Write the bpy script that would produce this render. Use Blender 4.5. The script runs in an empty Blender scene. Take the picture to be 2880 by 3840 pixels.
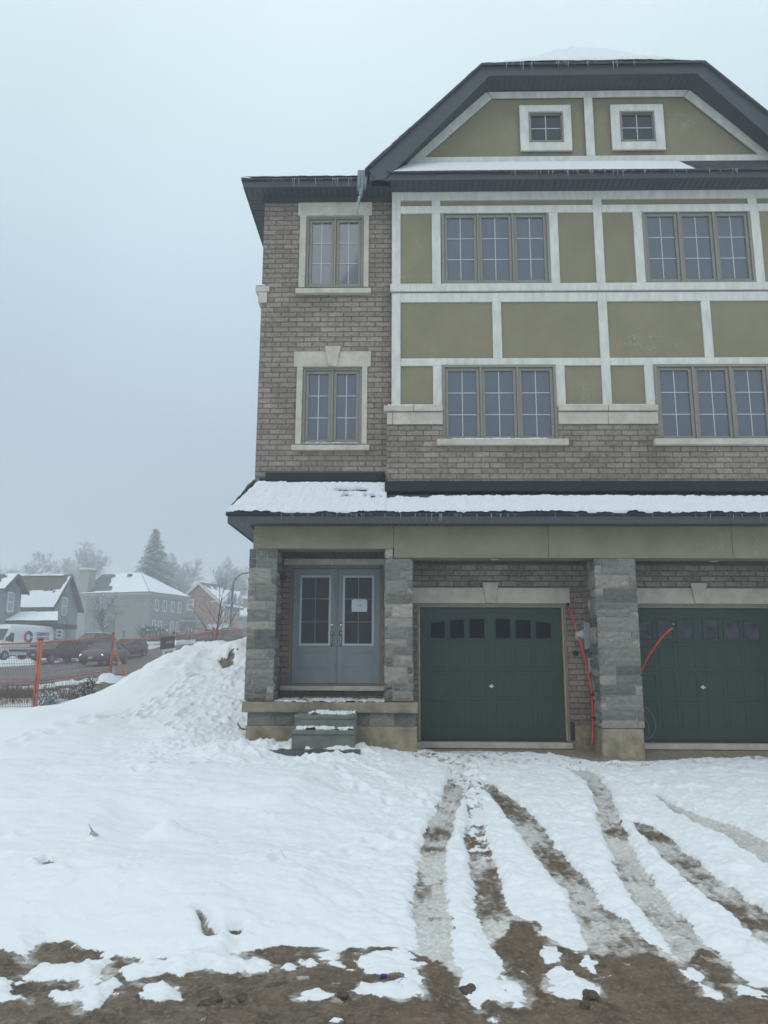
import bpy, bmesh, math, random
import numpy as np
from mathutils import Vector, Matrix
R_ = math.radians
random.seed(7)
rng = np.random.default_rng(11)
sc = bpy.context.scene
COL = sc.collection

# ------------------------------------------------------------------ camera
F_SRC = 2860.0
YAW, PITCH, ROLL = R_(1.14), R_(10.73), R_(0.237)
CAM = Vector((0, 0, 1.36))
fwd = Vector((-math.sin(YAW)*math.cos(PITCH), math.cos(YAW)*math.cos(PITCH), math.sin(PITCH)))
rt0 = Vector((math.cos(YAW), math.sin(YAW), 0)); up0 = rt0.cross(fwd)
rgt = rt0*math.cos(ROLL) + up0*math.sin(ROLL)
upv = -rt0*math.sin(ROLL) + up0*math.cos(ROLL)
cam_d = bpy.data.cameras.new('camera'); cam = bpy.data.objects.new('camera', cam_d); COL.objects.link(cam)
M = Matrix((rgt, upv, -fwd)).transposed().to_4x4(); M.translation = CAM
cam.matrix_world = M
cam_d.sensor_fit = 'VERTICAL'; cam_d.sensor_height = 36.0; cam_d.lens = F_SRC/3840*36.0
cam_d.clip_start = 0.1; cam_d.clip_end = 3000
sc.camera = cam

# ------------------------------------------------------------------ world and sun (overcast, fog)
W = bpy.data.worlds.new('World'); sc.world = W; W.use_nodes = True
nt = W.node_tree; nt.nodes.clear()
out = nt.nodes.new('ShaderNodeOutputWorld')
sky = nt.nodes.new('ShaderNodeTexSky'); sky.sky_type = 'NISHITA'; sky.sun_disc = False
sky.sun_elevation = R_(38); sky.sun_rotation = R_(205); sky.air_density = 1.0; sky.dust_density = 6.0; sky.ozone_density = 1.0
b1 = nt.nodes.new('ShaderNodeBackground'); b1.inputs['Strength'].default_value = 0.06
nt.links.new(sky.outputs['Color'], b1.inputs['Color'])
tc = nt.nodes.new('ShaderNodeTexCoord'); sp = nt.nodes.new('ShaderNodeSeparateXYZ')
nt.links.new(tc.outputs['Generated'], sp.inputs[0])
cr = nt.nodes.new('ShaderNodeValToRGB'); nt.links.new(sp.outputs['Z'], cr.inputs['Fac'])
el = cr.color_ramp.elements
el[0].position = 0.0; el[0].color = (0.44, 0.53, 0.60, 1)
el[1].position = 1.0; el[1].color = (1.12, 1.25, 1.32, 1)
for p, c in ((0.12, (0.48, 0.58, 0.67, 1)), (0.28, (0.52, 0.635, 0.79, 1)), (0.45, (0.62, 0.78, 0.91, 1)), (0.66, (0.80, 0.97, 1.03, 1)), (0.80, (0.98, 1.10, 1.16, 1))):
    e = el.new(p); e.color = c
b2 = nt.nodes.new('ShaderNodeBackground'); b2.inputs['Strength'].default_value = 1.0
cn = nt.nodes.new('ShaderNodeTexNoise'); cn.inputs['Scale'].default_value = 2.2; cn.inputs['Detail'].default_value = 4; nt.links.new(tc.outputs['Generated'], cn.inputs['Vector'])
cm = nt.nodes.new('ShaderNodeMapRange'); cm.inputs[1].default_value = .3; cm.inputs[2].default_value = .7; cm.inputs[3].default_value = .94; cm.inputs[4].default_value = 1.06; nt.links.new(cn.outputs['Fac'], cm.inputs[0])
cv = nt.nodes.new('ShaderNodeVectorMath'); cv.operation = 'SCALE'; nt.links.new(cr.outputs['Color'], cv.inputs[0]); nt.links.new(cm.outputs[0], cv.inputs['Scale'])
nt.links.new(cv.outputs[0], b2.inputs['Color'])
mx = nt.nodes.new('ShaderNodeMixShader'); mx.inputs[0].default_value = 0.9
nt.links.new(b1.outputs[0], mx.inputs[1]); nt.links.new(b2.outputs[0], mx.inputs[2])
nt.links.new(mx.outputs[0], out.inputs['Surface'])
sun_d = bpy.data.lights.new('sun', 'SUN'); sun = bpy.data.objects.new('sun', sun_d); COL.objects.link(sun)
sun_d.energy = 0.4; sun_d.angle = R_(40); sun_d.color = (1.0, 0.96, 0.90)
sun.rotation_euler = (R_(52), 0, R_(-25))
vs = sc.view_settings; vs.view_transform = 'Standard'; vs.look = 'None'; vs.gamma = 1; vs.exposure = 0.0
sc.cycles.max_bounces = 6; sc.cycles.volume_bounces = 2; sc.cycles.diffuse_bounces = 4

# ------------------------------------------------------------------ pixel <-> world (photo measured at 1659 x 2212)
KD = 2880/1659.0
def ray(px, py):
    X = px*KD; Y = py*KD
    return (fwd + rgt*((X-1440)/F_SRC) - upv*((Y-1920)/F_SRC))
def on_y(px, py, Y):
    d = ray(px, py); t = Y/d.y
    p = CAM + d*t
    return p
class Reg:
    def __init__(s, x0, y0, w):
        s.x0 = x0/KD; s.y0 = y0/KD; s.k = w/1659.0/KD
    def __call__(s, x, y): return (s.x0+s.k*x, s.y0+s.k*y)
rA = Reg(0, 1900, 960); r2 = Reg(840, 1900, 800); r3 = Reg(1500, 1900, 800); r4 = Reg(2080, 1900, 800)
r5 = Reg(860, 600, 800); r6 = Reg(860, 1200, 800); r7 = Reg(1400, 700, 1480); r8 = Reg(1340, 180, 1540)
rE = Reg(840, 1760, 800); g4 = Reg(0, 2600, 1000); g5 = Reg(900, 2700, 1000); g6 = Reg(1880, 2700, 1000)
def U(reg, x, y, Y):
    p = on_y(*reg(x, y), Y); return p.x, p.z
def RX(reg, x, y, Y): return U(reg, x, y, Y)[0]
def RZ(reg, x, y, Y): return U(reg, x, y, Y)[1]
def rect(reg, x0, y0, x1, y1, Y):
    ym = (y0+y1)/2; xm = (x0+x1)/2
    return RX(reg, x0, ym, Y), RX(reg, x1, ym, Y), RZ(reg, xm, y1, Y), RZ(reg, xm, y0, Y)   # x0,x1,z0,z1

# ------------------------------------------------------------------ mesh helpers
class MB:
    def __init__(s): s.v = []; s.f = []; s.smooth = False
    def box(s, x0, x1, y0, y1, z0, z1):
        n = len(s.v)
        s.v += [(x0,y0,z0),(x1,y0,z0),(x1,y1,z0),(x0,y1,z0),(x0,y0,z1),(x1,y0,z1),(x1,y1,z1),(x0,y1,z1)]
        s.f += [(n,n+3,n+2,n+1),(n+4,n+5,n+6,n+7),(n,n+1,n+5,n+4),(n+1,n+2,n+6,n+5),(n+2,n+3,n+7,n+6),(n+3,n,n+4,n+7)]
        return s
    def poly(s, pts):
        n = len(s.v); s.v += [tuple(p) for p in pts]; s.f.append(tuple(range(n, n+len(pts)))); return s
    def prism_y(s, pts, y0, y1):        # pts: (x,z) outline, counter-clockwise seen from -y
        n = len(s.v); k = len(pts)
        s.v += [(x, y0, z) for x, z in pts] + [(x, y1, z) for x, z in pts]
        s.f.append(tuple(range(n, n+k))); s.f.append(tuple(range(n+2*k-1, n+k-1, -1)))
        for i in range(k):
            j = (i+1) % k; s.f.append((n+i, n+k+i, n+k+j, n+j))
        return s
    def prism(s, pts, vec):             # arbitrary planar outline extruded by a vector
        n = len(s.v); k = len(pts); vec = Vector(vec)
        s.v += [tuple(Vector(p)) for p in pts] + [tuple(Vector(p)+vec) for p in pts]
        s.f.append(tuple(range(n, n+k))); s.f.append(tuple(range(n+2*k-1, n+k-1, -1)))
        for i in range(k):
            j = (i+1) % k; s.f.append((n+i, n+k+i, n+k+j, n+j))
        return s
    def tube(s, pts, rad, sides=6, caps=True):
        pts = [Vector(p) for p in pts]; n0 = len(s.v); k = len(pts)
        rads = rad if isinstance(rad, (list, tuple)) else [rad]*k
        ref = None
        for i, p in enumerate(pts):
            d = (pts[min(i+1, k-1)] - pts[max(i-1, 0)])
            if d.length < 1e-9: d = Vector((0,0,1))
            d.normalize()
            if ref is None: ref = Vector((0,0,1)) if abs(d.z) < .9 else Vector((1,0,0))
            a = d.cross(ref)
            if a.length < 1e-6: a = d.cross(Vector((0.3,1,0.1)))
            a.normalize(); b = d.cross(a); ref = b.cross(d) if b.cross(d).length > 1e-6 else ref; ref = -b if False else ref
            for j in range(sides):
                t = 2*math.pi*j/sides
                q = p + (a*math.cos(t)+b*math.sin(t))*rads[i]
                s.v.append(tuple(q))
        for i in range(k-1):
            for j in range(sides):
                j2 = (j+1) % sides
                s.f.append((n0+i*sides+j, n0+i*sides+j2, n0+(i+1)*sides+j2, n0+(i+1)*sides+j))
        if caps:
            s.f.append(tuple(n0+j for j in range(sides))[::-1]); s.f.append(tuple(n0+(k-1)*sides+j for j in range(sides)))
        return s
    def disc_stack(s, c, axis, prof, sides=16):   # lathe: prof = [(along, radius)]
        axis = Vector(axis).normalized(); pts = [Vector(c)+axis*a for a, r in prof]
        a = axis.cross(Vector((0,0,1)));
        if a.length < 1e-4: a = axis.cross(Vector((1,0,0)))
        a.normalize(); b = axis.cross(a); n0 = len(s.v); k = len(prof)
        for (al, r), p in zip(prof, pts):
            for j in range(sides):
                t = 2*math.pi*j/sides; s.v.append(tuple(p+(a*math.cos(t)+b*math.sin(t))*r))
        for i in range(k-1):
            for j in range(sides):
                j2 = (j+1) % sides
                s.f.append((n0+i*sides+j, n0+i*sides+j2, n0+(i+1)*sides+j2, n0+(i+1)*sides+j))
        s.f.append(tuple(n0+j for j in range(sides))[::-1]); s.f.append(tuple(n0+(k-1)*sides+j for j in range(sides)))
        return s
    def build(s, name, mat, parent=None, smooth=False, bevel=0, loc=None):
        me = bpy.data.meshes.new(name); me.from_pydata(s.v, [], s.f); me.update()
        o = bpy.data.objects.new(name, me); COL.objects.link(o)
        if mat: me.materials.append(mat)
        bm = bmesh.new(); bm.from_mesh(me); bmesh.ops.recalc_face_normals(bm, faces=bm.faces); bm.to_mesh(me); bm.free()
        if smooth:
            for p in me.polygons: p.use_smooth = True
        if bevel:
            m = o.modifiers.new('bevel', 'BEVEL'); m.width = bevel; m.segments = 2; m.limit_method = 'ANGLE'; m.angle_limit = R_(40)
        if parent:
            o.parent = parent; o.matrix_parent_inverse = parent.matrix_basis.inverted()
        return o
def box(x0, x1, y0, y1, z0, z1): return MB().box(x0, x1, y0, y1, z0, z1)
def tag(o, label=None, cat=None, group=None, kind=None):
    if label: o['label'] = label
    if cat: o['category'] = cat
    if group: o['group'] = group
    if kind: o['kind'] = kind
    return o
def empty(name, loc=(0,0,0), rz=0):
    o = bpy.data.objects.new(name, None); COL.objects.link(o); o.location = loc; o.rotation_euler = (0,0,rz); o.empty_display_size = .2
    return o
def copy_tree(o, parent=None):
    c = o.copy(); COL.objects.link(c)
    if parent: c.parent = parent
    for ch in list(o.children): copy_tree(ch, c)
    return c

# ------------------------------------------------------------------ materials
def nn(nt, t, **kw):
    n = nt.nodes.new(t)
    for k, v in kw.items():
        if k in n.inputs.keys(): n.inputs[k].default_value = v
        else: setattr(n, k, v)
    return n
def base_mat(name):
    m = bpy.data.materials.new(name); m.use_nodes = True; t = m.node_tree
    return m, t, t.nodes['Principled BSDF']
def mat(name, col, rough=.7, metal=0, var=.12, scale=6, bump=0, bscale=60, spec=.5, stretch=None, emit=None, hue=None):
    m, t, b = base_mat(name)
    L = t.links.new
    tcn = nn(t, 'ShaderNodeTexCoord'); mp = nn(t, 'ShaderNodeMapping')
    L(tcn.outputs['Object'], mp.inputs['Vector'])
    if stretch: mp.inputs['Scale'].default_value = stretch
    n1 = nn(t, 'ShaderNodeTexNoise'); n1.inputs['Scale'].default_value = scale; n1.inputs['Detail'].default_value = 6; n1.inputs['Roughness'].default_value = .62
    L(mp.outputs[0], n1.inputs['Vector'])
    mxn = nn(t, 'ShaderNodeMix', data_type='RGBA')
    lo = [max(0, c*(1-var*1.6)) for c in col]; hi = [min(1, c*(1+var*1.3)) for c in col]
    if hue: hi = list(hue)
    mxn.inputs[6].default_value = (*lo, 1); mxn.inputs[7].default_value = (*hi, 1)
    cr = nn(t, 'ShaderNodeMapRange'); cr.inputs[1].default_value = .3; cr.inputs[2].default_value = .7
    L(n1.outputs['Fac'], cr.inputs[0]); L(cr.outputs[0], mxn.inputs[0]); L(mxn.outputs[2], b.inputs['Base Color'])
    b.inputs['Roughness'].default_value = rough; b.inputs['Metallic'].default_value = metal
    b.inputs['Specular IOR Level'].default_value = spec
    if bump:
        n2 = nn(t, 'ShaderNodeTexNoise'); n2.inputs['Scale'].default_value = bscale; n2.inputs['Detail'].default_value = 5
        L(mp.outputs[0], n2.inputs['Vector'])
        bp = nn(t, 'ShaderNodeBump'); bp.inputs['Strength'].default_value = bump; bp.inputs['Distance'].default_value = .02
        L(n2.outputs['Fac'], bp.inputs['Height']); L(bp.outputs[0], b.inputs['Normal'])
    if emit:
        b.inputs['Emission Color'].default_value = (*emit[:3], 1); b.inputs['Emission Strength'].default_value = emit[3]
    return m
def add_scuffs(m, amt=.5, col=(.46,.46,.42)):
    t = m.node_tree; L = t.links.new; b = t.nodes['Principled BSDF']; src = b.inputs['Base Color'].links[0].from_socket
    tcn = nn(t, 'ShaderNodeTexCoord'); n = nn(t, 'ShaderNodeTexNoise'); n.inputs['Scale'].default_value = 2.6; n.inputs['Detail'].default_value = 5; n.inputs['Distortion'].default_value = 1.2
    L(tcn.outputs['Object'], n.inputs['Vector'])
    a = nn(t, 'ShaderNodeMath', operation='SUBTRACT'); L(n.outputs['Fac'], a.inputs[0]); a.inputs[1].default_value = .5
    ab = nn(t, 'ShaderNodeMath', operation='ABSOLUTE'); L(a.outputs[0], ab.inputs[0])
    r = nn(t, 'ShaderNodeMapRange'); r.inputs[1].default_value = .008; r.inputs[2].default_value = 0; r.inputs[3].default_value = 0; r.inputs[4].default_value = 1; L(ab.outputs[0], r.inputs[0])
    n2 = nn(t, 'ShaderNodeTexNoise'); n2.inputs['Scale'].default_value = 1.1; n2.inputs['Detail'].default_value = 3; L(tcn.outputs['Object'], n2.inputs['Vector'])
    r2_ = nn(t, 'ShaderNodeMapRange'); r2_.inputs[1].default_value = .54; r2_.inputs[2].default_value = .66; L(n2.outputs['Fac'], r2_.inputs[0])
    n3 = nn(t, 'ShaderNodeTexNoise'); n3.inputs['Scale'].default_value = 90; L(tcn.outputs['Object'], n3.inputs['Vector'])
    mu = nn(t, 'ShaderNodeMath', operation='MULTIPLY'); L(r.outputs[0], mu.inputs[0]); L(r2_.outputs[0], mu.inputs[1])
    mu3 = nn(t, 'ShaderNodeMath', operation='MULTIPLY'); L(mu.outputs[0], mu3.inputs[0]); L(n3.outputs['Fac'], mu3.inputs[1])
    mu2 = nn(t, 'ShaderNodeMath', operation='MULTIPLY'); L(mu3.outputs[0], mu2.inputs[0]); mu2.inputs[1].default_value = amt*2; mu2.use_clamp = True
    mx_ = nn(t, 'ShaderNodeMix', data_type='RGBA'); L(mu2.outputs[0], mx_.inputs[0]); L(src, mx_.inputs[6]); mx_.inputs[7].default_value = (*col, 1); L(mx_.outputs[2], b.inputs['Base Color'])
def brick_mat(name, side=False, c1=(.290,.243,.205), c2=(.200,.167,.142), mort=(.128,.112,.098), w=.267, h=.0905, ms=.0095):
    m, t, b = base_mat(name); L = t.links.new
    tcn = nn(t, 'ShaderNodeTexCoord'); s = nn(t, 'ShaderNodeSeparateXYZ'); c = nn(t, 'ShaderNodeCombineXYZ')
    L(tcn.outputs['Object'], s.inputs[0]); L(s.outputs[1 if side else 0], c.inputs[0]); L(s.outputs[2], c.inputs[1])
    # slight wobble of the courses
    nz = nn(t, 'ShaderNodeTexNoise'); nz.inputs['Scale'].default_value = 2.5; L(c.outputs[0], nz.inputs['Vector'])
    ad = nn(t, 'ShaderNodeVectorMath', operation='MULTIPLY_ADD'); ad.inputs[1].default_value = (.02,.012,0)
    L(nz.outputs['Color'], ad.inputs[0]); L(c.outputs[0], ad.inputs[2])
    bt = nn(t, 'ShaderNodeTexBrick'); bt.offset = .5; bt.squash = 1.0
    bt.inputs['Scale'].default_value = 1.0; bt.inputs['Brick Width'].default_value = w; bt.inputs['Row Height'].default_value = h
    bt.inputs['Mortar Size'].default_value = ms; bt.inputs['Mortar Smooth'].default_value = .25; bt.inputs['Bias'].default_value = -.1
    bt.inputs['Color1'].default_value = (*c1,1); bt.inputs['Color2'].default_value = (*c2,1); bt.inputs['Mortar'].default_value = (*mort,1)
    L(ad.outputs[0], bt.inputs['Vector'])
    n1 = nn(t, 'ShaderNodeTexNoise'); n1.inputs['Scale'].default_value = 1.3; n1.inputs['Detail'].default_value = 8; n1.inputs['Roughness'].default_value = .7
    L(tcn.outputs['Object'], n1.inputs['Vector'])
    mr = nn(t, 'ShaderNodeMapRange'); mr.inputs[1].default_value=.3; mr.inputs[2].default_value=.7; mr.inputs[3].default_value=.72; mr.inputs[4].default_value=1.25
    L(n1.outputs['Fac'], mr.inputs[0])
    n3 = nn(t, 'ShaderNodeTexNoise'); n3.inputs['Scale'].default_value = 22; n3.inputs['Detail'].default_value = 4
    L(tcn.outputs['Object'], n3.inputs['Vector'])
    mr3 = nn(t, 'ShaderNodeMapRange'); mr3.inputs[1].default_value=.3; mr3.inputs[2].default_value=.7; mr3.inputs[3].default_value=.8; mr3.inputs[4].default_value=1.2
    L(n3.outputs['Fac'], mr3.inputs[0])
    mu = nn(t, 'ShaderNodeMath', operation='MULTIPLY'); L(mr.outputs[0], mu.inputs[0]); L(mr3.outputs[0], mu.inputs[1])
    vm = nn(t, 'ShaderNodeVectorMath', operation='SCALE'); L(bt.outputs['Color'], vm.inputs[0]); L(mu.outputs[0], vm.inputs['Scale'])
    L(vm.outputs[0], b.inputs['Base Color'])
    b.inputs['Roughness'].default_value = .9; b.inputs['Specular IOR Level'].default_value = .25
    hm = nn(t, 'ShaderNodeMath', operation='SUBTRACT'); hm.inputs[0].default_value = 1; L(bt.outputs['Fac'], hm.inputs[1])
    h2 = nn(t, 'ShaderNodeMath', operation='MULTIPLY_ADD'); L(n3.outputs['Fac'], h2.inputs[0]); h2.inputs[1].default_value=.35; L(hm.outputs[0], h2.inputs[2])
    bp = nn(t, 'ShaderNodeBump'); bp.inputs['Strength'].default_value=.8; bp.inputs['Distance'].default_value=.012
    L(h2.outputs[0], bp.inputs['Height']); L(bp.outputs[0], b.inputs['Normal'])
    return m
def attr_stone(name, tone=1.0):
    m, t, b = base_mat(name); L = t.links.new
    at = nn(t, 'ShaderNodeAttribute'); at.attribute_name = 'rnd'
    tcn = nn(t, 'ShaderNodeTexCoord')
    cr = nn(t, 'ShaderNodeValToRGB'); e = cr.color_ramp.elements
    e[0].color = (.12*tone,.125*tone,.12*tone,1); e[1].color = (.36*tone,.33*tone,.28*tone,1)
    q = e.new(.5); q.color = (.22*tone,.215*tone,.195*tone,1)
    L(at.outputs['Fac'], cr.inputs[0])
    mp = nn(t, 'ShaderNodeMapping'); mp.inputs['Scale'].default_value = (1,1,2.2); L(tcn.outputs['Object'], mp.inputs[0])
    n1 = nn(t, 'ShaderNodeTexNoise'); n1.inputs['Scale'].default_value = 9; n1.inputs['Detail'].default_value = 9; n1.inputs['Roughness'].default_value=.7
    L(mp.outputs[0], n1.inputs['Vector'])
    mr = nn(t, 'ShaderNodeMapRange'); mr.inputs[1].default_value=.3; mr.inputs[2].default_value=.72; mr.inputs[3].default_value=.62; mr.inputs[4].default_value=1.38
    L(n1.outputs['Fac'], mr.inputs[0])
    vm = nn(t, 'ShaderNodeVectorMath', operation='SCALE'); L(cr.outputs[0], vm.inputs[0]); L(mr.outputs[0], vm.inputs['Scale'])
    L(vm.outputs[0], b.inputs['Base Color']); b.inputs['Roughness'].default_value=.88; b.inputs['Specular IOR Level'].default_value=.3
    bp = nn(t, 'ShaderNodeBump'); bp.inputs['Strength'].default_value=.7; bp.inputs['Distance'].default_value=.03
    L(n1.outputs['Fac'], bp.inputs['Height']); L(bp.outputs[0], b.inputs['Normal'])
    return m
def glass_mat(name, col=(.06,.075,.10), ior=1.9, rough=.04):
    m, t, b = base_mat(name); L = t.links.new
    b.inputs['Base Color'].default_value = (*col,1); b.inputs['Roughness'].default_value = rough
    b.inputs['IOR'].default_value = ior; b.inputs['Specular IOR Level'].default_value = .5
    tcn = nn(t, 'ShaderNodeTexCoord'); n = nn(t, 'ShaderNodeTexNoise'); n.inputs['Scale'].default_value = 1.6; n.inputs['Detail'].default_value = 1
    L(tcn.outputs['Object'], n.inputs['Vector'])
    bp = nn(t, 'ShaderNodeBump'); bp.inputs['Strength'].default_value=.025; bp.inputs['Distance'].default_value=.05
    L(n.outputs['Fac'], bp.inputs['Height']); L(bp.outputs[0], b.inputs['Normal'])
    return m
def snow_mat(name, col=(.84,.87,.90), bscale=35, bump=.35, dist=.02):
    m, t, b = base_mat(name); L = t.links.new
    tcn = nn(t, 'ShaderNodeTexCoord')
    n = nn(t, 'ShaderNodeTexNoise'); n.inputs['Scale'].default_value = bscale; n.inputs['Detail'].default_value = 7; n.inputs['Roughness'].default_value=.65
    L(tcn.outputs['Object'], n.inputs['Vector'])
    b.inputs['Base Color'].default_value = (*col,1); b.inputs['Roughness'].default_value=.75; b.inputs['Specular IOR Level'].default_value=.25
    bp = nn(t, 'ShaderNodeBump'); bp.inputs['Strength'].default_value=bump; bp.inputs['Distance'].default_value=dist
    L(n.outputs['Fac'], bp.inputs['Height']); L(bp.outputs[0], b.inputs['Normal'])
    return m

m_brick = brick_mat('brown_brick'); m_brick_s = brick_mat('brown_brick_side', side=True)
m_olive = mat('olive_stucco_board', (.240,.216,.140), .85, var=.06, scale=2.2, bump=.12, bscale=140)
m_olive2 = mat('olive_beam_board', (.225,.205,.135), .8, var=.13, scale=1.6, bump=.10, bscale=90)
add_scuffs(m_olive, .45); add_scuffs(m_olive2, .5)
m_trim = mat('pale_trim_board', (.63,.63,.58), .75, var=.10, scale=3, bump=.15, bscale=40, stretch=(3,3,1))
m_cast = mat('cast_stone', (.52,.48,.41), .85, var=.12, scale=5, bump=.15, bscale=120)
m_wframe = mat('taupe_window_frame', (.235,.225,.190), .5, var=.05)
m_muntin = mat('pale_muntin', (.50,.52,.49), .5, var=.03)
m_glass = glass_mat('window_glass', (.080,.096,.128))
m_gglass = glass_mat('gable_window_glass', (.018,.024,.034), 1.6)
m_dglass = glass_mat('dark_glass', (.018,.022,.03), 1.5)
m_fascia = mat('slate_blue_aluminium', (.050,.060,.068), .55, var=.05, scale=2)
m_soffit = mat('slate_soffit', (.050,.060,.070), .55, var=.06, scale=3)
m_gap = mat('soffit_groove', (.018,.02,.024), .8)
m_flash = mat('dark_flashing', (.016,.021,.030), .6, var=.1, scale=3, spec=.25)
m_shingle = mat('dark_shingles', (.055,.06,.065), .9, var=.35, scale=9, bump=.5, bscale=40)
m_stone = attr_stone('grey_ashlar_stone'); m_mortar = mat('stone_mortar', (.42,.40,.35), .9, var=.15, scale=12, bump=.3)
m_conc = mat('tan_concrete', (.30,.255,.18), .9, var=.28, scale=5, bump=.4, bscale=35)
m_slab = mat('slab_concrete', (.25,.21,.145), .85, var=.3, scale=3.5, bump=.3, bscale=45)
m_precast = mat('grey_precast', (.165,.175,.155), .75, var=.18, scale=6, bump=.3, bscale=50)
m_door = mat('grey_primed_door', (.235,.265,.285), .5, var=.07, scale=4)
m_doorw = mat('white_glazing_frame', (.52,.56,.58), .45, var=.04)
m_jamb = mat('brown_jamb', (.20,.185,.155), .6, var=.1)
m_wood = mat('raw_timber', (.48,.36,.20), .7, var=.2, scale=8, stretch=(8,8,1))
m_gar = mat('dark_green_garage_steel', (.016,.037,.029), .50, var=.06, scale=3, bump=.05, bscale=50)
m_garw = glass_mat('garage_glass', (.002,.003,.009), 1.25, .03)
m_film = mat('filmed_garage_glass', (.030,.033,.040), .25, var=.7, scale=7)
m_chrome = mat('satin_nickel', (.55,.55,.53), .25, 1.0, var=.05)
m_black = mat('black_plastic', (.015,.015,.017), .5)
m_meter = mat('grey_enamel', (.24,.27,.27), .45, var=.06)
m_red = mat('red_conduit', (.60,.055,.030), .45, var=.12, scale=9)
m_pvc = mat('grey_pvc', (.16,.18,.20), .5)
m_paper = mat('white_paper', (.70,.74,.80), .8, var=.02)
m_tape = mat('blue_tape', (.02,.14,.38), .6)
m_ink = mat('pencil_grey', (.30,.32,.36), .8)
m_snow = snow_mat('roof_snow', bscale=55, bump=.6, dist=.03)
m_snowf = snow_mat('far_snow', (.80,.84,.88), 8, .3)
m_ice, _t, _b = base_mat('ice'); _b.inputs['Base Color'].default_value=(.75,.85,.9,1); _b.inputs['Roughness'].default_value=.12; _b.inputs['Transmission Weight'].default_value=.75; _b.inputs['IOR'].default_value=1.31
# ================================================================== TOWNHOUSE
YP, YR, YL, YG, YD = 12.0, 12.0, 12.15, 12.9, 13.2      # porch beam, stucco wall, left brick wall, garage wall, entry wall
YE, YU = 11.65, 11.62                                     # lower eave front, upper eave front
XE = 9.6                                                  # building carried on past the frame to here
ZB = 0.0
house = empty('townhouse', (2.5, 12.0, 0.0))
tag(house, 'large three-storey brown brick and olive stucco townhouse with two dark garage doors', 'house')
H = house
def sym(reg, x0, y0, x1, y1, Y, dep, name, m, parent=None, bevel=.004, ylo=0):
    X0, X1, Z0, Z1 = rect(reg, x0, y0, x1, y1, Y)
    return box(X0, X1, Y, Y+dep, Z0, Z1).build(name, m, parent or H, bevel=bevel)

XL = RX(r6, 200, 1180, YL)                 # left corner of the upper brick block
XLB = RX(r2, 165, 1200, YP)                # left face of the entry pillar
XS = RX(r7, 80, 500, YR)                   # left edge of the stucco block
XB = RX(r7, 57, 1100, 11.93)               # left edge of the lower brick band of the stucco block
z_sof = RZ(r7, 800, 20, YR)                # soffit level above the stucco wall
z_solL = RZ(r5, 700, 270, YL)
z_wb = RZ(r7, 800, 1238, 11.93)            # bottom of right brick band
z_wbL = RZ(r6, 700, 1186, YL)
zE1 = RZ(r2, 800, 62, YE); zE0 = RZ(r2, 800, 128, YE)   # lower eave fascia top/bottom
z_beam1 = RZ(r2, 700, 158, YP)
z_bL = RZ(r2, 700, 326, YP); z_bR = RZ(r3, 800, 398, YP)
x_seam = RX(r2, 1320, 300, YP)
z_slab1 = RZ(r2, 800, 1522, 11.86); z_slab0 = RZ(r2, 800, 1603, 11.86)
XG_end = XE
# --- brick walls --------------------------------------------------
# left block: front wall with two window holes, built from strips round the openings
wA = rect(r5, 545, 430, 1085, 993, YL); wB = rect(r6, 520, 362, 1072, 968, YL)
def wall_with_holes(mb, x0, x1, z0, z1, y0, y1, holes):
    xs = sorted(set([x0, x1]+[h[0] for h in holes]+[h[1] for h in holes])); xs = [x for x in xs if x0 <= x <= x1]
    for a, b in zip(xs[:-1], xs[1:]):
        mid = (a+b)/2; cuts = sorted([(h[2], h[3]) for h in holes if h[0] <= mid <= h[1]]); z = z0
        for c0, c1 in cuts:
            if c0 > z: mb.box(a, b, y0, y1, z, c0)
            z = max(z, c1)
        if z < z1: mb.box(a, b, y0, y1, z, z1)
mb = MB(); wall_with_holes(mb, XL, XS+.05, z_wbL-.35, z_solL+.02, YL, YL+.2, [wA, wB]); mb.build('front_brick_wall', m_brick, H)
box(XL+.001, XL+.2, YL+.202, YL+10, -.3, z_solL+.02).build('side_brick_wall', m_brick_s, H)
# right block: brick band under the stone sill
w3 = rect(r7, 290, 752, 770, 1070, YR); w4 = rect(r7, 1185, 744, 1692, 1064, YR)
XM = RX(r7, 961, 480, YR)                   # party line
w4 = (w4[0], w4[0]+(w3[1]-w3[0]), w3[2], w3[3])
z_cap1 = RZ(r7, 160, 930, YR); z_cap0 = RZ(r7, 160, 953, YR); z_st0 = RZ(r7, 160, 1001, 11.93)
w1 = rect(r7, 287, 105, 742, 408, YR); w2 = rect(r7, 1135, 103, 1612, 400, YR)
w2 = (w2[0], w2[0]+(w1[1]-w1[0]), w1[2], w1[3])
mb = MB(); wall_with_holes(mb, XB, XE, z_wb, z_st0, 11.93, 12.2, [w3, w4]); mb.build('brick_band', m_brick, H)
mb = MB(); wall_with_holes(mb, XS+.01, XE, z_st0+.001, z_sof+.02, YR+.012, YR+.18, [w1, w2, w3, w4]); mb.build('stucco_wall', m_olive, H)
box(XE-.2, XE-.001, YL, YL+10, -.3, z_sof).build('side_brick_wall', m_brick_s, H)
box(XL+.2, XE-.2, YL+9.8, YL+9.99, -.3, z_sof).build('rear_brick_wall', m_brick, H)
# return of the projecting stucco block
box(XS+.012, XS+.2, YR+.18, YL, z_st0, z_sof).build('stucco_return', m_olive, H)
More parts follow.
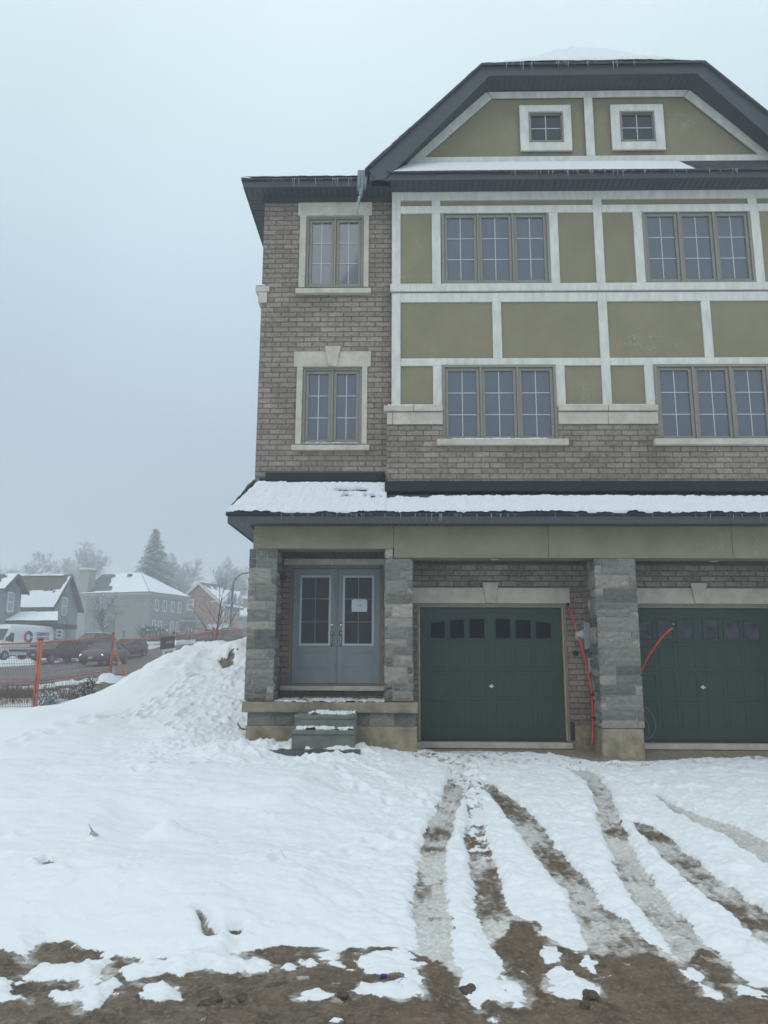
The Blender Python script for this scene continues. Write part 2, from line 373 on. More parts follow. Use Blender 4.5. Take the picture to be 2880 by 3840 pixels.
# --- cast stone sill band ---------------------------------------------
z_b0 = z_st0
def stone_band(x0, x1, first):
    cut = (x0+x1)/2 if not first else x0+(x1-x0)*.48
    for a, b in ((x0-(.05 if first else 0), cut-.004), (cut+.004, x1)):
        box(a, b, 11.86, YR+.03, z_cap0, z_cap1).build('stone_cap', m_cast, H, bevel=.006)
    c2 = (x0+x1)/2 if not first else x0+.09
    for a, b in ((x0, c2-.003), (c2+.003, x1)):
        box(a, b, 11.90, YR+.03, z_b0+.003, z_cap0-.012).build('stone_panel', m_cast, H, bevel=.004)
stone_band(XB, w3[0]-.002, True); stone_band(w3[1]+.005, w4[0]-.005, False); stone_band(w4[1]+.005, XE, False)
# stone band returning along the left side wall (its end shows at the corner)
z_o1 = RZ(r5, 255, 988, YL); z_o0 = RZ(r5, 255, 1030, YL); z_o2 = RZ(r5, 260, 1113, YL)
box(XL-.10, XL+.14, YL-.05, YL+9.9, z_o0, z_o1).build('side_stone_cap', m_cast, H, bevel=.012)
box(XL-.05, XL+.10, YL-.03, YL+9.9, z_o2, z_o0-.003).build('side_stone_panel', m_cast, H, bevel=.006)
# --- trim boards of the stucco block ------------------------------------
YT = YR-.018
def tv(x0, x1, z0, z1, Y=YT, d=.035):      # vertical/horizontal board given world extents
    box(x0, x1, Y, Y+d, z0, z1).build('trim_board', m_trim, H, bevel=.003)
zz = lambda y, x=400: RZ(r7, x, y, YT)
xx = lambda x, y: RX(r7, x, y, YT)
zt = dict(top1=z_sof+.0, top0=zz(55), r1=zz(80), r0=zz(110), bA1=zz(409), bA0=zz(440), bB1=zz(446), bB0=zz(484), bC1=zz(721), bC0=zz(752))
zbot = z_cap1
bw = xx(117, 500)-xx(80, 500)
tv(XS-.01, XS-.01+bw, zbot, zt['bB1']-.003); tv(XS-.01, XS-.01+bw, zt['bA1']+.001, z_sof)
cx0 = XM-bw/2; cx1 = XM+bw/2
for a, b in ((XS+bw-.008, cx0-.002), (cx1+.002, XE)):
    tv(a, b, zt['top0'], zt['top1']-.004); tv(a, b, zt['r0'], zt['r1']); tv(a, b, zt['bC0'], zt['bC1'])
tv(XS+bw-.008, cx0-.002, zt['bB0'], zt['bB1']-.003); tv(cx1+.002, XE, zt['bB0'], zt['bB1']-.003)
box(XS-.035, XE, YT-.022, YT+.035, zt['bA0'], zt['bA1']).build('ledge_board', m_trim, H, bevel=.004)
tv(cx0, cx1, zt['bA1']+.001, z_sof-.004); tv(cx0, cx1, zbot, zt['bB1']-.003)
def vb(x0, z0, z1): tv(x0, x0+bw, z0, z1)
p247 = xx(247, 300); p742 = w1[1]
for zs_ in ((zt['r1']+.002, zt['top0']-.002), (zt['bA1']+.002, zt['r0']-.002)):
    vb(p247, *zs_)
vb(p742+.002, zt['bA1']+.002, zt['r0']-.002)
vb(w2[0]-bw-.002, zt['bA1']+.002, zt['r0']-.002); vb(w2[1]+.002, zt['bA1']+.002, zt['r0']-.002)
vb(w2[1]-.02, zt['r1']+.002, zt['top0']-.002)
vb(xx(502, 600), zt['bC1']+.002, zt['bB0']-.002); vb(xx(1386, 600), zt['bC1']+.002, zt['bB0']-.002)
vb(w3[0]-bw-.002, zbot, zt['bC0']-.002); vb(w3[1]+.002, zbot, zt['bC0']-.002)
vb(w4[0]-bw-.002, zbot, zt['bC0']-.002); vb(w4[1]+.002, zbot, zt['bC0']-.002)
for a, b in ((XS+bw, w3[0]-bw), (w3[1]+bw, cx0), (cx1, w4[0]-bw)):
    box(a+.003, b-.003, YT, YT+.035, zbot+.001, zbot+.055).build('trim_board', m_trim, H, bevel=.002)
# dark bituminous stain etc. stays in the brick material
# --- windows -------------------------------------------------------------
def window(hole, n, Y, z_in=0, rows=3, gm=m_glass):
    x0, x1, z0, z1 = hole; fr = .045 if n > 1 else .030
    f = MB(); yf = Y-.005
    f.box(x0, x0+fr, yf, yf+.12, z0, z1); f.box(x1-fr, x1, yf, yf+.12, z0, z1)
    f.box(x0+fr, x1-fr, yf, yf+.12, z1-fr, z1); f.box(x0+fr, x1-fr, yf, yf+.12, z0, z0+fr*.7)
    wn = (x1-x0-2*fr); mw = .034
    lw = (wn-(n-1)*mw)/n
    for i in range(1, n): f.box(x0+fr+i*lw+(i-1)*mw, x0+fr+i*lw+i*mw, yf, yf+.115, z0+fr*.7, z1-fr)
    w = f.build('window', m_wframe, H, bevel=.004)
    for i in range(n):
        a = x0+fr+i*(lw+mw); b = a+lw; zb = z0+fr*.7; zt_ = z1-fr; s = .052 if n > 1 else .014
        sb = MB(); ys = yf+.03
        sb.box(a+.003, a+s, ys, ys+.06, zb+.003, zt_-.003); sb.box(b-s, b-.003, ys, ys+.06, zb+.003, zt_-.003)
        sb.box(a+s, b-s, ys, ys+.06, zb+.003, zb+s*.9); sb.box(a+s, b-s, ys, ys+.06, zt_-s, zt_-.003)
        sb.build('sash', m_wframe, w, bevel=.004)
        ga, gb, gz0, gz1 = a+s, b-s, zb+s*.9, zt_-s
        box(ga, gb, ys+.035, ys+.045, gz0, gz1).build('pane', gm, w)
        mm = MB(); t = .007
        mm.box((ga+gb)/2-t, (ga+gb)/2+t, ys+.024, ys+.034, gz0, gz1)
        for k in range(1, rows):
            zc = gz0+(gz1-gz0)*k/rows; mm.box(ga, (ga+gb)/2-t-.0005, ys+.024, ys+.034, zc-t, zc+t); mm.box((ga+gb)/2+t+.0005, gb, ys+.024, ys+.034, zc-t, zc+t)
        mm.build('muntin', m_muntin, w)
    return w
for h in (w1, w2): window(h, 3, YR-.01)
for h in (w3, w4): window(h, 3, YR-.04)
for h in (w3, w4):
    box(h[0]-.10, h[1]+.14, 11.84, 12.1, h[2]-.105, h[2]-.001).build('window_sill', m_cast, H, bevel=.008)
# left block windows with stone surrounds
fA = rect(r5, 597, 440, 1045, 990, YL+.02); fB = rect(r6, 568, 372, 1030, 963, YL+.02)
for fr_, hole, reg, lint, sill in ((fA, wA, r5, (535,328,1110,429), (513,993,1102,1032)), (fB, wB, r6, (503,243,1100,361), (481,968,1088,1009))):
    window(fr_, 2, YL+.02)
    box(hole[0], fr_[0]-.002, YL-.03, YL+.15, hole[2], hole[3]).build('stone_jamb', m_cast, H, bevel=.006)
    box(fr_[1]+.002, hole[1], YL-.03, YL+.15, hole[2], hole[3]).build('stone_jamb', m_cast, H, bevel=.006)
    sym(reg, *lint, YL-.035, .1, 'stone_lintel', m_cast, bevel=.006)
    sym(reg, *sill, YL-.08, .2, 'window_sill', m_cast, bevel=.008)
    box(fr_[0], fr_[1], YL+.02, YL+.14, fr_[3]+.001, hole[3]+.02).build('head_flashing', m_jamb, H)
def keystone(reg, a, b, c, d, Y):
    pts = [U(reg, *p, Y) for p in (d, c, b, a)]
    MB().prism_y(pts, Y, Y+.05).build('keystone', m_cast, H, bevel=.005)
keystone(r6, (742,202), (868,202), (833,357), (773,357), YL-.065)
# --- frieze, flashings ----------------------------------------------------
zf1 = RZ(r5, 700, 268, YL-.03); zf0 = RZ(r5, 700, 329, YL-.03)
box(XL-.03, XS-.012, YL-.03, YL-.002, zf0, z_solL+.01).build('frieze_board', m_fascia, H, bevel=.003)
box(XB-.03, XE, 11.885, 11.93, RZ(r7, 800, 1281, 11.88), z_wb-.002).build('wall_flashing', m_flash, H, bevel=.012)
zfl = RZ(r6, 700, 1252, YL-.03)
box(XL+.18, XB-.035, YL-.04, YL-.002, zfl, z_wbL-.003).build('wall_flashing', m_flash, H, bevel=.012)
box(XL+.08, XL+.18, YL-.04, YL-.002, zfl-.12, z_wbL-.10).build('wall_flashing', m_flash, H, bevel=.006)
box(XL-.025, XL+.075, YL-.04, YL-.002, zfl-.30, z_wbL-.22).build('wall_flashing', m_flash, H, bevel=.006)
box(XB-.031, XB-.001, 11.89, YL-.045, z_wbL-.35, z_wb+.02).build('wall_flashing', m_flash, H)
# --- lower skirt roof ------------------------------------------------------
XEL = RX(rE, 12, 345, YE)                   # left end of lower eave
zr_e = RZ(rE, 400, 340, YE)                 # roof edge
y_mR = 11.9; y_mL = YL
def roof_z(y):                               # profile of the skirt roof
    return zr_e+(y-YE)*SK
SK = (RZ(r7, 800, 1296, 11.9)-zr_e)/(11.9-YE)
SKL = (RZ(r6, 600, 1250, YL)-zr_e)/(YL-YE)
SK = min(SK, 1.3); SKL = min(SKL, 1.3)
print('skirt slopes', SK, SKL, 'zr_e', zr_e, 'XL', XL, 'XEL', XEL, 'XLB', XLB, 'XS', XS, 'z_sof', z_sof)
hipx = XL+.02
rb = MB()
zl = zr_e+SKL*(YL-YE)
rb.prism([(XEL, YE, zr_e), (XB, YE, zr_e), (XB, YL, zl), (hipx, YL, zl)], (0,0,-.03))
rb.prism([(XB+.001, YE, zr_e), (XE, YE, zr_e), (XE, 11.92, zr_e+SK*(11.92-YE)), (XB+.001, 11.92, zr_e+SK*(11.92-YE))], (0,0,-.03))
rb.prism([(XEL, YE, zr_e-.001), (hipx, YL, zl-.001), (hipx, YL+9.9, zl-.001), (XEL, YL+9.9, zr_e-.001)], (0,0,-.03))
rb.build('lower_roof', m_shingle, H)
box(XEL+.03, XE, YE+.02, YE+.045, zE0, zr_e-.035).build('lower_fascia', m_fascia, H, bevel=.004)
box(XEL+.03, XEL+.055, YE+.046, YL+9.9, zE0, zr_e-.035).build('lower_fascia', m_fascia, H, bevel=.004)
box(XEL+.01, XE, YE-.005, YE+.03, zr_e-.034, zr_e-.008).build('drip_edge', m_flash, H)
def soffit(x0, x1, y0, y1, z, along='x', pitch=.10, name='soffit'):
    """ribbed soffit: planks separated by grooves, over a dark backing"""
    s = MB(); s.box(x0, x1, y0, y1, z+.012, z+.02)
    o = s.build(name, m_gap, H); p = MB()
    if along == 'x':
        k = int((x1-x0)/pitch)
        for i in range(k+1):
            a = x0+i*pitch; b = min(a+pitch-.012, x1)
            if b > a: p.box(a, b, y0, y1, z, z+.011)
    else:
        k = int((y1-y0)/pitch)
        for i in range(k+1):
            a = y0+i*pitch; b = min(a+pitch-.012, y1)
            if b > a: p.box(x0, x1, a, b, z, z+.011)
    p.build('soffit_planks', m_soffit, o)
zs1 = zE0+.015
soffit(XEL+.06, XE, YE+.05, YP-.002, zs1)
soffit(XEL+.06, XLB-.005, YP-.001, YL+9.8, zs1, 'y')
# --- porch beam -------------------------------------------------------------
zb1 = zs1-.002
box(XLB+.06, x_seam-.003, YP, YP+.36, z_bL, zb1).build('entry_beam', m_olive2, H, bevel=.004)
box(x_seam+.003, RX(r3, 1152, 280, YP), YP-.004, YP+.36, z_bR, zb1).build('porch_beam', m_olive2, H, bevel=.004)
bx1 = RX(r3, 1152, 280, YP)
box(bx1+.006, RX(r4, 1378, 280, YP), YP-.004, YP+.36, z_bR, zb1).build('porch_beam', m_olive2, H, bevel=.004)
box(RX(r4, 1378, 280, YP)+.006, XE, YP-.004, YP+.36, z_bR, zb1).build('porch_beam', m_olive2, H, bevel=.004)
box(XLB+.062, XLB+.3, YP+.361, YD+.2, z_bL, zb1).build('entry_beam', m_olive2, H)
# porch ceilings
z_cl = z_bL+.005; z_cr = z_bR+.005
xp1 = RX(r2, 1250, 900, YP)                  # left edge of the middle pillar
soffit(XLB+.3, x_seam-.02, YP+.362, YD, z_cl, name='porch_ceiling')
soffit(x_seam+.1, XE, YP+.362, YG, z_cr, name='porch_ceiling')
box(XL-.0, XE, YP+.365, YD+.3, zs1+.06, zs1+.10).build('porch_roof_deck', m_gap, H)
# --- entry wall and garage wall ----------------------------------------------
dr = rect(r2, 505, 455, 1240, 1392, YD)      # door opening
mb = MB(); wall_with_holes(mb, XLB+.02, x_seam+.1, -.2, z_cl+.3, YD, YD+.2, [(dr[0], dr[1], dr[2], dr[3])]); mb.build('entry_brick_wall', m_brick, H)
gd1 = rect(r3, 132, 752, 1306, 1806, YG)     # outer casing of first garage door
gxo = rect(r4, 655, 772, 1660, 1806, YG)
xg2 = 2*XM - gd1[0] if False else None
# second door: keyed to its keystone/handle centre
xc2 = RX(r4, 1118, 700, YG); xc1 = RX(r3, 703, 700, YG); w_half = (gd1[1]-gd1[0])/2; xc1b = (gd1[0]+gd1[1])/2
gd2 = (xc2-w_half-(xc1-xc1b), xc2+w_half-(xc1-xc1b), gd1[2], gd1[3])
XGW = RX(r3, 1462, 1000, YG)
mb = MB(); wall_with_holes(mb, x_seam+.1, XE, .28, z_cr+.3, YG, YG+.2, [gd1, gd2]); mb.build('garage_brick_wall', m_brick, H)
mb = MB(); wall_with_holes(mb, x_seam+.1, XE, -.4, .275, YG+.01, YG+.2, [(gd1[0], gd1[1], -.01, .4), (gd2[0], gd2[1], -.01, .4)]); mb.build('foundation', m_conc, H)
box(x_seam+.101, x_seam+.25, YG+.201, YD+.2, -.2, z_cr+.3).build('garage_side_wall', m_brick_s, H)
# fin between the garages
fx0 = RX(r4, 213, 700, 12.9)+.0; fx1 = fx0+.34
px0 = RX(r4, 337, 1100, YP); px1 = RX(r4, 668, 1100, YP)
fin0 = px0+.045
box(fin0, px1-.06, YP+.48, YG-.001, -.3, z_cr+.02).build('fin_wall', m_brick_s, H)
# lintels and keystones
l1 = rect(r3, 60, 631, 1320, 749, YG-.02); box(l1[0], l1[1], YG-.02, YG+.08, gd1[3]+.003, l1[3]).build('garage_lintel', m_cast, H, bevel=.004)
box(gd2[0]-.06, gd2[1]+.06, YG-.02, YG+.08, gd2[3]+.003, l1[3]).build('garage_lintel', m_cast, H, bevel=.004)
zk = RZ(r3, 700, 590, YG-.04)
for xc in (xc1, xc2):
    kw = .13
    MB().prism_y([(xc-.075, gd1[3]+.004), (xc+.075, gd1[3]+.004), (xc+.135, zk), (xc-.135, zk)], YG-.05, YG-.0205).build('keystone', m_cast, H, bevel=.004)
# entry lintel
el = rect(r2, 468, 406, 1252, 449, YD-.02)
for a, b in ((el[0], (el[0]+el[1])/2-.003), ((el[0]+el[1])/2+.003, el[1])): box(a, b, YD-.03, YD+.05, dr[3]+.004, el[3]).build('entry_lintel', m_cast, H, bevel=.004)
ds = rect(r2, 432, 1396, 1246, 1432, YD-.12)
box(ds[0], ds[1], YD-.13, YD+.1, ds[2], dr[2]-.002).build('door_sill', m_cast, H, bevel=.012)
# --- garage doors ---------------------------------------------------------------
def garage(gd, gm, label=None):
    x0, x1, z0, z1 = gd; k = (x1-x0)/(1306-132.)     # metres per measured px
    cs = 17*k
    c = MB(); yj = YG-.02
    c.box(x0, x0+cs, yj, YG+.14, 0.0, z1); c.box(x1-cs, x1, yj, YG+.14, 0.0, z1); c.box(x0+cs, x1-cs, yj, YG+.14, z1-cs*1.2, z1)
    fr = c.build('garage_frame', m_jamb, H, bevel=.004)
    w = MB(); w.box(x0+cs+.001, x0+cs+.018, YG+.03, YG+.13, 0.02, z1-cs*1.2-.001); w.box(x1-cs-.018, x1-cs-.001, YG+.03, YG+.13, 0.02, z1-cs*1.2-.001)
    w.box(x0+cs+.019, x1-cs-.019, YG+.03, YG+.13, z1-cs*1.2-.019, z1-cs*1.2-.001); w.build('timber_stop', m_wood, fr)
    a, b = x0+cs+.02, x1-cs-.02; top = z1-cs*1.2-.021; bot = .045; yd = YG+.10
    seams = [bot, bot+(top-bot)*.285, bot+(top-bot)*.51, bot+(top-bot)*.732, top]
    d = MB()
    for i in range(4): d.box(a, b, yd, yd+.045, seams[i]+.0025, seams[i+1]-.0025)
    d.box(a, b, yd+.012, yd+.04, bot, top)
    # pressed long panels: raised frames standing 6 mm proud with chamfer by bevel
    cols = [(225,345),(375,497),(525,655),(735,865),(893,1025),(1050,1185)]
    tx = lambda v: a+(v-148)/(1243.-148)*(b-a) if v < 700 else a+(v-148)/(1262.-148)*(b-a)
    def frame(q0, q1, s0, s1, t=.013, h=.007):
        d.box(q0, q1, yd-h, yd+.001, s0, s0+t); d.box(q0, q1, yd-h, yd+.001, s1-t, s1)
        d.box(q0, q0+t, yd-h, yd+.001, s0+t, s1-t); d.box(q1-t, q1, yd-h, yd+.001, s0+t, s1-t)
    for i in range(3):
        for c0, c1 in cols: frame(tx(c0), tx(c1), seams[i]+.055 if i else seams[i]+.17, seams[i+1]-.055)
    door = d.build('garage_door', m_gar, H, bevel=.003)
    # windows of the top section under a shallow arch
    hts = [(.80,.90),(.93,.98),(1.0,1.02),(1.02,1.0),(.98,.93),(.90,.80)]
    zb = seams[3]+.045; hh = .335
    for (c0, c1), (ha, hb) in zip(cols, hts):
        q0, q1 = tx(c0), tx(c1); t = .018
        f = MB()
        f.prism_y([(q0, zb), (q1, zb), (q1, zb+t), (q0, zb+t)], yd-.014, yd+.001)
        f.prism_y([(q0, zb+t), (q0+t, zb+t), (q0+t, zb+hh*ha), (q0, zb+hh*ha)], yd-.014, yd+.001)
        f.prism_y([(q1-t, zb+t), (q1, zb+t), (q1, zb+hh*hb), (q1-t, zb+hh*hb)], yd-.014, yd+.001)
        f.prism_y([(q0, zb+hh*ha), (q1, zb+hh*hb), (q1, zb+hh*hb+t), (q0, zb+hh*ha+t)], yd-.014, yd+.001)
        f.build('window_frame', m_gar, door, bevel=.002)
        MB().prism_y([(q0+t, zb+t), (q1-t, zb+t), (q1-t, zb+hh*hb), (q0+t, zb+hh*ha)], yd-.003, yd-.0005).build('pane', gm, door)
    xh = (tx(655)+tx(735))/2; zh = seams[1]+(seams[2]-seams[1])*.48
    hb = MB(); hb.box(xh-.045, xh+.045, yd-.05, yd-.038, zh-.011, zh+.011); hb.box(xh-.014, xh+.014, yd-.038, yd-.001, zh-.032, zh+.032)
    hb.build('handle', m_chrome, door, bevel=.004)
    box(a, b, yd+.005, yd+.04, .006, bot-.001).build('weather_seal', m_black, H)
    box(x0-.01, x1+.02, YG-.06, YG+.14, -.09, -.002).build('garage_threshold', m_cast, H, bevel=.006)
garage(gd1, m_garw); garage(gd2, m_film)
# --- entry doors -------------------------------------------------------------------
x0, x1, z0, z1 = dr
j = MB(); js = .055
j.box(x0, x0+js, YD+.0, YD+.16, z0, z1); j.box(x1-js, x1, YD, YD+.16, z0, z1); j.box(x0+js, x1-js, YD, YD+.16, z1-js, z1); j.box(x0+js, x1-js, YD-.01, YD+.16, z0, z0+.03)
j.build('door_frame', m_jamb, H, bevel=.006)
a, b = x0+js+.003, x1-js-.003; mid = (a+b)/2; kz = (z1-z0)/(1392-455.)
Zy = lambda y: z1-(y-455)*kz
for side in (0, 1):
    q0, q1 = (a, mid-.022) if side == 0 else (mid+.022, b)
    W_ = q1-q0; yd = YD+.05
    d = MB(); g0, g1 = q0+W_*.17, q1-W_*.12
    if side: g0, g1 = q0+W_*.13, q1-W_*.16
    gz1, gz0 = Zy(540), Zy(1082)
    wall_with_holes(d, q0, q1, z0+.035, z1-js-.004, yd, yd+.045, [(g0, g1, gz0, gz1)])
    def ring(mb_, A, B, C, D, t, h):
        mb_.box(A, B, yd-h, yd+.001, C, C+t); mb_.box(A, B, yd-h, yd+.001, D-t, D); mb_.box(A, A+t, yd-h, yd+.001, C+t, D-t); mb_.box(B-t, B, yd-h, yd+.001, C+t, D-t)
    ring(d, g0-.01, g1+.01, Zy(1275), Zy(1122), .015, .006); ring(d, g0+.03, g1-.03, Zy(1255), Zy(1142), .01, .008)
    leaf = d.build('door', m_door, H, bevel=.003)
    f = MB(); ring(f, g0-.012, g1+.012, gz0-.012, gz1+.012, .038, .018); f.build('glazing_frame', m_doorw, leaf, bevel=.004)
    box(g0, g1, yd+.012, yd+.03, gz0, gz1).build('pane', m_dglass, leaf)
    mm = MB(); t = .007; xm = (g0+g1)/2
    mm.box(xm-t, xm+t, yd+.004, yd+.011, gz0, gz1)
    for k in (1, 2):
        zc = gz0+(gz1-gz0)*k/3; mm.box(g0, xm-t-.0005, yd+.004, yd+.011, zc-t, zc+t); mm.box(xm+t+.0005, g1, yd+.004, yd+.011, zc-t, zc+t)
    mm.build('muntin', m_wframe, leaf)
    xh = q1-.055 if side == 0 else q0+.055
    MB().disc_stack((xh, yd, Zy(925)), (0,-1,0), [(0,.032),(.012,.032),(.02,.02),(.03,.018)], 20).build('deadbolt', m_chrome, leaf, smooth=False)
    hd = MB(); hd.disc_stack((xh, yd, Zy(990)), (0,-1,0), [(0,.036),(.01,.036),(.016,.022),(.03,.012)], 20)
    hd.tube([(xh, yd-.02, Zy(1000)), (xh, yd-.055, Zy(1015)), (xh, yd-.06, Zy(1050)), (xh, yd-.045, Zy(1078)), (xh, yd-.01, Zy(1090))], [.009,.011,.012,.010,.013], 8)
    hd.disc_stack((xh, yd, Zy(1090)), (0,-1,0), [(0,.018),(.012,.016)], 14)
    hd.build('door_handle', m_chrome, leaf, smooth=True)
ag = MB(); ag.box(mid-.021, mid+.021, YD+.03, YD+.075, z0+.035, z1-js-.006); ag.box(mid-.008, mid+.008, YD+.02, YD+.031, z0+.035, z1-js-.006); ag.build('astragal', m_door, H, bevel=.004)
# --- pillars: real ashlar blocks on a mortar core ---------------------------------------
def ashlar(x0, x1, y0, y1, z0, z1, seed, name, faces='FLR', rowh=.235, parent=None, dark=0.0):
    r = random.Random(seed); v = []; f = []; rn = []
    core = box(x0+.022, x1-.022, y0+.022, y1-.022, z0, z1)
    def block(face, a, b, c, d):
        j = .0085; out = r.uniform(.004, .026); val = min(1, max(0, r.gauss(.45-dark, .27)))
        nx = max(2, int((b-a)/.05)); nz = max(2, int((d-c)/.05)); n = len(v)
        for iz in range(nz+1):
            for ix in range(nx+1):
                u_ = a+j+(b-a-2*j)*ix/nx; w_ = c+j+(d-c-2*j)*iz/nz
                e = (ix in (0, nx)) or (iz in (0, nz))
                o = 0.0 if e else out*r.uniform(.55, 1.15)
                if e: u_ += r.uniform(-.003, .003); w_ += r.uniform(-.003, .003)
                if face == 'F': p = (u_, y0-o+.004, w_)
                elif face == 'L': p = (x0-o+.004, u_, w_)
                elif face == 'R': p = (x1+o-.004, u_, w_)
                else: p = (u_, y1+o-.004, w_)
                v.append(p); rn.append(val)
        for iz in range(nz):
            for ix in range(nx):
                q = n+iz*(nx+1)+ix
                f.append((q, q+1, q+nx+2, q+nx+1) if face in 'FR' else (q, q+nx+1, q+nx+2, q+1)); 
        # sides of the block down to the core
        loop = [n+i for i in range(nx+1)]+[n+k*(nx+1)+nx for k in range(1, nz+1)]+[n+nz*(nx+1)+i for i in range(nx-1, -1, -1)]+[n+k*(nx+1) for k in range(nz-1, 0, -1)]
        m0 = len(v)
        for q in loop:
            px, py, pz = v[q]
            if face == 'F': p = (px, y0+.03, pz)
            elif face == 'L': p = (x0+.03, py, pz)
            elif face == 'R': p = (x1-.03, py, pz)
            else: p = (px, y1-.03, pz)
            v.append(p); rn.append(val)
        for i in range(len(loop)):
            k = (i+1) % len(loop); f.append((loop[i], m0+i, m0+k, loop[k]))
    for face in faces:
        a, b = (x0, x1) if face in 'FB' else (y0, y1)
        z = z0; side = r.random() < .5
        while z < z1-.02:
            h = r.choice([.15, .22, .26, .30]); h = min(h, z1-z)
            if z1-z-h < .09: h = z1-z
            W_ = b-a; segs = []
            if h > .2 and W_ < .7:
                nar = r.uniform(.09, .14); side = not side
                big = (a+nar, b) if side else (a, b-nar); small = (a, a+nar) if side else (b-nar, b)
                cut = r.uniform(.35, .65)
                segs.append((*small, z, z+h*cut)); segs.append((*small, z+h*cut, z+h))
                if r.random() < .5 : segs.append((*big, z, z+h))
                else:
                    c2 = r.uniform(.4, .62); segs.append((*big, z, z+h*c2)); m_ = big[0]+(big[1]-big[0])*r.uniform(.4, .6)
                    if r.random() < .45: segs.append((*big, z+h*c2, z+h))
                    else: segs += [(big[0], m_, z+h*c2, z+h), (m_, big[1], z+h*c2, z+h)]
            else:
                x = a
                while x < b-.02:
                    w_ = r.uniform(.2, .5); w_ = min(w_, b-x)
                    if b-x-w_ < .1: w_ = b-x
                    if h > .2 and r.random() < .5: segs += [(x, x+w_, z, z+h*.45), (x, x+w_, z+h*.45, z+h)]
                    else: segs.append((x, x+w_, z, z+h))
                    x += w_
            for q in segs: block(face, *q)
            z += h
    core_o = core.build(name, m_mortar, parent or H)
    me = bpy.data.meshes.new('stone_blocks'); me.from_pydata(v, [], f); me.update()
    at = me.attributes.new('rnd', 'FLOAT', 'POINT'); at.data.foreach_set('value', rn)
    me.materials.append(m_stone); o = bpy.data.objects.new('stone_blocks', me); COL.objects.link(o); o.parent = core_o
    return core_o
pl0, pl1 = XLB, RX(r2, 402, 900, YP)
ashlar(pl0, pl1, YP+.0, YP+.44, z_slab1+.01, z_bL-.002, 3, 'entry_pillar', 'FLRB')
pm0, pm1 = RX(r2, 1249, 900, YP), RX(r2, 1469, 900, YP)
box(pm0+.03, x_seam-.01, YP+.03, YP+.4, z_bR, z_bL-.003).build('pillar_head', m_stone, H)
ashlar(pm0, x_seam-.006, YP, YP+.44, z_bR-.01, z_bL-.003, 31, 'entry_pillar_head', 'FL')
ashlar(pm0, pm1, YP, YP+.44, z_slab1+.01, z_bR-.012, 5, 'entry_pillar', 'FLRB')
zc1 = RZ(r4, 540, 1724, YP)
ashlar(px0, px1, YP, YP+.475, zc1, z_bR-.002, 9, 'garage_pillar', 'FLR')
px3 = px1+ (px0-pm1)
ashlar(px3, px3+(px1-px0), YP, YP+.475, zc1, z_bR-.002, 14, 'garage_pillar', 'FLR')
box(px0-.0, px1-.012, YP+.012, YP+.5, -.35, zc1-.004).build('pillar_footing', m_conc, H, bevel=.03)
box(px3, px3+(px1-px0)-.012, YP+.012, YP+.5, -.35, zc1-.004).build('pillar_footing', m_conc, H, bevel=.03)
# --- entry slab and its base -----------------------------------------------------------
s0 = RX(r2, 137, 1560, 11.86); s1 = RX(r2, 1508, 1560, 11.86)
box(s0, s1, 11.86, YD+.0, z_slab0, z_slab1).build('porch_slab', m_slab, H, bevel=.012)
zc = RZ(r2, 400, 1702, 11.97)
b0 = RX(r2, 178, 1650, 11.97); b1 = RX(r2, 1496, 1650, 11.97)
ashlar(b0, b1, 11.97, YD, zc, z_slab0-.004, 21, 'porch_base', 'FL', dark=.22)
box(b0-.01, b1+.01, 11.955, YD, -.4, zc-.003).build('porch_foundation', m_conc, H, bevel=.01)
# --- upper eaves, gable -----------------------------------------------------------------
ULx = RX(r5, 108, 180, YU+.18); YUL = YU+.18
zu1 = RZ(r5, 600, 150, YUL); zu0 = RZ(r5, 600, 208, YUL)
XR0 = RX(r8, 48, 515, YU)
zsl = zu0+.01
print('upper eave soffit', zsl, z_solL, 'main', RZ(r8, 800, 530, YU), z_sof)
box(ULx, XR0+.05, YUL, YUL+.025, zu0, zu1).build('upper_fascia', m_fascia, H, bevel=.004)
box(ULx, ULx+.025, YUL+.026, YL+10.2, zu0, zu1).build('upper_fascia', m_fascia, H, bevel=.004)
soffit(ULx+.027, XS+.2, YUL+.028, YL-.031, zsl)
soffit(ULx+.027, XL-.003, YL-.03, YL+10.1, zsl, 'y')
rb = MB()
rb.prism([(ULx-.03, YUL-.04, zu1+.005), (XR0+.3, YUL-.04, zu1+.005), (XR0+.3, YUL+4, zu1+1.7), (ULx+3.4, YUL+4, zu1+1.7)], (0,0,-.03))
rb.prism([(ULx-.03, YUL-.04, zu1+.004), (ULx+3.4, YUL+4, zu1+1.699), (ULx+3.4, YL+6.5, zu1+1.699), (ULx-.03, YL+10.3, zu1+.004)], (0,0,-.03))
rb.prism([(ULx+3.4, YUL+4, zu1+1.7), (XE-2, YUL+4, zu1+1.7), (XE-2, YL+6.5, zu1+1.7), (ULx+3.4, YL+6.5, zu1+1.7)], (0,0,-.03))
rb.prism([(ULx-.03, YL+10.3, zu1+.004), (ULx+3.4, YL+6.5, zu1+1.699), (XE-2, YL+6.5, zu1+1.699), (XE+.3, YL+10.3, zu1+.004)], (0,0,-.03))
rb.prism([(XE+.3, YL+10.3, zu1+.003), (XE-2, YL+6.5, zu1+1.698), (XE-2, YUL+4, zu1+1.698), (XE+.3, YUL-.04, zu1+.003)], (0,0,-.03))
rb.build('upper_roof', m_shingle, H)
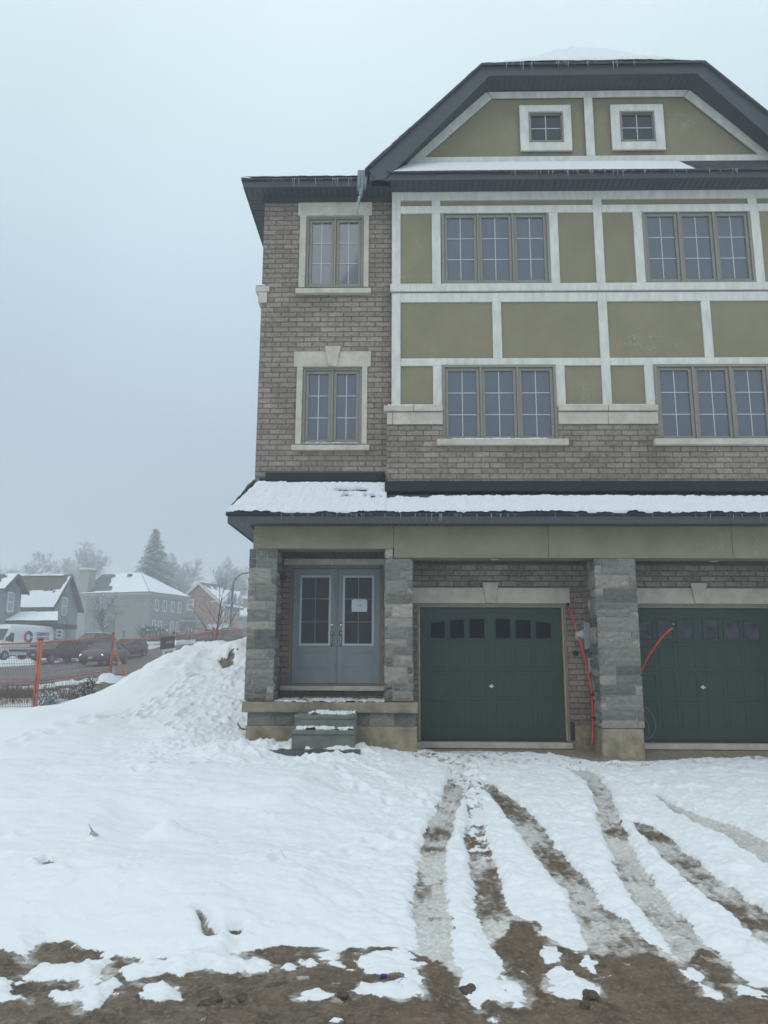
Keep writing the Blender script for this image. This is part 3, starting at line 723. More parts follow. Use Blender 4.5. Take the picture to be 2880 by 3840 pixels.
# main eave (stucco block)
zm1 = RZ(r8, 900, 500, YU); zm0 = RZ(r8, 900, 528, YU)
gxL = RX(r8, 45, 500, YU)
gxC = 0.5*(on_y(*r8(505, 75), YU).x+on_y(*r8(1395, 65), YU).x)
mir = lambda x: 2*gxC-x
gxR = mir(gxL)
box(gxL+.02, gxR-.02, YU, YU+.03, zm0, zm1).build('main_fascia', m_fascia, H, bevel=.004)
soffit(XS-.03, gxR-.03, YU+.032, YT-.002, z_sof-.004)
box(gxL+.02, gxL+.045, YU+.031, YUL+.4, zm0, zm1).build('main_fascia', m_fascia, H)
# gable: wall, rakes, clipped top
gp = [U(r8, 205, 468, YR), U(r8, 520, 180, YR)]
zgb = gp[0][1]; xg0 = gp[0][0]; xg1, zgt = gp[1]
slope = (zgt-zgb)/(xg1-xg0)
outl = [(xg0, zgb), (mir(xg0), zgb), (mir(xg1), zgt), (xg1, zgt)]
MB().prism_y([(xg0-.3, zgb-.3), (mir(xg0)+.3, zgb-.3), (mir(xg1), zgt+.02), (xg1, zgt+.02)], YR+.05, YR+.15).build('gable_wall', m_olive, H)
# rake trims (pale)
tb = .155; L_ = math.hypot(1, slope); dx = tb*L_/slope
def bar(pts, Y, dep, name, m): return MB().prism_y(pts, Y, Y+dep).build(name, m, H, bevel=.003)
zb_t = zgb+.115
bar([(xg0-.05, zgb), (mir(xg0)+.05, zgb), (mir(xg0)+.05-.12/slope, zb_t), (xg0-.05+.12/slope, zb_t)], YT, .03, 'gable_trim', m_trim)
xs_ = xg0-.05+.12/slope
def rake_trim(sgn):
    P = [(xs_, zb_t+.003), (xs_+dx, zb_t+.003), (xg1+dx*.45, zgt-.12), (xg1, zgt)]
    if sgn < 0: P = [(mir(x), z) for x, z in P][::-1]
    bar(P, YT, .03, 'gable_trim', m_trim)
rake_trim(1); rake_trim(-1)
bar([(xg1+dx*.45+.01, zgt-.12), (mir(xg1+dx*.45)-.01, zgt-.12), (mir(xg1)-.02, zgt), (xg1+.02, zgt)], YT, .03, 'gable_trim', m_trim)
zgi = zgt-.123
bar([(gxC-.075, zb_t+.003), (gxC+.075, zb_t+.003), (gxC+.075, zgi), (gxC-.075, zgi)], YT, .03, 'gable_trim', m_trim)
# small gable windows with broad surrounds
for (ox0, oy0, ox1, oy1, ix0, iy0, ix1, iy1) in ((657,231,865,415, 693,260,832,380), (1026,228,1240,411, 1062,257,1202,377)):
    o_ = rect(r8, ox0, oy0, ox1, oy1, YT); i_ = rect(r8, ix0, iy0, ix1, iy1, YT)
    s = MB(); Y0 = YT-.008
    for q in ((o_[0], i_[0], o_[2], o_[3]), (i_[1], o_[1], o_[2], o_[3]), (i_[0]+.001, i_[1]-.001, i_[3], o_[3]-.001), (i_[0]+.001, i_[1]-.001, o_[2]+.001, i_[2])):
        s.box(q[0], q[1], Y0, Y0+.045, q[2], q[3])
    s.build('window_surround', m_trim, H, bevel=.004)
    window(i_, 1, YT-.02, rows=2, gm=m_gglass)
# rake fascias and roof over the gable
F0 = on_y(*r8(45, 495), YU); F1 = on_y(*r8(505, 76), YU)
G1 = on_y(*r8(535, 115), YU); G0 = on_y(*r8(110, 530), YU)
ztop = F1.z; zfl_ = G1.z
def rake(sgn):
    P = [(F0.x, F0.z), (F0.x+.12, zm0), (G0.x, zm0), (G1.x, G1.z), (F1.x, F1.z)]
    if sgn < 0: P = [(mir(x), z) for x, z in P][::-1]
    bar(P, YU-.02, .05, 'rake_fascia', m_fascia)
rake(1); rake(-1)
bar([(G1.x+.003, G1.z), (mir(G1.x)-.003, G1.z), (mir(F1.x)-.003, ztop), (F1.x+.003, ztop)], YU-.02, .05, 'rake_fascia', m_fascia)
YB = YU+8.5
def slab(pts, th=.05): 
    return pts
gr = MB(); e = .05
A = (F0.x-.06, YU-.07, F0.z-.01); B = (F1.x-.02, YU-.07, ztop+.02)
apex_y = YU-.07+1.6; apex = (gxC, apex_y, ztop+1.55)
gr.prism([A, B, apex, (gxC, YB, apex[2]), (A[0], YB, A[2])], (0,0,-.045))
mA = (mir(A[0]), A[1], A[2]); mB = (mir(B[0]), B[1], B[2])
gr.prism([mA, (mA[0], YB, A[2]), (gxC, YB, apex[2]), apex, mB], (0,0,-.045))
gr.prism([(B[0], B[1], B[2]-.001), (mB[0], mB[1], mB[2]-.001), (apex[0], apex[1], apex[2]-.001)], (0,0,-.045))
gr.build('gable_roof', m_shingle, H)
MB().prism_y([(A[0], A[2]), (mA[0], A[2]), (mB[0], B[2]), (gxC, apex[2]), (B[0], B[2])], YB-.1, YB).build('gable_back', m_olive, H)
# soffit under rakes: planks following the slope
so = MB(); sp_ = MB()
def soff_strip(P0, P1, n):
    for i in range(n):
        a = P0.lerp(P1, (i+.04)/n); b = P0.lerp(P1, (i+.96)/n)
        sp_.prism([(a.x, YU+.031, a.z), (b.x, YU+.031, b.z), (b.x, YT-.002, b.z), (a.x, YT-.002, a.z)], (0,0,.01))
    a, b = P0, P1
    so.prism([(a.x, YU+.031, a.z+.014), (b.x, YU+.031, b.z+.014), (b.x, YR, b.z+.014), (a.x, YR, a.z+.014)], (0,0,.006))
T0 = Vector((G0.x-.12, 0, zm0-.0)); T1 = Vector((G1.x, 0, zgt+.012))
S0 = Vector((xg0-.35, 0, zgb-.35*slope+.02)); S1 = Vector((xg1, 0, zgt+.015))
nsl = int((S1-S0).length/.1)
soff_strip(S0, S1, nsl); soff_strip(Vector((mir(S0.x), 0, S0.z)), Vector((mir(S1.x), 0, S1.z)), nsl)
soff_strip(S1, Vector((mir(S1.x), 0, S1.z)), int((mir(S1.x)-S1.x)/.1))
sb_ = so.build('rake_soffit', m_gap, H); sp_.build('soffit_planks', m_soffit, sb_)
# skirt roof in front of the gable, with its snow
zk0 = zm1+.005; zk1 = zgb-.02
ks = MB(); ks.prism([(gxL+.3, YU-.04, zk0), (gxR-.3, YU-.04, zk0), (gxR-.6, YT-.02, zk1), (gxL+.6, YT-.02, zk1)], (0,0,-.02)); ks.build('gable_skirt_roof', m_shingle, H)
# porch lamp, ceiling lights, vent
lx = pl1+.02
lm = MB(); lm.disc_stack((pl1+.01, YP+.30, RZ(r2, 455, 545, YP+.3)), (1,0,0), [(0,.05),(.02,.05),(.05,.03)], 12); lm.box(pl1+.03, pl1+.09, YP+.26, YP+.34, RZ(r2, 455, 575, YP+.3), RZ(r2, 455, 520, YP+.3)); lm.build('wall_light', m_black, H, bevel=.01)
for reg, x, y in ((r3, 735, 412), (r4, 1240, 426)):
    d = ray(*reg(x, y)); t = (z_cr-.005-CAM.z)/d.z; p = CAM+d*t
    MB().disc_stack((p.x, p.y, z_cr), (0,0,-1), [(0,.065),(.006,.065),(.008,.05)], 20).build('ceiling_light', m_doorw, H)
p = on_y(*r3(1368, 1141), YG-.01); MB().disc_stack((p.x, YG-.004, p.z), (0,-1,0), [(0,.05),(.01,.045)], 12).build('wall_vent', m_black, H)
p = on_y(*r3(1345, 1740), YG)
box(p.x-.05, p.x+.03, YG-.004, YG+.008, .03, .33).build('foundation_gap', m_black, H)
# snow caps on flat ledges
def snow_strip(x0, x1, y0, y1, z, h, name='snow_cap', seed=1, parent=None, n=60):
    r = random.Random(seed); v = []; f = []
    for i in range(n+1):
        x = x0+(x1-x0)*i/n; k = min(1, min(i, n-i)/3)
        hh = max(.002, h*(.4+.9*r.random())*k)
        v += [(x, y0-.004, z+.001), (x, y0+.0, z+hh*.7), (x, (y0+y1)/2, z+hh), (x, y1, z+hh*.9)]
    for i in range(n):
        for k in range(3): q = i*4+k; f.append((q, q+4, q+5, q+1))
    mb = MB(); mb.v = v; mb.f = f
    return mb.build(name, m_snow, parent or H, smooth=True)
for i, (a, b, y0, z) in enumerate(((w3[0]+.1, w3[1]-.15, 11.86, w3[2]-.001), (fB[0], fB[1], YL-.06, wB[2]), (XB, w3[0]-.3, 11.87, z_cap1))):
    snow_strip(a, b, y0, y0+.1, z, .022, seed=i+3)
snow_strip(XL-.1, XL+.1, YL-.05, YL+.5, z_o1, .04, seed=8, n=10)
# ================================================================== GROUND
def vnoise(x, y, seed):
    r = np.random.default_rng(seed); G = r.random((256, 256))
    xi = np.floor(x).astype(int); yi = np.floor(y).astype(int); fx = x-xi; fy = y-yi
    fx = fx*fx*fx*(fx*(fx*6-15)+10); fy = fy*fy*fy*(fy*(fy*6-15)+10)
    a = G[xi & 255, yi & 255]; b = G[(xi+1) & 255, yi & 255]; c = G[xi & 255, (yi+1) & 255]; d = G[(xi+1) & 255, (yi+1) & 255]
    return (a*(1-fx)+b*fx)*(1-fy)+(c*(1-fx)+d*fx)*fy
def fbm(x, y, s, seed, oct=4, gain=.5):
    o = np.zeros_like(x); a = 1.0; t = 0
    c, sn = math.cos(.6), math.sin(.6)
    for k in range(oct):
        o += a*(vnoise(x*s, y*s, seed+k)-.5); t += a; a *= gain; s *= 2.03; x, y = c*x-sn*y, sn*x+c*y
    return o/t*2
def sstep(e0, e1, x):
    t = np.clip((x-e0)/(e1-e0), 0, 1); return t*t*(3-2*t)
# street side: height depends on the distance along the street
def z_far(x, y):
    s = y+.3*x
    return 1.36+np.interp(s, [-60, 10, 18, 23.5, 29, 44, 49, 56, 65, 85, 130, 250, 1500], [-2.6, -1.9, -1.6, -1.36, -1.15, -.74, -.52, .1, .95, 1.75, 3.0, 5.0, 9.0])
def crest_point(px, py, Y):
    p = on_y(*rA(px, py), Y); return p.x, p.y, p.z
CP = [crest_point(*q) for q in ((0,1345,16.0),(280,1300,16.6),(560,1240,17.2),(740,1175,17.6),(900,1110,18),(1000,1055,18.2),(1100,990,18.4),(1250,922,18.6),(1400,884,18.6),(1590,857,18.6))]
print('crest', [(round(a,2), round(c,2)) for a, b, c in CP])
cx_ = np.array([p[0] for p in CP]); cy_ = np.array([p[1] for p in CP]); cz_ = np.array([p[2] for p in CP])-.12
def z_near(x, y):
    base = np.interp(y, [3, 4.5, 7, 10, 12, 13.2, 40], [-.26, -.25, -.22, -.13, -.05, -.02, 0.0])
    side = np.interp(x, [-8, -3.4, -1.2, .2, 2.5, 4, 9], [-.0, .06, .10, .0, -.07, -.10, -.12])
    z = base+side*sstep(6, 11.5, y)
    # apron right in front of the garages is level with the sills
    z = np.where(x > -.6, z+(.0-z-.10)*sstep(12.2, 12.85, y), z)
    return z
def z_ground(x, y):
    zn = z_near(x, y)
    cz = np.interp(x, cx_, cz_); cy = np.interp(x, cx_, cy_)
    cz = np.where(x > cx_[-1], cz_[-1]+(x-cx_[-1])*.05, cz); cz = np.minimum(cz, 2.2)
    t = np.clip((y-12.3)/(cy-12.3), 0, 1); t = .35*t+.65*t*t*(3-2*t)
    lawn = zn+(cz-zn)*t
    left = 1-sstep(-3.9, -2.8, x)*1.0
    z = np.where(y > 12.3, zn+(lawn-zn)*(1-sstep(XL+.12, XL+1.0, x)), zn)
    zf = z_far(x, y)
    back = sstep(0, 1, (y-cy-.4)/(3.2))
    z = z+(zf-z)*back*(1-sstep(XL+.12, XL+1.5, x)*sstep(40, 25, y))
    # far left of the lot falls to the street level too
    wl = sstep(-10, -17, x)*sstep(2, 10, y)
    z = z+(zf-.1-z)*wl*(1-back)
    return z
def to_ground(reg_or_none, px, py):
    """pixel of the photo -> point on the bare ground"""
    if reg_or_none is not None: px, py = reg_or_none(px, py)
    d = ray(px, py); z = -.2
    for _ in range(12):
        t = (z-CAM.z)/d.z; x = d.x*t; y = d.y*t
        z = .5*z+.5*float(z_ground(np.array([x]), np.array([y]))[0])
    return x, y
def hit_ground(reg, px, py, t0=6, t1=60):
    if reg is not None: px, py = reg(px, py)
    d = ray(px, py); ts = np.arange(t0, t1, .04); xs, ys_, zs = d.x*ts, d.y*ts, CAM.z+d.z*ts
    k = np.argmax(zs < z_ground(xs, ys_)+.12); return float(xs[k]), float(ys_[k]), float(zs[k])
def gpoly(pts, reg=None): return np.array([to_ground(reg, *p) for p in pts])
# tyre tracks (edges measured in the photo)
TA = [(973,1668),(945,1739),(918,1798),(907,1850),(897,1902),(888,1972),(895,2020),(900,2055),(911,2097),(915,2200),(1001,2200),(999,2111),(987,2059),(980,2024),(968,1972),(966,1920),(966,1850),(977,1798),(994,1750),(1012,1700),(1020,1675)]
TB = [(1010,1740),(1001,1819),(1008,1850),(1013,1902),(1025,1937),(1025,1972),(1040,2006),(1060,2041),(1073,2093),(1090,2200),(1180,2200),(1158,2040),(1150,1992),(1104,1972),(1094,1937),(1081,1902),(1070,1868),(1060,1833),(1046,1800),(1039,1739)]
TC = [(1030,1682),(1083,1756),(1125,1812),(1156,1854),(1198,1909),(1225,1948),(1239,1979),(1257,2017),(1274,2059),(1300,2200),(1560,2200),(1472,2087),(1430,2055),(1395,2031),(1361,1996),(1305,1965),(1270,1906),(1229,1868),(1194,1826),(1180,1798),(1152,1767),(1125,1743),(1083,1711),(1052,1684)]
TD = [(1215,1662),(1260,1687),(1281,1729),(1288,1771),(1302,1812),(1319,1854),(1333,1896),(1361,1948),(1382,1972),(1413,2000),(1430,2024),(1475,2086),(1530,2200),(1680,2200),(1597,2125),(1566,2090),(1517,2038),(1493,2000),(1448,1955),(1416,1913),(1392,1875),(1368,1833),(1347,1791),(1333,1750),(1319,1715),(1291,1677),(1262,1664)]
TE = [(1358,1778),(1385,1809),(1416,1840),(1458,1889),(1510,1934),(1566,1972),(1604,2010),(1660,2048),(1720,2090),(1740,2030),(1659,1982),(1625,1955),(1569,1916),(1527,1882),(1482,1847),(1448,1812),(1409,1788)]
TF = [(1398,1714),(1451,1755),(1500,1786),(1569,1814),(1625,1852),(1660,1877),(1720,1915),(1720,1862),(1659,1824),(1611,1798),(1552,1778),(1482,1755),(1420,1722)]
TG = [(1569,1679),(1610,1696),(1659,1717),(1720,1745),(1720,1728),(1660,1700),(1610,1684)]
MUD = [(-400,2060),(0,2057),(31,2071),(62,2085),(75,2060),(83,2046),(104,2039),(149,2043),(170,2052),(181,2057),(215,2060),(226,2074),(255,2066),(288,2071),(312,2088),(345,2080),(390,2071),(440,2066),(470,2070),(500,2066),(518,2062),(564,2052),(609,2045),(640,2050),(685,2052),(727,2055),(761,2048),(782,2059),(812,2052),(845,2048),(880,2056),(904,2062),(950,2080),(1001,2110),(1050,2060),(1085,2010),(1104,1990),(1158,1992),(1165,2022),(1190,2030),(1215,2045),(1250,2067),(1262,2056),(1274,2059),(1330,2070),(1400,2058),(1440,2064),(1474,2088),(1500,2050),(1530,2050),(1580,2090),(1600,2124),(1630,2138),(1660,2140),(1800,2180),(2400,2260),(2400,2700),(-1500,2700),(-1500,2060)]
RIDGE = [(975,2010),(985,2059),(997,2105),(1003,2140),(1006,2172),(1040,2178),(1052,2160),(1090,2172),(1112,2150),(1092,2118),(1073,2120),(1077,2100),(1068,2066),(1045,2030),(1030,2000)]
PATCH = [[(52,2116),(99,2092),(139,2094),(170,2084),(222,2081),(229,2095),(215,2113),(184,2134),(172,2120),(104,2120)],
 [(267,2102),(312,2095),(365,2084),(420,2066),(479,2052),(521,2088),(486,2099),(437,2092),(392,2116),(365,2102),(323,2116),(288,2120)],
 [(111,2154),(122,2147),(167,2154),(243,2131),(254,2154),(222,2158),(215,2179),(194,2180),(198,2165),(139,2166)],
 [(309,2165),(313,2137),(365,2130),(385,2148),(382,2158),(347,2170)], [(0,2118),(14,2122),(22,2148),(50,2165),(20,2172),(-60,2175),(-60,2110)],
 [(774,2076),(813,2058),(866,2058),(904,2080),(904,2094),(880,2104),(803,2104)], [(876,2104),(904,2094),(912,2150),(886,2150),(868,2128)],
 [(768,2140),(789,2124),(831,2121),(866,2130),(886,2150),(817,2154)], [(690,2062),(712,2059),(716,2070),(700,2072)], [(658,2080),(672,2078),(686,2088),(668,2094)],
 [(713,2086),(735,2084),(757,2094),(722,2096)], [(545,2075),(560,2072),(572,2080),(575,2092),(560,2095),(552,2084)], [(617,2092),(630,2090),(628,2097)],
 [(1170,2055),(1190,2052),(1212,2068),(1201,2083),(1180,2083)], [(1191,2110),(1208,2090),(1240,2106),(1291,2132),(1291,2142),(1270,2146),(1246,2160),(1205,2155),(1191,2138)],
 [(1255,2083),(1270,2067),(1290,2108),(1272,2100)], [(1482,2098),(1500,2096),(1507,2114),(1495,2118)], [(1524,2131),(1545,2142),(1556,2157),(1535,2150)],
 [(1083,2122),(1110,2128),(1135,2155),(1120,2170),(1086,2160)], [(655,2150),(690,2140),(715,2150),(690,2160),(662,2160)], [(1590,2128),(1625,2140),(1659,2150),(1659,2160),(1600,2150)]]
APRON = [(905,1600),(925,1622),(990,1630),(1083,1626),(1150,1628),(1222,1634),(1291,1646),(1395,1645),(1480,1640),(1560,1637),(1659,1634),(1900,1634),(1900,1540),(890,1540)]
SLUSH = [(770,1606),(815,1600),(890,1606),(935,1622),(1083,1622),(1222,1632),(1291,1644),(1395,1643),(1659,1632),(1800,1632),(1800,1652),(1500,1656),(1290,1668),(1130,1662),(1066,1664),(1075,1690),(1050,1740),(1060,1800),(1065,1860),(1015,1850),(1003,1800),(1000,1730),(965,1670),(930,1656),(880,1640),(800,1618)]
def sdist(P, x, y, pad=1.2):
    """signed distance (positive inside) of points to polygon P; far points get -pad"""
    out = np.full(x.shape, -pad)
    m = (x > P[:,0].min()-pad) & (x < P[:,0].max()+pad) & (y > P[:,1].min()-pad) & (y < P[:,1].max()+pad)
    px, py = x[m], y[m]; d2 = np.full(px.shape, 1e9); ins = np.zeros(px.shape, bool)
    n = len(P)
    for i in range(n):
        ax, ay = P[i]; bx, by = P[(i+1) % n]; ex, ey = bx-ax, by-ay
        L2 = ex*ex+ey*ey+1e-12; t = np.clip(((px-ax)*ex+(py-ay)*ey)/L2, 0, 1)
        d2 = np.minimum(d2, (px-ax-t*ex)**2+(py-ay-t*ey)**2)
        c = ((ay > py) != (by > py)) & (px < (bx-ax)*(py-ay)/((by-ay) if abs(by-ay) > 1e-12 else 1e-12)+ax)
        ins ^= c
    d = np.sqrt(d2); out[m] = np.clip(np.where(ins, d, -d), -pad, 50)
    return out
def axis(lo, hi, dlo, dhi, fine, growth, end_lo, end_hi):
    a = list(np.arange(dlo, dhi, fine)); s = fine; v = a[-1]
    while v < end_hi: s = min(s*growth, 60); v += s; a.append(v)
    s = fine; v = a[0]; pre = []
    while v > end_lo: s = min(s*growth, 60); v -= s; pre.append(v)
    return np.array(pre[::-1]+a)
gx = axis(0, 0, -4.2, 4.6, .017, 1.035, -900, 900)
ys = []; v = 3.3; 
while v < 14.5: ys.append(v); v += max(.009, .0032*v*.75)
s = ys[-1]-ys[-2]
while v < 1200:
    ys.append(v); s = min(s*(1.012 if v < 22 else 1.05), 60); v += s
pre = []; v = 3.3; s = .02
while v > -200: v -= s; s *= 1.25; pre.append(v)
gy = np.array(pre[::-1]+ys)
print('grid', len(gx), len(gy), len(gx)*len(gy))
X, Y = np.meshgrid(gx, gy); X = X.ravel(); Y = Y.ravel()
Zb = z_ground(X, Y)
near = (Y < 24) & (X > -16) & (X < 12)
xn, yn = X[near], Y[near]
def G(P): return sdist(gpoly(P), xn, yn)
jit = .035*fbm(xn, yn, 6, 40, 4)+.024*fbm(xn, yn, 26, 50, 3)
tracks = np.full(xn.shape, -1.2)
fbias = np.zeros(xn.shape)
for P, fb in ((TA, .13), (TB, -.20), (TC, -.16), (TD, .12), (TE, -.14), (TF, .15)):
    g_ = G(P); fbias = np.where(g_ > -.08, fb, fbias); tracks = np.maximum(tracks, g_)
tracks = tracks-.018
trackG = G(TG)
mud = G(MUD); ridge = G(RIDGE)+.02
pat = np.full(xn.shape, -1.2)
for P in PATCH: pat = np.maximum(pat, G(P)+.030)
apron = G(APRON); slush = G(SLUSH)
pj = jit*1.0
snow_sd = np.minimum(-tracks, -mud); snow_sd = np.minimum(snow_sd, -apron+0.0)
snow_sd = np.maximum(snow_sd, np.minimum(ridge, .1)); snow_sd = np.maximum(snow_sd, pat)
snow_sd = snow_sd+pj*(1+.5*sstep(-.1, .02, pat))+.03*fbm(xn, yn, 3.5, 140, 3)*sstep(-.1, .1, np.maximum(pat, mud))
# random crumbs of snow on the mud edge
cr_ = fbm(xn, yn, 9, 90, 3)
crumb = (cr_-.62)*.25 - .02*sstep(0.2, .8, mud)-.3*sstep(-.1, -.5, mud)*0
snow_sd = np.where(mud > 0, np.maximum(snow_sd, crumb), snow_sd)
under = ((xn > -3.35) & (yn > 12.05) & ((xn > x_seam) | (yn > 12.05)))
in_apron = sstep(-.02, .03, apron)
lawn = (xn < float(gpoly([(900,2000)])[0][0])+.2)
# lawn on the left is deeper and smooth
deep = sstep(.0, -1.2, xn+ .35*(yn-5)/7*0)
T = .055+.075*deep
T = T*(1-.55*sstep(-.03, .06, pat)*(mud > 0))
T = T*(.38+.62*sstep(-.05, -.75, mud))*(.22+.78*sstep(-.1, -1.1, apron))*(1+.9*sstep(-.03, .05, pat))
cover = np.clip(snow_sd/(.06+.08*sstep(-.6, 0, mud)), 0, 1); cover = cover*(1.7-.7*cover)
h = T*cover
# soft relief of the untouched snow
relief = .16*fbm(xn, yn, .55, 3, 3)*deep*sstep(0, .8, snow_sd)+.05*deep*fbm(xn, yn, 1.5, 39, 4)*sstep(0, .4, snow_sd)+.030*fbm(xn*.8, yn*1.6, 2.0, 7, 3)*sstep(0, .3, snow_sd)
tramp = np.maximum(sstep(-1.6, .4, xn)*1.0, sstep(9.4, 10.6, yn)*sstep(-5, -2.6, xn))
h = h+relief+cover*(.026*fbm(xn, yn, 6, 17, 4)*(.30+.95*tramp)+.013*fbm(xn, yn, 17, 23, 3)*(.12+1.0*tramp)+.004*fbm(xn, yn, 30, 29, 2))
# footprints in the snow
fp = []
def prints(line, n, spread=.10, seed=1):
    r = random.Random(seed); pts = [(to_ground(None, *q) if q[1] > 1560 else hit_ground(None, *q)[:2]) for q in line]
    L = [0]
    for a, b in zip(pts[:-1], pts[1:]): L.append(L[-1]+math.hypot(b[0]-a[0], b[1]-a[1]))
    for i in range(n):
        s_ = L[-1]*(i+.5)/n
        for k in range(len(pts)-1):
            if L[k+1] >= s_: break
        t = (s_-L[k])/(L[k+1]-L[k]+1e-9); a, b = pts[k], pts[k+1]
        dx, dy = b[0]-a[0], b[1]-a[1]; q = math.hypot(dx, dy); sd = spread*(1 if i % 2 else -1)
        fp.append((a[0]+dx*t-dy/q*sd+r.uniform(-.05, .05), a[1]+dy*t+dx/q*sd+r.uniform(-.05, .05), math.atan2(dy, dx)+r.uniform(-.3, .3), r.uniform(.7, 1.1)))
prints([(10,1625),(140,1598),(230,1570),(290,1545),(330,1520),(370,1498),(400,1470),(430,1450),(470,1440)], 30, seed=2)
prints([(250,1552),(310,1528),(380,1500),(450,1490),(500,1500)], 16, seed=5, spread=.2)
prints([(330,1560),(400,1520),(470,1530),(520,1560)], 12, seed=6, spread=.25)
prints([(230,1660),(290,1655),(350,1690),(420,1665)], 7, seed=9, spread=.2)
prints([(520,1650),(620,1665),(700,1650),(790,1690),(850,1720),(900,1760)], 22, seed=11, spread=.25)
prints([(560,1900),(620,1870),(700,1880),(790,1860),(860,1800)], 10, seed=12, spread=.12)
for (a, b, th, dp) in fp:
    m = (np.abs(xn-a) < .45) & (np.abs(yn-b) < .45)
    u = (xn[m]-a)*math.cos(th)+(yn[m]-b)*math.sin(th); w = -(xn[m]-a)*math.sin(th)+(yn[m]-b)*math.cos(th)
    rr = np.sqrt((u/.15)**2+(w/.065)**2)
    h[m] += dp*(-.055*(1-sstep(.6, 1.15, rr))+.014*np.exp(-((rr-1.5)/.35)**2))
# lumps kicked up near the steps and the path, buried boulder, drifts
for (px, py, rad, hh) in ((358,1818,.14,.11),(200,1838,.05,.05),(24,1830,.05,.05),(560,1590,.10,.07),(590,1596,.10,.08),(640,1620,.08,.05),(700,1612,.09,.06),(760,1625,.09,.06),(730,1645,.10,.05),(480,1640,.3,.10),(380,1590,.5,.08)):
    a, b = to_ground(None, px, py); rr2 = ((xn-a)**2+(yn-b)**2)/rad**2
    h += hh*np.exp(-rr2)*(1+.3*fbm(xn, yn, 12, 77, 3))
# crusty lumps between the steps and the tracks
mnd = sstep(14.5, 17.0, yn)*sstep(-7.2, -5.6, xn)
h += cover*mnd*(.09*fbm(xn, yn, 2.2, 61, 4)+.05*np.clip(fbm(xn, yn, 6, 62, 3), -.2, 1))
lump = sstep(9.0, 11.0, yn)*sstep(-4.2, -2.8, xn)*sstep(.3, -1.0, xn)
lp = fbm(xn, yn, 7, 66, 3); h += cover*lump*.11*np.clip(lp-.05, 0, 1)
lp2 = fbm(xn, yn, 10, 166, 3); h += cover*.06*np.clip(lp2-.38, 0, 1)*sstep(-.2, .6, fbm(xn, yn, .9, 168, 2))
# dark pit in the lawn and cracks down to the mud
holes = np.full(xn.shape, -1.2)
for P in ([(88,1912),(100,1905),(112,1915),(104,1926),(90,1924)], [(424,2003),(440,2012),(455,2030),(468,2036),(452,2040),(440,2034),(434,2018)], [(500,2030),(520,2025),(512,2036)]):
    holes = np.maximum(holes, G(P)+jit*.5)
Pm = np.array([hit_ground(rA, *q)[:2] for q in [(1405,955),(1440,938),(1468,948),(1500,922),(1520,935),(1508,985),(1478,1002),(1450,1005),(1425,975)]])
mh = sdist(Pm, xn, yn)+jit*1.6; holes = np.maximum(holes, mh)
h += .16*np.exp(-((xn-Pm[:,0].mean())**2+(yn-Pm[:,1].max()-.18)**2)/.10)
h -= .10*sstep(-.05, .03, holes)
# compressed floor of the tracks
trk = sstep(-.11, -.04, tracks+pj)
inM = sstep(-.02, .05, mud+pj)
u2 = fbm(xn*2.2, yn*1.1, 9, 33, 4)
h += np.where(snow_sd < 0, .005*sstep(.03,.06,tracks)*np.sin(tracks*2*np.pi/.058)+.010*fbm(xn, yn, 14, 41, 4)+.006*fbm(xn, yn, 45, 46, 2), 0)
# lumpy churned mud along the road edge
edge_mud = inM*sstep(2175, 2120, 0*xn+2100)  # constant factor kept for clarity
rough_mud = (1-sstep(-.22, -.02, pat))*inM*sstep(.75, .35, mud)*sstep(-.2, -.9, xn)
h += rough_mud*(.060*np.clip(fbm(xn, yn, 3.5, 91, 4), -.4, 1)+.03*fbm(xn, yn, 11, 95, 3))
h += inM*(.022*fbm(xn, yn, 5, 161, 4)+.012*np.abs(fbm(xn, yn, 20, 162, 3)))*sstep(1.3, .5, mud)
# fill behind walls is irrelevant; keep the snow out from under the porch and house
shelter = ((xn > s0) & (xn < s1) & (yn > 11.75)) | ((xn > s1) & (yn > 12.35))
h = np.where(shelter, np.minimum(h, .0), h)
Z = Zb.copy(); Z[near] += h
# beyond the lot
far = ~near; fx_, fy_ = X[far], Y[far]
Z[far] += np.where(fy_ > 0, .05*fbm(fx_, fy_, .5, 5, 3), 0)
snowv = np.ones(X.shape, np.float32); dirt = np.zeros(X.shape, np.float32); wet = np.zeros(X.shape, np.float32)
sv = sstep(-.02, .045, snow_sd); sv = np.where(holes+0 > 0, 0, sv)
ap = sstep(-.03, .03, apron+pj*1.3)
sv = sv*(1-ap)
hole_f = sstep(-.03, .01, holes)
sv = sv*(1-hole_f)
sv = np.where(shelter, 0, sv)
# half melted slush film in the tracks above the mud, dirtier nearer the road
film = (1-inM)*np.clip(trk+sstep(-.05, .05, trackG+pj)*.6+sstep(-.05, .1, slush+pj*2), 0, 1)
yk = sstep(12.5, 5.2, yn)
tread = sstep(.03, .06, tracks)*np.sin(tracks*2*np.pi/.058)
film_amt = np.clip(.76+fbias+.07*tread+.40*u2+.62*fbm(xn, yn, 1.9, 58, 3)-.10*yk, 0, 1.1)
sl = sstep(-.05, .1, slush+pj*2)
sv = np.where(sl > 0, sv*(1-sl)+sl*np.clip(.66+.5*u2+.3*fbm(xn, yn, 2.5, 71, 3), 0, 1)*(1-ap), sv)
film_amt = np.where(inM > .5, 0, film_amt)
edge_sl = sstep(-.07, -.005, snow_sd)*(.42+.5*fbm(xn, yn, 8, 151, 3))*(1-sstep(.0, .04, holes))
snowv[near] = np.clip(sv, 0, 1); dirt[near] = np.clip(np.maximum(film*film_amt, edge_sl*(1-ap)), 0, 1)
wet[near] = inM
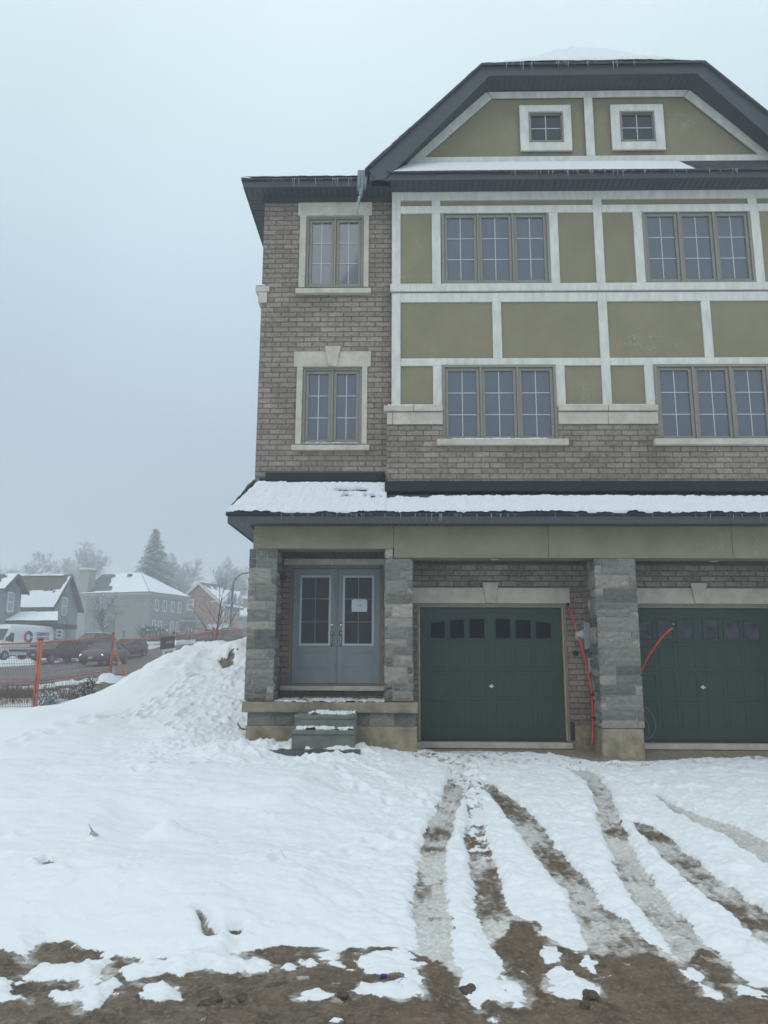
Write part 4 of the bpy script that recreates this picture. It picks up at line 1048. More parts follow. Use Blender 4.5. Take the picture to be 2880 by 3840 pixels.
# beyond: patches of bare verge beside the street
me = bpy.data.meshes.new('ground'); nx, ny = len(gx), len(gy)
me.vertices.add(nx*ny); co = np.empty((nx*ny, 3), np.float32); co[:,0] = X; co[:,1] = Y; co[:,2] = Z; me.vertices.foreach_set('co', co.ravel())
I = np.arange((ny-1)*nx).reshape(ny-1, nx)[:, :-1].ravel()
quads = np.stack([I, I+1, I+nx+1, I+nx], 1).astype(np.int32)
me.loops.add(quads.size); me.loops.foreach_set('vertex_index', quads.ravel())
me.polygons.add(len(quads)); me.polygons.foreach_set('loop_start', np.arange(0, quads.size, 4, dtype=np.int32)); me.polygons.foreach_set('loop_total', np.full(len(quads), 4, np.int32))
me.polygons.foreach_set('use_smooth', np.ones(len(quads), bool))
me.update(calc_edges=True)
for nm, arr in (('snow', snowv), ('film', dirt), ('mudm', wet), ('apron', np.zeros(X.shape, np.float32))):
    if nm == 'apron': arr[near] = ap
    a_ = me.attributes.new(nm, 'FLOAT', 'POINT'); a_.data.foreach_set('value', arr.astype(np.float32))
ground = bpy.data.objects.new('ground', me); COL.objects.link(ground); tag(ground, kind='structure')
# material ---------------------------------------------------------------
m, t, b = base_mat('snow_and_mud'); L = t.links.new
def attr(n): a_ = nn(t, 'ShaderNodeAttribute'); a_.attribute_name = n; return a_.outputs['Fac']
tcn = nn(t, 'ShaderNodeTexCoord').outputs['Object']
def noise(s, d=6, r=.6, vec=None, st=None):
    n = nn(t, 'ShaderNodeTexNoise'); n.inputs['Scale'].default_value = s; n.inputs['Detail'].default_value = d; n.inputs['Roughness'].default_value = r
    if st: mp = nn(t, 'ShaderNodeMapping'); mp.inputs['Scale'].default_value = st; L(tcn, mp.inputs[0]); L(mp.outputs[0], n.inputs['Vector'])
    else: L(tcn, n.inputs['Vector'])
    return n.outputs['Fac']
def math_(op, a, b_=None, c=None, clamp=False):
    n = nn(t, 'ShaderNodeMath', operation=op); n.use_clamp = clamp
    for i, v in enumerate((a, b_, c)):
        if v is None: continue
        if isinstance(v, (int, float)): n.inputs[i].default_value = v
        else: L(v, n.inputs[i])
    return n.outputs[0]
def mrange(v, a, b_, c=0, d=1):
    n = nn(t, 'ShaderNodeMapRange'); n.interpolation_type = 'SMOOTHSTEP'
    for i, q in enumerate((a, b_, c, d)): n.inputs[i+1].default_value = q
    L(v, n.inputs[0]); return n.outputs[0]
def mixc(f, a, b_):
    n = nn(t, 'ShaderNodeMix', data_type='RGBA')
    if isinstance(f, float): n.inputs[0].default_value = f
    else: L(f, n.inputs[0])
    for i, v in ((6, a), (7, b_)):
        if isinstance(v, tuple): n.inputs[i].default_value = (*v, 1)
        else: L(v, n.inputs[i])
    return n.outputs[2]
nf = noise(38, 7, .68); nm = noise(7, 8, .65); ng = noise(140, 4, .6); nb = noise(1.6, 4)
mudc = mixc(mrange(nm, .3, .7), (.080,.056,.038), (.225,.168,.116))
mudc = mixc(mrange(nb, .4, .6, 0, .6), mudc, (.15,.11,.075))
mudc = mixc(mrange(nf, .45, .75), mudc, (.29,.225,.16))
grav = mixc(mrange(ng, .35, .65), (.17,.14,.105), (.48,.41,.31))
grav = mixc(mrange(nm, .3, .7), grav, (.30,.25,.185))
bare = mixc(attr('apron'), mudc, grav)
snowc = (.855,.875,.895)
filmc = mixc(mrange(nf, .3, .7), (.58,.54,.48), (.82,.83,.83))
fm = math_('MULTIPLY', mrange(math_('ADD', attr('film'), math_('MULTIPLY', math_('SUBTRACT', noise(16, 7, .72, st=(.7,1.8,1)), .5), 1.0)), .28, .86), .93)
base = mixc(fm, bare, filmc)
sm = mrange(math_('ADD', attr('snow'), math_('MULTIPLY', math_('SUBTRACT', nf, .5), .9)), .38, .60)
col = mixc(sm, base, snowc)
L(col, b.inputs['Base Color'])
wetr = mixc(attr('mudm'), (.75,.75,.75), (.42,.42,.42))
rr_ = nn(t, 'ShaderNodeMix', data_type='FLOAT'); L(sm, rr_.inputs[0]); rr_.inputs[3].default_value = .8
L(mrange(nb, .38, .62, .22, .75), rr_.inputs[2]); L(rr_.outputs[0], b.inputs['Roughness'])
b.inputs['Specular IOR Level'].default_value = .35
hgt = math_('ADD', math_('MULTIPLY', nf, .6), math_('MULTIPLY', ng, .25))
bp = nn(t, 'ShaderNodeBump'); bp.inputs['Distance'].default_value = .03; bp.inputs['Strength'].default_value = .5
L(mrange(math_('MAXIMUM', sm, math_('MULTIPLY', fm, .75)), 0, 1, .75, .22), bp.inputs['Strength'])
L(hgt, bp.inputs['Height']); L(bp.outputs[0], b.inputs['Normal'])
me.materials.append(m)
def gz(x, y): return float(z_ground(np.array([float(x)]), np.array([float(y)]))[0])

# ------------------------------------------------------------------ the street beyond the fence
def strip_mesh(name, xa, xb, y0, y1, ny_, nx_, lift, mat_, noise_h=0, nscale=1.5, seed=1, kind='structure'):
    yy = np.linspace(0, 1, ny_)**1.6*(y1-y0)+y0; tt = np.linspace(0, 1, nx_)
    YY, TT = np.meshgrid(yy, tt, indexing='ij'); XX = xa(YY)*(1-TT)+xb(YY)*TT
    ZZ = z_ground(XX.ravel(), YY.ravel()).reshape(XX.shape)+lift
    if noise_h:
        edge = np.sin(np.pi*TT)**.5
        ZZ = ZZ-.06+edge*noise_h*np.clip(.55+1.2*fbm(XX.ravel(), YY.ravel(), nscale, seed, 4).reshape(XX.shape), 0, 2)
    mb = MB(); mb.v = list(map(tuple, np.stack([XX.ravel(), YY.ravel(), ZZ.ravel()], 1)))
    for i in range(ny_-1):
        for j in range(nx_-1): q = i*nx_+j; mb.f.append((q, q+1, q+nx_+1, q+nx_))
    o = mb.build(name, mat_, smooth=True); tag(o, kind=kind); return o
m_road = mat('wet_salted_asphalt', (.125,.112,.105), .55, var=.18, scale=.8, bump=.1, bscale=30, stretch=(2,.5,1))
m_pathd = mat('damp_verge', (.11,.09,.075), .9, var=.3, scale=2, bump=.5, bscale=12)
xn_ = lambda y: -15.2+.2*(y-28); xf_ = lambda y: xn_(y)-14.5
strip_mesh('street', xf_, xn_, 6, 260, 160, 12, .10, m_road)
line = MB()
for y in np.arange(12, 90, 9.0):
    for k in range(1):
        a, b_ = y, y+3.2; xc = lambda q: xn_(q)-5.2
        line.poly([(xc(a)-.07, a, gz(xc(a), a)+.125), (xc(a)+.07, a, gz(xc(a), a)+.125), (xc(b_)+.07, b_, gz(xc(b_), b_)+.125), (xc(b_)-.07, b_, gz(xc(b_), b_)+.125)])
tag(line.build('lane_marking', mat('worn_line_paint', (.42,.41,.40), .7)), kind='structure')
strip_mesh('snow_bank', lambda y: xf_(y)+.9, lambda y: xf_(y)-.3, 8, 120, 260, 7, .12, m_snowf, .42, 1.6, 4)
strip_mesh('snow_bank', lambda y: xf_(y)-3.0, lambda y: xf_(y)-4.4, 8, 120, 220, 7, .06, m_snowf, .40, 1.3, 14)
strip_mesh('driveway', lambda y: xf_(y)-.4, lambda y: xf_(y)-2.9, 8, 120, 80, 4, .09, m_road)
strip_mesh('snow_bank', lambda y: xn_(y)+1.9, lambda y: xn_(y)+.7, 14, 80, 300, 8, .06, m_snowf, .24, 1.9, 24)
strip_mesh('verge', lambda y: xn_(y)+.1, lambda y: xn_(y)+2.6, 10, 90, 120, 5, .07, m_pathd)
strip_mesh('snow_bank', lambda y: xn_(y)+4.0, lambda y: xn_(y)+2.7, 14, 34, 160, 8, .04, m_snowf, .22, 2.2, 34)
# haze ------------------------------------------------------------------
hz = box(-320, 320, -60, 420, -4.2, 34)
m_h = bpy.data.materials.new('fog'); m_h.use_nodes = True; tt_ = m_h.node_tree; tt_.nodes.clear()
o_ = tt_.nodes.new('ShaderNodeOutputMaterial'); pv = tt_.nodes.new('ShaderNodeVolumePrincipled')
pv.inputs['Color'].default_value = (.88,.91,.93,1); pv.inputs['Density'].default_value = .0040; pv.inputs['Anisotropy'].default_value = .2
tt_.links.new(pv.outputs[0], o_.inputs['Volume'])
haze = hz.build('haze', m_h); tag(haze, kind='stuff')
# ================================================================== SNOW ON ROOFS, ICICLES
def snow_sheet(name, P00, P10, P11, P01, th, nu, nv, seed, mask=None, rough=1.0, parent=None, edge=.06, en=.05, lens=False):
    """displaced sheet of snow over a quad; u runs P00->P10 (along the eave), v up the slope"""
    P00, P10, P11, P01 = map(Vector, (P00, P10, P11, P01))
    us = np.linspace(0, 1, nu+1); vs_ = np.linspace(0, 1, nv+1)
    VV, UU = np.meshgrid(vs_, us, indexing='ij')
    A = lambda i: ((P00[i]*(1-UU)+P10[i]*UU)*(1-VV)+(P01[i]*(1-UU)+P11[i]*UU)*VV)
    Xs, Ys, Zs = A(0), A(1), A(2)
    L = (P10-P00).length; Wd = (P01-P00).length
    a, c = (UU*L).ravel(), (VV*Wd).ravel()
    n_big = fbm(a, c, 1.1, seed, 3).reshape(UU.shape); n_f = fbm(a, c*.8, 13, seed+7, 3, .6).reshape(UU.shape); n_ff = fbm(a, c, 30, seed+9, 2, .6).reshape(UU.shape)
    n_e = fbm(a, c, 5, seed+17, 4).reshape(UU.shape)
    t = th*(1+.35*n_big)+rough*(.022*n_f+.013*n_ff)
    dist = np.minimum(VV*Wd, np.minimum(UU, 1-UU)*L+ .06)+en*n_e+.012
    e = np.clip(dist/edge, 0, 1); t = t*np.sqrt(1-(1-e)**2)
    mk = dist > 0
    if lens: t = t*np.clip(5*np.minimum(UU, 1-UU), 0, 1)**.8*np.clip(.5+4*np.minimum(UU,1-UU)*VV, 0, 1)
    if mask is not None:
        q = mask(Xs, Ys, n_e); t = t*np.clip(q/.3, 0, 1)**.5; mk &= q > 0
    n_ = (P10-P00).cross(P01-P00).normalized()
    if n_.z < 0: n_ = -n_
    t = np.maximum(t, -.01)
    V = np.stack([Xs+n_.x*t, Ys+n_.y*t, Zs+n_.z*t], -1).reshape(-1, 3)
    mb = MB(); mb.v = list(map(tuple, V)); mkf = mk
    for i in range(nv):
        for j in range(nu):
            if mkf[i, j] or mkf[i+1, j] or mkf[i, j+1]:
                q = i*(nu+1)+j; mb.f.append((q, q+1, q+nu+2, q+nu+1))
    o = mb.build(name, m_snow, parent or H, smooth=True); o['kind'] = 'stuff'
    return o
def on_slope(x, y, left): return zr_e+(SKL if left else SK)*(y-YE)
def bare(Xs, Ys, n):
    # shingles showing through near the inside corner of the roof
    c = ((Xs-(XB+.05))/.75)**2+((Ys-(YE+.24))/.035)**2
    c2 = ((Xs-(XB-.35))/.5)**2+((Ys-(YE+.33))/.028)**2
    return np.minimum(c-.8+2.5*n, c2-.7+2.5*n)+.15
snow_sheet('roof_snow', (XEL+.02, YE+.005, zr_e), (XB-.002, YE+.005, zr_e), (XB-.002, YL-.06, on_slope(0, YL-.06, 1)), (hipx+.05, YL-.06, on_slope(0, YL-.06, 1)), .055, 240, 46, 5, bare, edge=.05)
snow_sheet('roof_snow', (XB+.0, YE+.005, zr_e), (XE, YE+.005, zr_e), (XE, 11.87, on_slope(0, 11.87, 0)), (XB+.0, 11.87, on_slope(0, 11.87, 0)), .055, 620, 22, 6, bare, edge=.05)
snow_sheet('roof_snow', (XEL+.02, YL+9.8, zr_e), (XEL+.02, YE+.02, zr_e), (hipx+.02, YL-.05, on_slope(0, YL, 1)), (hipx, YL+9.8, on_slope(0, YL, 1)), .05, 120, 14, 9)
snow_sheet('roof_snow', (ULx-.02, YUL-.03, zu1+.01), (XR0+.02, YUL-.03, zu1+.01), (XR0+.25, YUL+1.5, zu1+.65), (ULx+1.2, YUL+1.5, zu1+.65), .04, 160, 16, 12, rough=.3, edge=.03, en=.008)
snow_sheet('roof_snow', (ULx-.02, YL+9, zu1+.01), (ULx-.02, YUL-.03, zu1+.01), (ULx+1.2, YUL+1.5, zu1+.65), (ULx+1.2, YL+8.5, zu1+.65), .04, 80, 16, 13, rough=.3, en=.01)
# clipped end of the gable carries the deepest snow
snow_sheet('roof_snow', (B[0]+.05, B[1]+.02, B[2]+.005), (mB[0]-.05, B[1]+.02, B[2]+.005), (apex[0]+.02, apex[1]-.02, apex[2]), (apex[0]-.02, apex[1]-.02, apex[2]), .13, 200, 40, 15, rough=.25, edge=.10, en=.01, lens=True)
for sg in (0, 1):
    a_, b_ = (A, B) if sg == 0 else (mA, mB)
    q0 = Vector(a_); q1 = Vector(b_); up_ = Vector((0, .9, 0))
    n_off = Vector((-.03 if sg == 0 else .03, 0, .03))
    snow_sheet('roof_snow', q0+n_off*.3+Vector((0,.06,.0)), q1+n_off*.3+Vector((0,.06,.0)), q1+Vector((0,8,0)), q0+Vector((0,8,0)), .028, 160, 30, 18+sg, rough=.3, edge=.02, en=.008, mask=lambda Xs, Ys, n: .45+2.0*n)
snow_sheet('roof_snow', (gxL+.42, YU-.035, zk0+.012), (gxL+(gxR-gxL)*.71, YU-.035, zk0+.012), (gxL+(gxR-gxL)*.69, YT-.1, zk1-.05), (gxL+.7, YT-.1, zk1-.05), .012, 300, 12, 22, rough=.25, edge=.03, en=.012, lens=True)
def icicles(name, x0, x1, y, z, dens, mx_, seed, kf=None):
    r = random.Random(seed); mb = MB(); x = x0
    while x < x1:
        x += r.expovariate(dens); 
        if x > x1: break
        w = kf((x-x0)/(x1-x0)) if kf else 1
        if r.random() > w: continue
        L = mx_*(.18+.82*r.random()**2.6); rr_ = .0035+L*.035
        mb.tube([(x, y+r.uniform(-.006, .006), z+.01), (x+r.uniform(-.003, .003), y, z-L*.5), (x+r.uniform(-.004, .004), y, z-L)], [rr_, rr_*.6, .0006], 5)
    o = mb.build(name, m_ice, H, smooth=True); o['kind'] = 'stuff'
icicles('icicles', XEL+.8, XE-1, YE-.012, zr_e-.02, 22, .13, 1, lambda t: .35+.6*math.exp(-((t-.2)/.1)**2))
icicles('icicles', ULx+.2, XR0-.05, YUL-.05, zu1-.02, 13, .20, 2)
icicles('icicles', gxL+2.3, gxL+6.2, YU-.05, zk0-.01, 18, .13, 3)
icicles('icicles', B[0]+.25, mB[0]-1.0, YU-.10, B[2]-.02, 16, .24, 4)
# one big icicle at the inside corner of the eaves
pI = on_y(*r5(1045, 100), YUL-.07)
bi = MB(); r = random.Random(4)
for k in range(16):
    x = pI.x+r.uniform(-.09, .07)-k*.002; L = r.uniform(.12, .60)*(1.1 if k == 3 else .7); 
    bi.tube([(x, YUL-.08+r.uniform(-.02, .02), pI.z+.02), (x-.01, YUL-.08, pI.z-L*.4), (x-.025, YUL-.085, pI.z-L*.75), (x-.03, YUL-.085, pI.z-L)], [.035, .028, .013, .001], 7)
for k in range(9):
    z0_ = pI.z-.05-k*.075; xo = -.012*k+r.uniform(-.02,.02)
    bi.tube([(pI.x+xo, YUL-.09+r.uniform(-.02,.02), z0_+.05), (pI.x+xo-.008, YUL-.09, z0_-.10), (pI.x+xo-.012, YUL-.09, z0_-.24)], [.036-.0028*k, .022-.0018*k, .001], 7)
o = bi.build('icicle', m_ice, H, smooth=True); o['label'] = 'long thick icicle hanging at the corner of the upper eaves'
# thin snow and ice on the porch slab front edge and doorway
snow_sheet('slab_snow', (pl1+.0, 11.90, z_slab1+.001), (pm0, 11.90, z_slab1+.001), (pm0, 12.9, z_slab1+.001), (pl1, 12.9, z_slab1+.001), .012, 120, 60, 31, mask=lambda Xs, Ys, n: 1.6*n-.15*(1-((Xs*3)%1))+.02, edge=.02)

# ================================================================== LOOSE THINGS ROUND THE HOUSE
# precast steps
sx0, sx1 = RX(r2, 549, 1700, 11.45), RX(r2, 1026, 1700, 11.45)
zt1 = RZ(r2, 790, 1618, 11.45); zt2 = RZ(r2, 790, 1737, 11.16); zg_ = RZ(r2, 790, 1848, 11.16)
st = empty('concrete_steps', ((sx0+sx1)/2, 11.5, zg_))
tag(st, 'grey precast concrete steps with two treads up to the porch slab', 'steps')
prof = [(11.855, zg_-.1), (11.16, zg_-.1), (11.16, zt2-.07), (11.135, zt2-.06), (11.13, zt2), (11.44, zt2), (11.44, zt1-.065), (11.415, zt1-.055), (11.41, zt1), (11.855, zt1)]
mb = MB(); n = len(prof)
mb.v = [(sx0, y, z) for y, z in prof]+[(sx1, y, z) for y, z in prof]
mb.f = [tuple(range(n)), tuple(range(2*n-1, n-1, -1))]+[(i, n+i, n+(i+1) % n, (i+1) % n) for i in range(n)]
mb.build('step_block', m_precast, st, bevel=.012)
snow_sheet('snow', (sx0+.05, 11.15, zt2), (sx1-.03, 11.15, zt2), (sx1-.03, 11.43, zt2), (sx0+.05, 11.43, zt2), .028, 90, 24, 41, mask=lambda Xs, Ys, n: (Ys-11.30)*3+1.9*n+.10*(Xs-sx0), parent=st, edge=.02)
snow_sheet('snow', (sx0+.05, 11.43, zt1), (sx1-.03, 11.43, zt1), (sx1-.03, 11.83, zt1), (sx0+.05, 11.83, zt1), .035, 90, 30, 43, mask=lambda Xs, Ys, n: (Ys-11.66)*2.6+1.9*n+.3*(Xs-(sx0+sx1)/2), parent=st, edge=.02)
a0 = to_ground(None, *r2(385, 1875)); a1 = to_ground(None, *r2(1085, 1880))
bd = MB().box(a0[0], a1[0], 10.86, 11.14, gz(-2, 11)-.02, gz(-2, 11)+.09).build('stone_slab', mat('wet_dark_slab', (.07,.078,.07), .35, var=.3, scale=9, bump=.3), bevel=.01)
tag(bd, 'dark wet flat slab half buried in snow before the bottom step', 'slab')
# electricity meter on the side of the fin wall
def solid_on_x(px, py, Xp):
    d = ray(px, py); t = Xp/d.x; return CAM+d*t
mt = empty('electricity_meter', (fin0, 12.65, 1.3)); tag(mt, 'grey electricity meter with round glass dial left of the garage pillar', 'meter')
mz1 = RZ(r4, 240, 900, 12.6); mz0 = RZ(r4, 240, 1110, 12.6); mzc = RZ(r4, 205, 1000, 12.6)
box(fin0-.12, fin0-.002, 12.52, 12.80, mz0, mz1).build('meter_box', m_meter, mt, bevel=.012)
d_ = MB(); d_.disc_stack((fin0-.12, 12.66, mzc), (-1,0,0), [(0,.085),(.03,.085),(.032,.075),(.10,.072),(.115,.05)], 24); d_.build('meter_dial', mat('meter_glass', (.42,.46,.46), .15), mt, smooth=False)
jb = empty('junction_box', (fin0, 12.55, .9)); tag(jb, 'small grey junction box with black cable glands below the electricity meter', 'junction box')
jz1 = RZ(r4, 255, 1172, 12.5); jz0 = RZ(r4, 255, 1292, 12.5)
box(fin0-.085, fin0-.002, 12.49, 12.62, jz0, jz1).build('box', m_meter, jb, bevel=.008)
g_ = MB(); g_.disc_stack((fin0-.02, 12.475, jz1-.02), (0,0,1), [(0,.02),(.05,.02)], 10); g_.build('cable_gland', m_black, jb)
for k, zz_ in enumerate((jz0+.02, jz0+.12, jz1-.06)): MB().disc_stack((fin0-.035, 12.488, zz_), (0,-1,0), [(0,.02),(.03,.02),(.035,.012)], 10).build('cable_gland', m_black, jb)
MB().tube([(fin0-.05, 12.6, jz0), (fin0-.06, 12.56, jz0-.05), (fin0-.09, 12.52, jz0-.02), (fin0-.13, 12.50, jz0+.02)], .006, 6).build('wire', m_doorw, jb, smooth=True)
gp_ = MB(); zb0 = RZ(r4, 318, 1858, 12.40)
gp_.tube([(fin0-.04, 12.52, mz0+.02), (fin0-.03, 12.50, jz1+.05)], .024, 10)
tag(gp_.build('grey_conduit', m_pvc, smooth=True), 'short dark grey conduit joining the meter to the junction box', 'conduit')
gp_ = MB(); gp_.tube([(fin0-.03, 12.515, jz0+.03), (fin0-.035, 12.44, jz0-.12), (fin0-.03, 12.42, .5), (fin0-.02, 12.42, 0.0), (fin0+.01, 12.40, -.20)], [.022,.022,.022,.026,.03], 10)
tag(gp_.build('grey_conduit', m_pvc, smooth=True), 'long grey conduit running down the pillar into the gravel', 'conduit')
def smooth_path(pts, n=6):
    out_ = []; P = [Vector(p) for p in pts]
    for i in range(len(P)-1):
        p0 = P[max(i-1, 0)]; p1 = P[i]; p2 = P[i+1]; p3 = P[min(i+2, len(P)-1)]
        for k in range(n):
            t = k/n
            out_.append(.5*((2*p1)+(p2-p0)*t+(2*p0-5*p1+4*p2-p3)*t*t+(-p0+3*p1-3*p2+p3)*t**3))
    out_.append(P[-1]); return out_
def px_path(reg, pts): return [on_y(*reg(x, y), Y_) for x, y, Y_ in pts]
rc = empty('red_conduit', (fin0-.1, 12.5, 0)); tag(rc, 'long red conduit running from the lintel past the meter down to the ground', 'conduit')
path = px_path(r4, [(106,768,12.84),(124,820,12.78),(150,895,12.70),(180,990,12.62),(208,1080,12.56),(236,1190,12.53),(262,1310,12.50),(284,1400,12.42),(289,1460,12.40),(294,1560,12.40),(299,1640,12.40),(297,1740,12.38),(290,1858,12.34)])
MB().tube(smooth_path(path), .0185, 10).build('pipe', m_red, rc, smooth=True)
MB().disc_stack(tuple(path[0]+Vector((0,0,-.02))), (-.2,0,1), [(0,.022),(.06,.024),(.065,.015)], 10).build('end_cap', m_black, rc)
for q in (8, 10):
    p = path[q]; box(p.x-.03, p.x+.06, p.y-.03, p.y+.02, p.z-.012, p.z+.012).build('clip', m_black, rc)
rd = empty('red_conduit', (px1, 12.55, 1)); tag(rd, 'short red conduit sticking out from behind the pillar before the right garage door', 'conduit')
path = px_path(r4, [(660,1290,12.60),(688,1240,12.58),(725,1170,12.54),(765,1110,12.50),(815,1040,12.46),(865,985,12.42),(922,938,12.38)])
MB().tube(smooth_path(path), .0185, 10).build('pipe', m_red, rd, smooth=True)
e0 = path[-1]; dv = (path[-1]-path[-2]).normalized()
MB().tube([e0-dv*.01, e0+dv*.05], [.021, .019], 10).build('end_cap', m_black, rd)
MB().tube([e0+dv*.03, e0+Vector((.02,0,.04)), e0+Vector((-.01,0,.06))], .006, 6).build('wire', m_doorw, rd)
wl_ = MB(); wl_.tube(smooth_path(px_path(r4, [(700,1560,12.50),(740,1590,12.48),(778,1660,12.45),(784,1720,12.42),(760,1780,12.40),(712,1815,12.40)]), 6), .005, 6)
tag(wl_.build('loose_cable', m_pvc, smooth=True), 'outer thin grey cable looping beside the pillar foot before the right garage door', 'cable')
wl_ = MB(); wl_.tube(smooth_path(px_path(r4, [(700,1640,12.50),(722,1680,12.48),(733,1740,12.45),(722,1785,12.42),(704,1800,12.40)]), 6), .005, 6)
tag(wl_.build('loose_cable', m_pvc, smooth=True), 'inner thin grey cable hugging the pillar foot before the right garage door', 'cable')
hs = MB(); hs.tube(smooth_path([(*to_ground(None, *r2(45, 1692)), .16), (*to_ground(None, *r2(95, 1668)), .24), (b0-.12, 12.15, .26), (b0+.02, 12.25, .24)]), .012, 8)
hz_ = hs.build('black_hose', m_black, smooth=True); tag(hz_, 'black hose poking from the snow beside the left end of the porch', 'hose')
# text helper: font curve turned into a mesh of its own
def text_mesh(body, size, m, name, bold=0.0, ext=.0015):
    cu = bpy.data.curves.new(name, 'FONT'); cu.body = body; cu.size = size; cu.extrude = ext; cu.align_x = 'CENTER'; cu.align_y = 'CENTER'; cu.offset = bold
    tmp = bpy.data.objects.new('tmp_text', cu); COL.objects.link(tmp)
    dg = bpy.context.evaluated_depsgraph_get(); me_ = bpy.data.meshes.new_from_object(tmp.evaluated_get(dg))
    bpy.data.objects.remove(tmp); me_.name = name
    me_.materials.clear(); me_.materials.append(m)
    o = bpy.data.objects.new(name, me_); COL.objects.link(o); return o
def face_text(o, origin, right, normal, parent):
    right = Vector(right).normalized(); nrm = Vector(normal).normalized(); up = nrm.cross(right)
    M_ = Matrix((right, up, nrm)).transposed().to_4x4(); M_.translation = Vector(origin)
    o.parent = parent; o.matrix_parent_inverse = parent.matrix_basis.inverted() if parent else Matrix(); o.matrix_basis = M_
# notice on the door
yn0 = YD+.045
n_ = rect(r2, 992, 720, 1114, 818, yn0)
nt_ = empty('paper_notice', ((n_[0]+n_[1])/2, yn0, (n_[2]+n_[3])/2)); tag(nt_, 'white handwritten paper notice held by blue tape on the right door glass', 'notice')
x0, x1, z0, z1 = n_
box(x0, x1, yn0-.004, yn0-.002, z0, z1).build('paper', m_paper, nt_)
for sx, sz in ((0,0),(1,0),(0,1),(1,1)):
    cx = x0 if sx == 0 else x1; cz = z0 if sz == 0 else z1; ox = -1 if sx == 0 else 1; oz = -1 if sz == 0 else 1
    P = [(cx+ox*.035, cz-oz*.002), (cx-ox*.002, cz+oz*.028), (cx-ox*.028, cz+oz*.004), (cx+ox*.004, cz-oz*.028)]
    if ox*oz > 0: P = P[::-1]
    MB().prism_y(P, yn0-.006, yn0-.0045).build('tape', m_tape, nt_)
t1 = text_mesh('BLK', .036, m_ink, 'writing'); face_text(t1, ((x0+x1)/2, yn0-.006, z1-.035), (1,0,0), (0,-1,0), nt_)
t1 = text_mesh('3-48', .05, m_ink, 'writing'); face_text(t1, ((x0+x1)/2-.01, yn0-.006, (z0+z1)/2), (1,0,0), (0,-1,0), nt_)
# stones, frozen clods and scraps lying about
def boulder(name, x, y, z, sx, sy, sz, seed, m, cap=0, label='', cat='rock', group=None):
    bm = bmesh.new(); bmesh.ops.create_icosphere(bm, subdivisions=3, radius=1)
    r = np.random.default_rng(seed); ph = r.random(9)*6
    for v in bm.verts:
        p = v.co.copy(); k = 1+r.uniform(-.09,.09)+.16*math.sin(3*p.x+ph[0])*math.sin(2.6*p.y+ph[1])+.12*math.sin(5*p.z+ph[2]+2*p.x)+.05*math.sin(11*p.y+ph[3])*math.sin(9*p.x+ph[4])
        v.co = Vector((p.x*sx*k, p.y*sy*k, p.z*sz*k))
    me_ = bpy.data.meshes.new(name); bm.to_mesh(me_); 
    o = bpy.data.objects.new(name, me_); COL.objects.link(o); o.location = (x, y, z); me_.materials.append(m); tag(o, label, cat, group)
    if cap:
        for v in bm.verts:
            if v.co.z < sz*.25: v.co.z = sz*.25-.03*(sz*.25-v.co.z)
            v.co = Vector((v.co.x*1.04, v.co.y*1.04, v.co.z*(1.0+cap)+.01))
        mc = bpy.data.meshes.new('snow_cap'); bm.to_mesh(mc); mc.materials.append(m_snow); c_ = bpy.data.objects.new('snow_cap', mc); COL.objects.link(c_); c_.parent = o
        for p in mc.polygons: p.use_smooth = True
    bm.free(); return o
m_rock = mat('brown_rock', (.20,.17,.125), .85, var=.3, scale=4, bump=.5, bscale=14)
m_clod = mat('frozen_mud', (.10,.075,.055), .8, var=.35, scale=20, bump=.6, bscale=60)
# ================================================================== FENCE
m_org = mat('orange_fence_tube', (.50,.115,.035), .55, var=.2, scale=5)
m_wire = mat('rusty_orange_wire', (.20,.085,.055), .6, var=.2)
m_cap = mat('fence_cap_black', (.02,.02,.022), .6)
def fence_panel(Ta, Tb, label, postA=True, postB=True, drop=1.98, wires=True):
    """panel hung between two top-rail points"""
    Ta, Tb = Vector(Ta), Vector(Tb); u = (Tb-Ta); L = u.length
    root = empty('wire_fence', ((Ta.x+Tb.x)/2, (Ta.y+Tb.y)/2, min(Ta.z, Tb.z)-drop)); tag(root, label, 'fence panel', 'orange temporary fence panels')
    dn = Vector((0,0,-1))
    for P, s_ in ((Ta, postA), (Tb, postB)):
        if s_:
            q = P+u.normalized()*(.03 if P is Ta else -.03)
            MB().tube([q+Vector((0,0,.08)), q+dn*(drop+.1)], .036, 8).build('post', m_org, root, smooth=True)
            MB().disc_stack(tuple(q+Vector((0,0,.08))), (0,0,1), [(0,.040),(.035,.040),(.045,.02)], 8).build('post_cap', m_cap, root)
    for h, rr_ in ((0, .024), (1.08, .018), (drop-.06, .020)):
        MB().tube([Ta+dn*h, Ta.lerp(Tb, .5)+dn*(h+.012), Tb+dn*h], rr_, 6).build('rail', m_org, root, smooth=True)
    w = MB(); n = int(L/.052)
    for i in range(1, n):
        p = Ta.lerp(Tb, i/n); sag = .012*math.sin(i*.7)
        w.tube([p, p+dn*(drop-.06)+Vector((sag*.2, sag, 0))], .006, 3, caps=False)
    for h in np.arange(.12, drop-.1, .15):
        w.tube([Ta+dn*h, Tb+dn*h], .006, 3, caps=False)
    o = w.build('wire_mesh', m_wire, root); o['kind'] = 'stuff'
    return root
T = lambda x, y, Y_: on_y(*rA(x, y), Y_)
fence_panel(T(-270, 892, 22.4), T(259, 884, 22.05), 'orange wire fence panel cut by the left edge of the photo', True, True)
fence_panel(T(265, 882, 22.0), T(738, 840, 24.8), 'orange wire fence panel standing before the oncoming grey car')
fence_panel(T(752, 873, 25.0), T(1128, 834, 27.8), 'orange wire fence panel carrying the dark sign and white board', False, True)
fence_panel(T(1142, 838, 28.0), T(1388, 803, 30.8), 'orange wire fence panel rising over the snow mound, bare young tree behind', False, True)
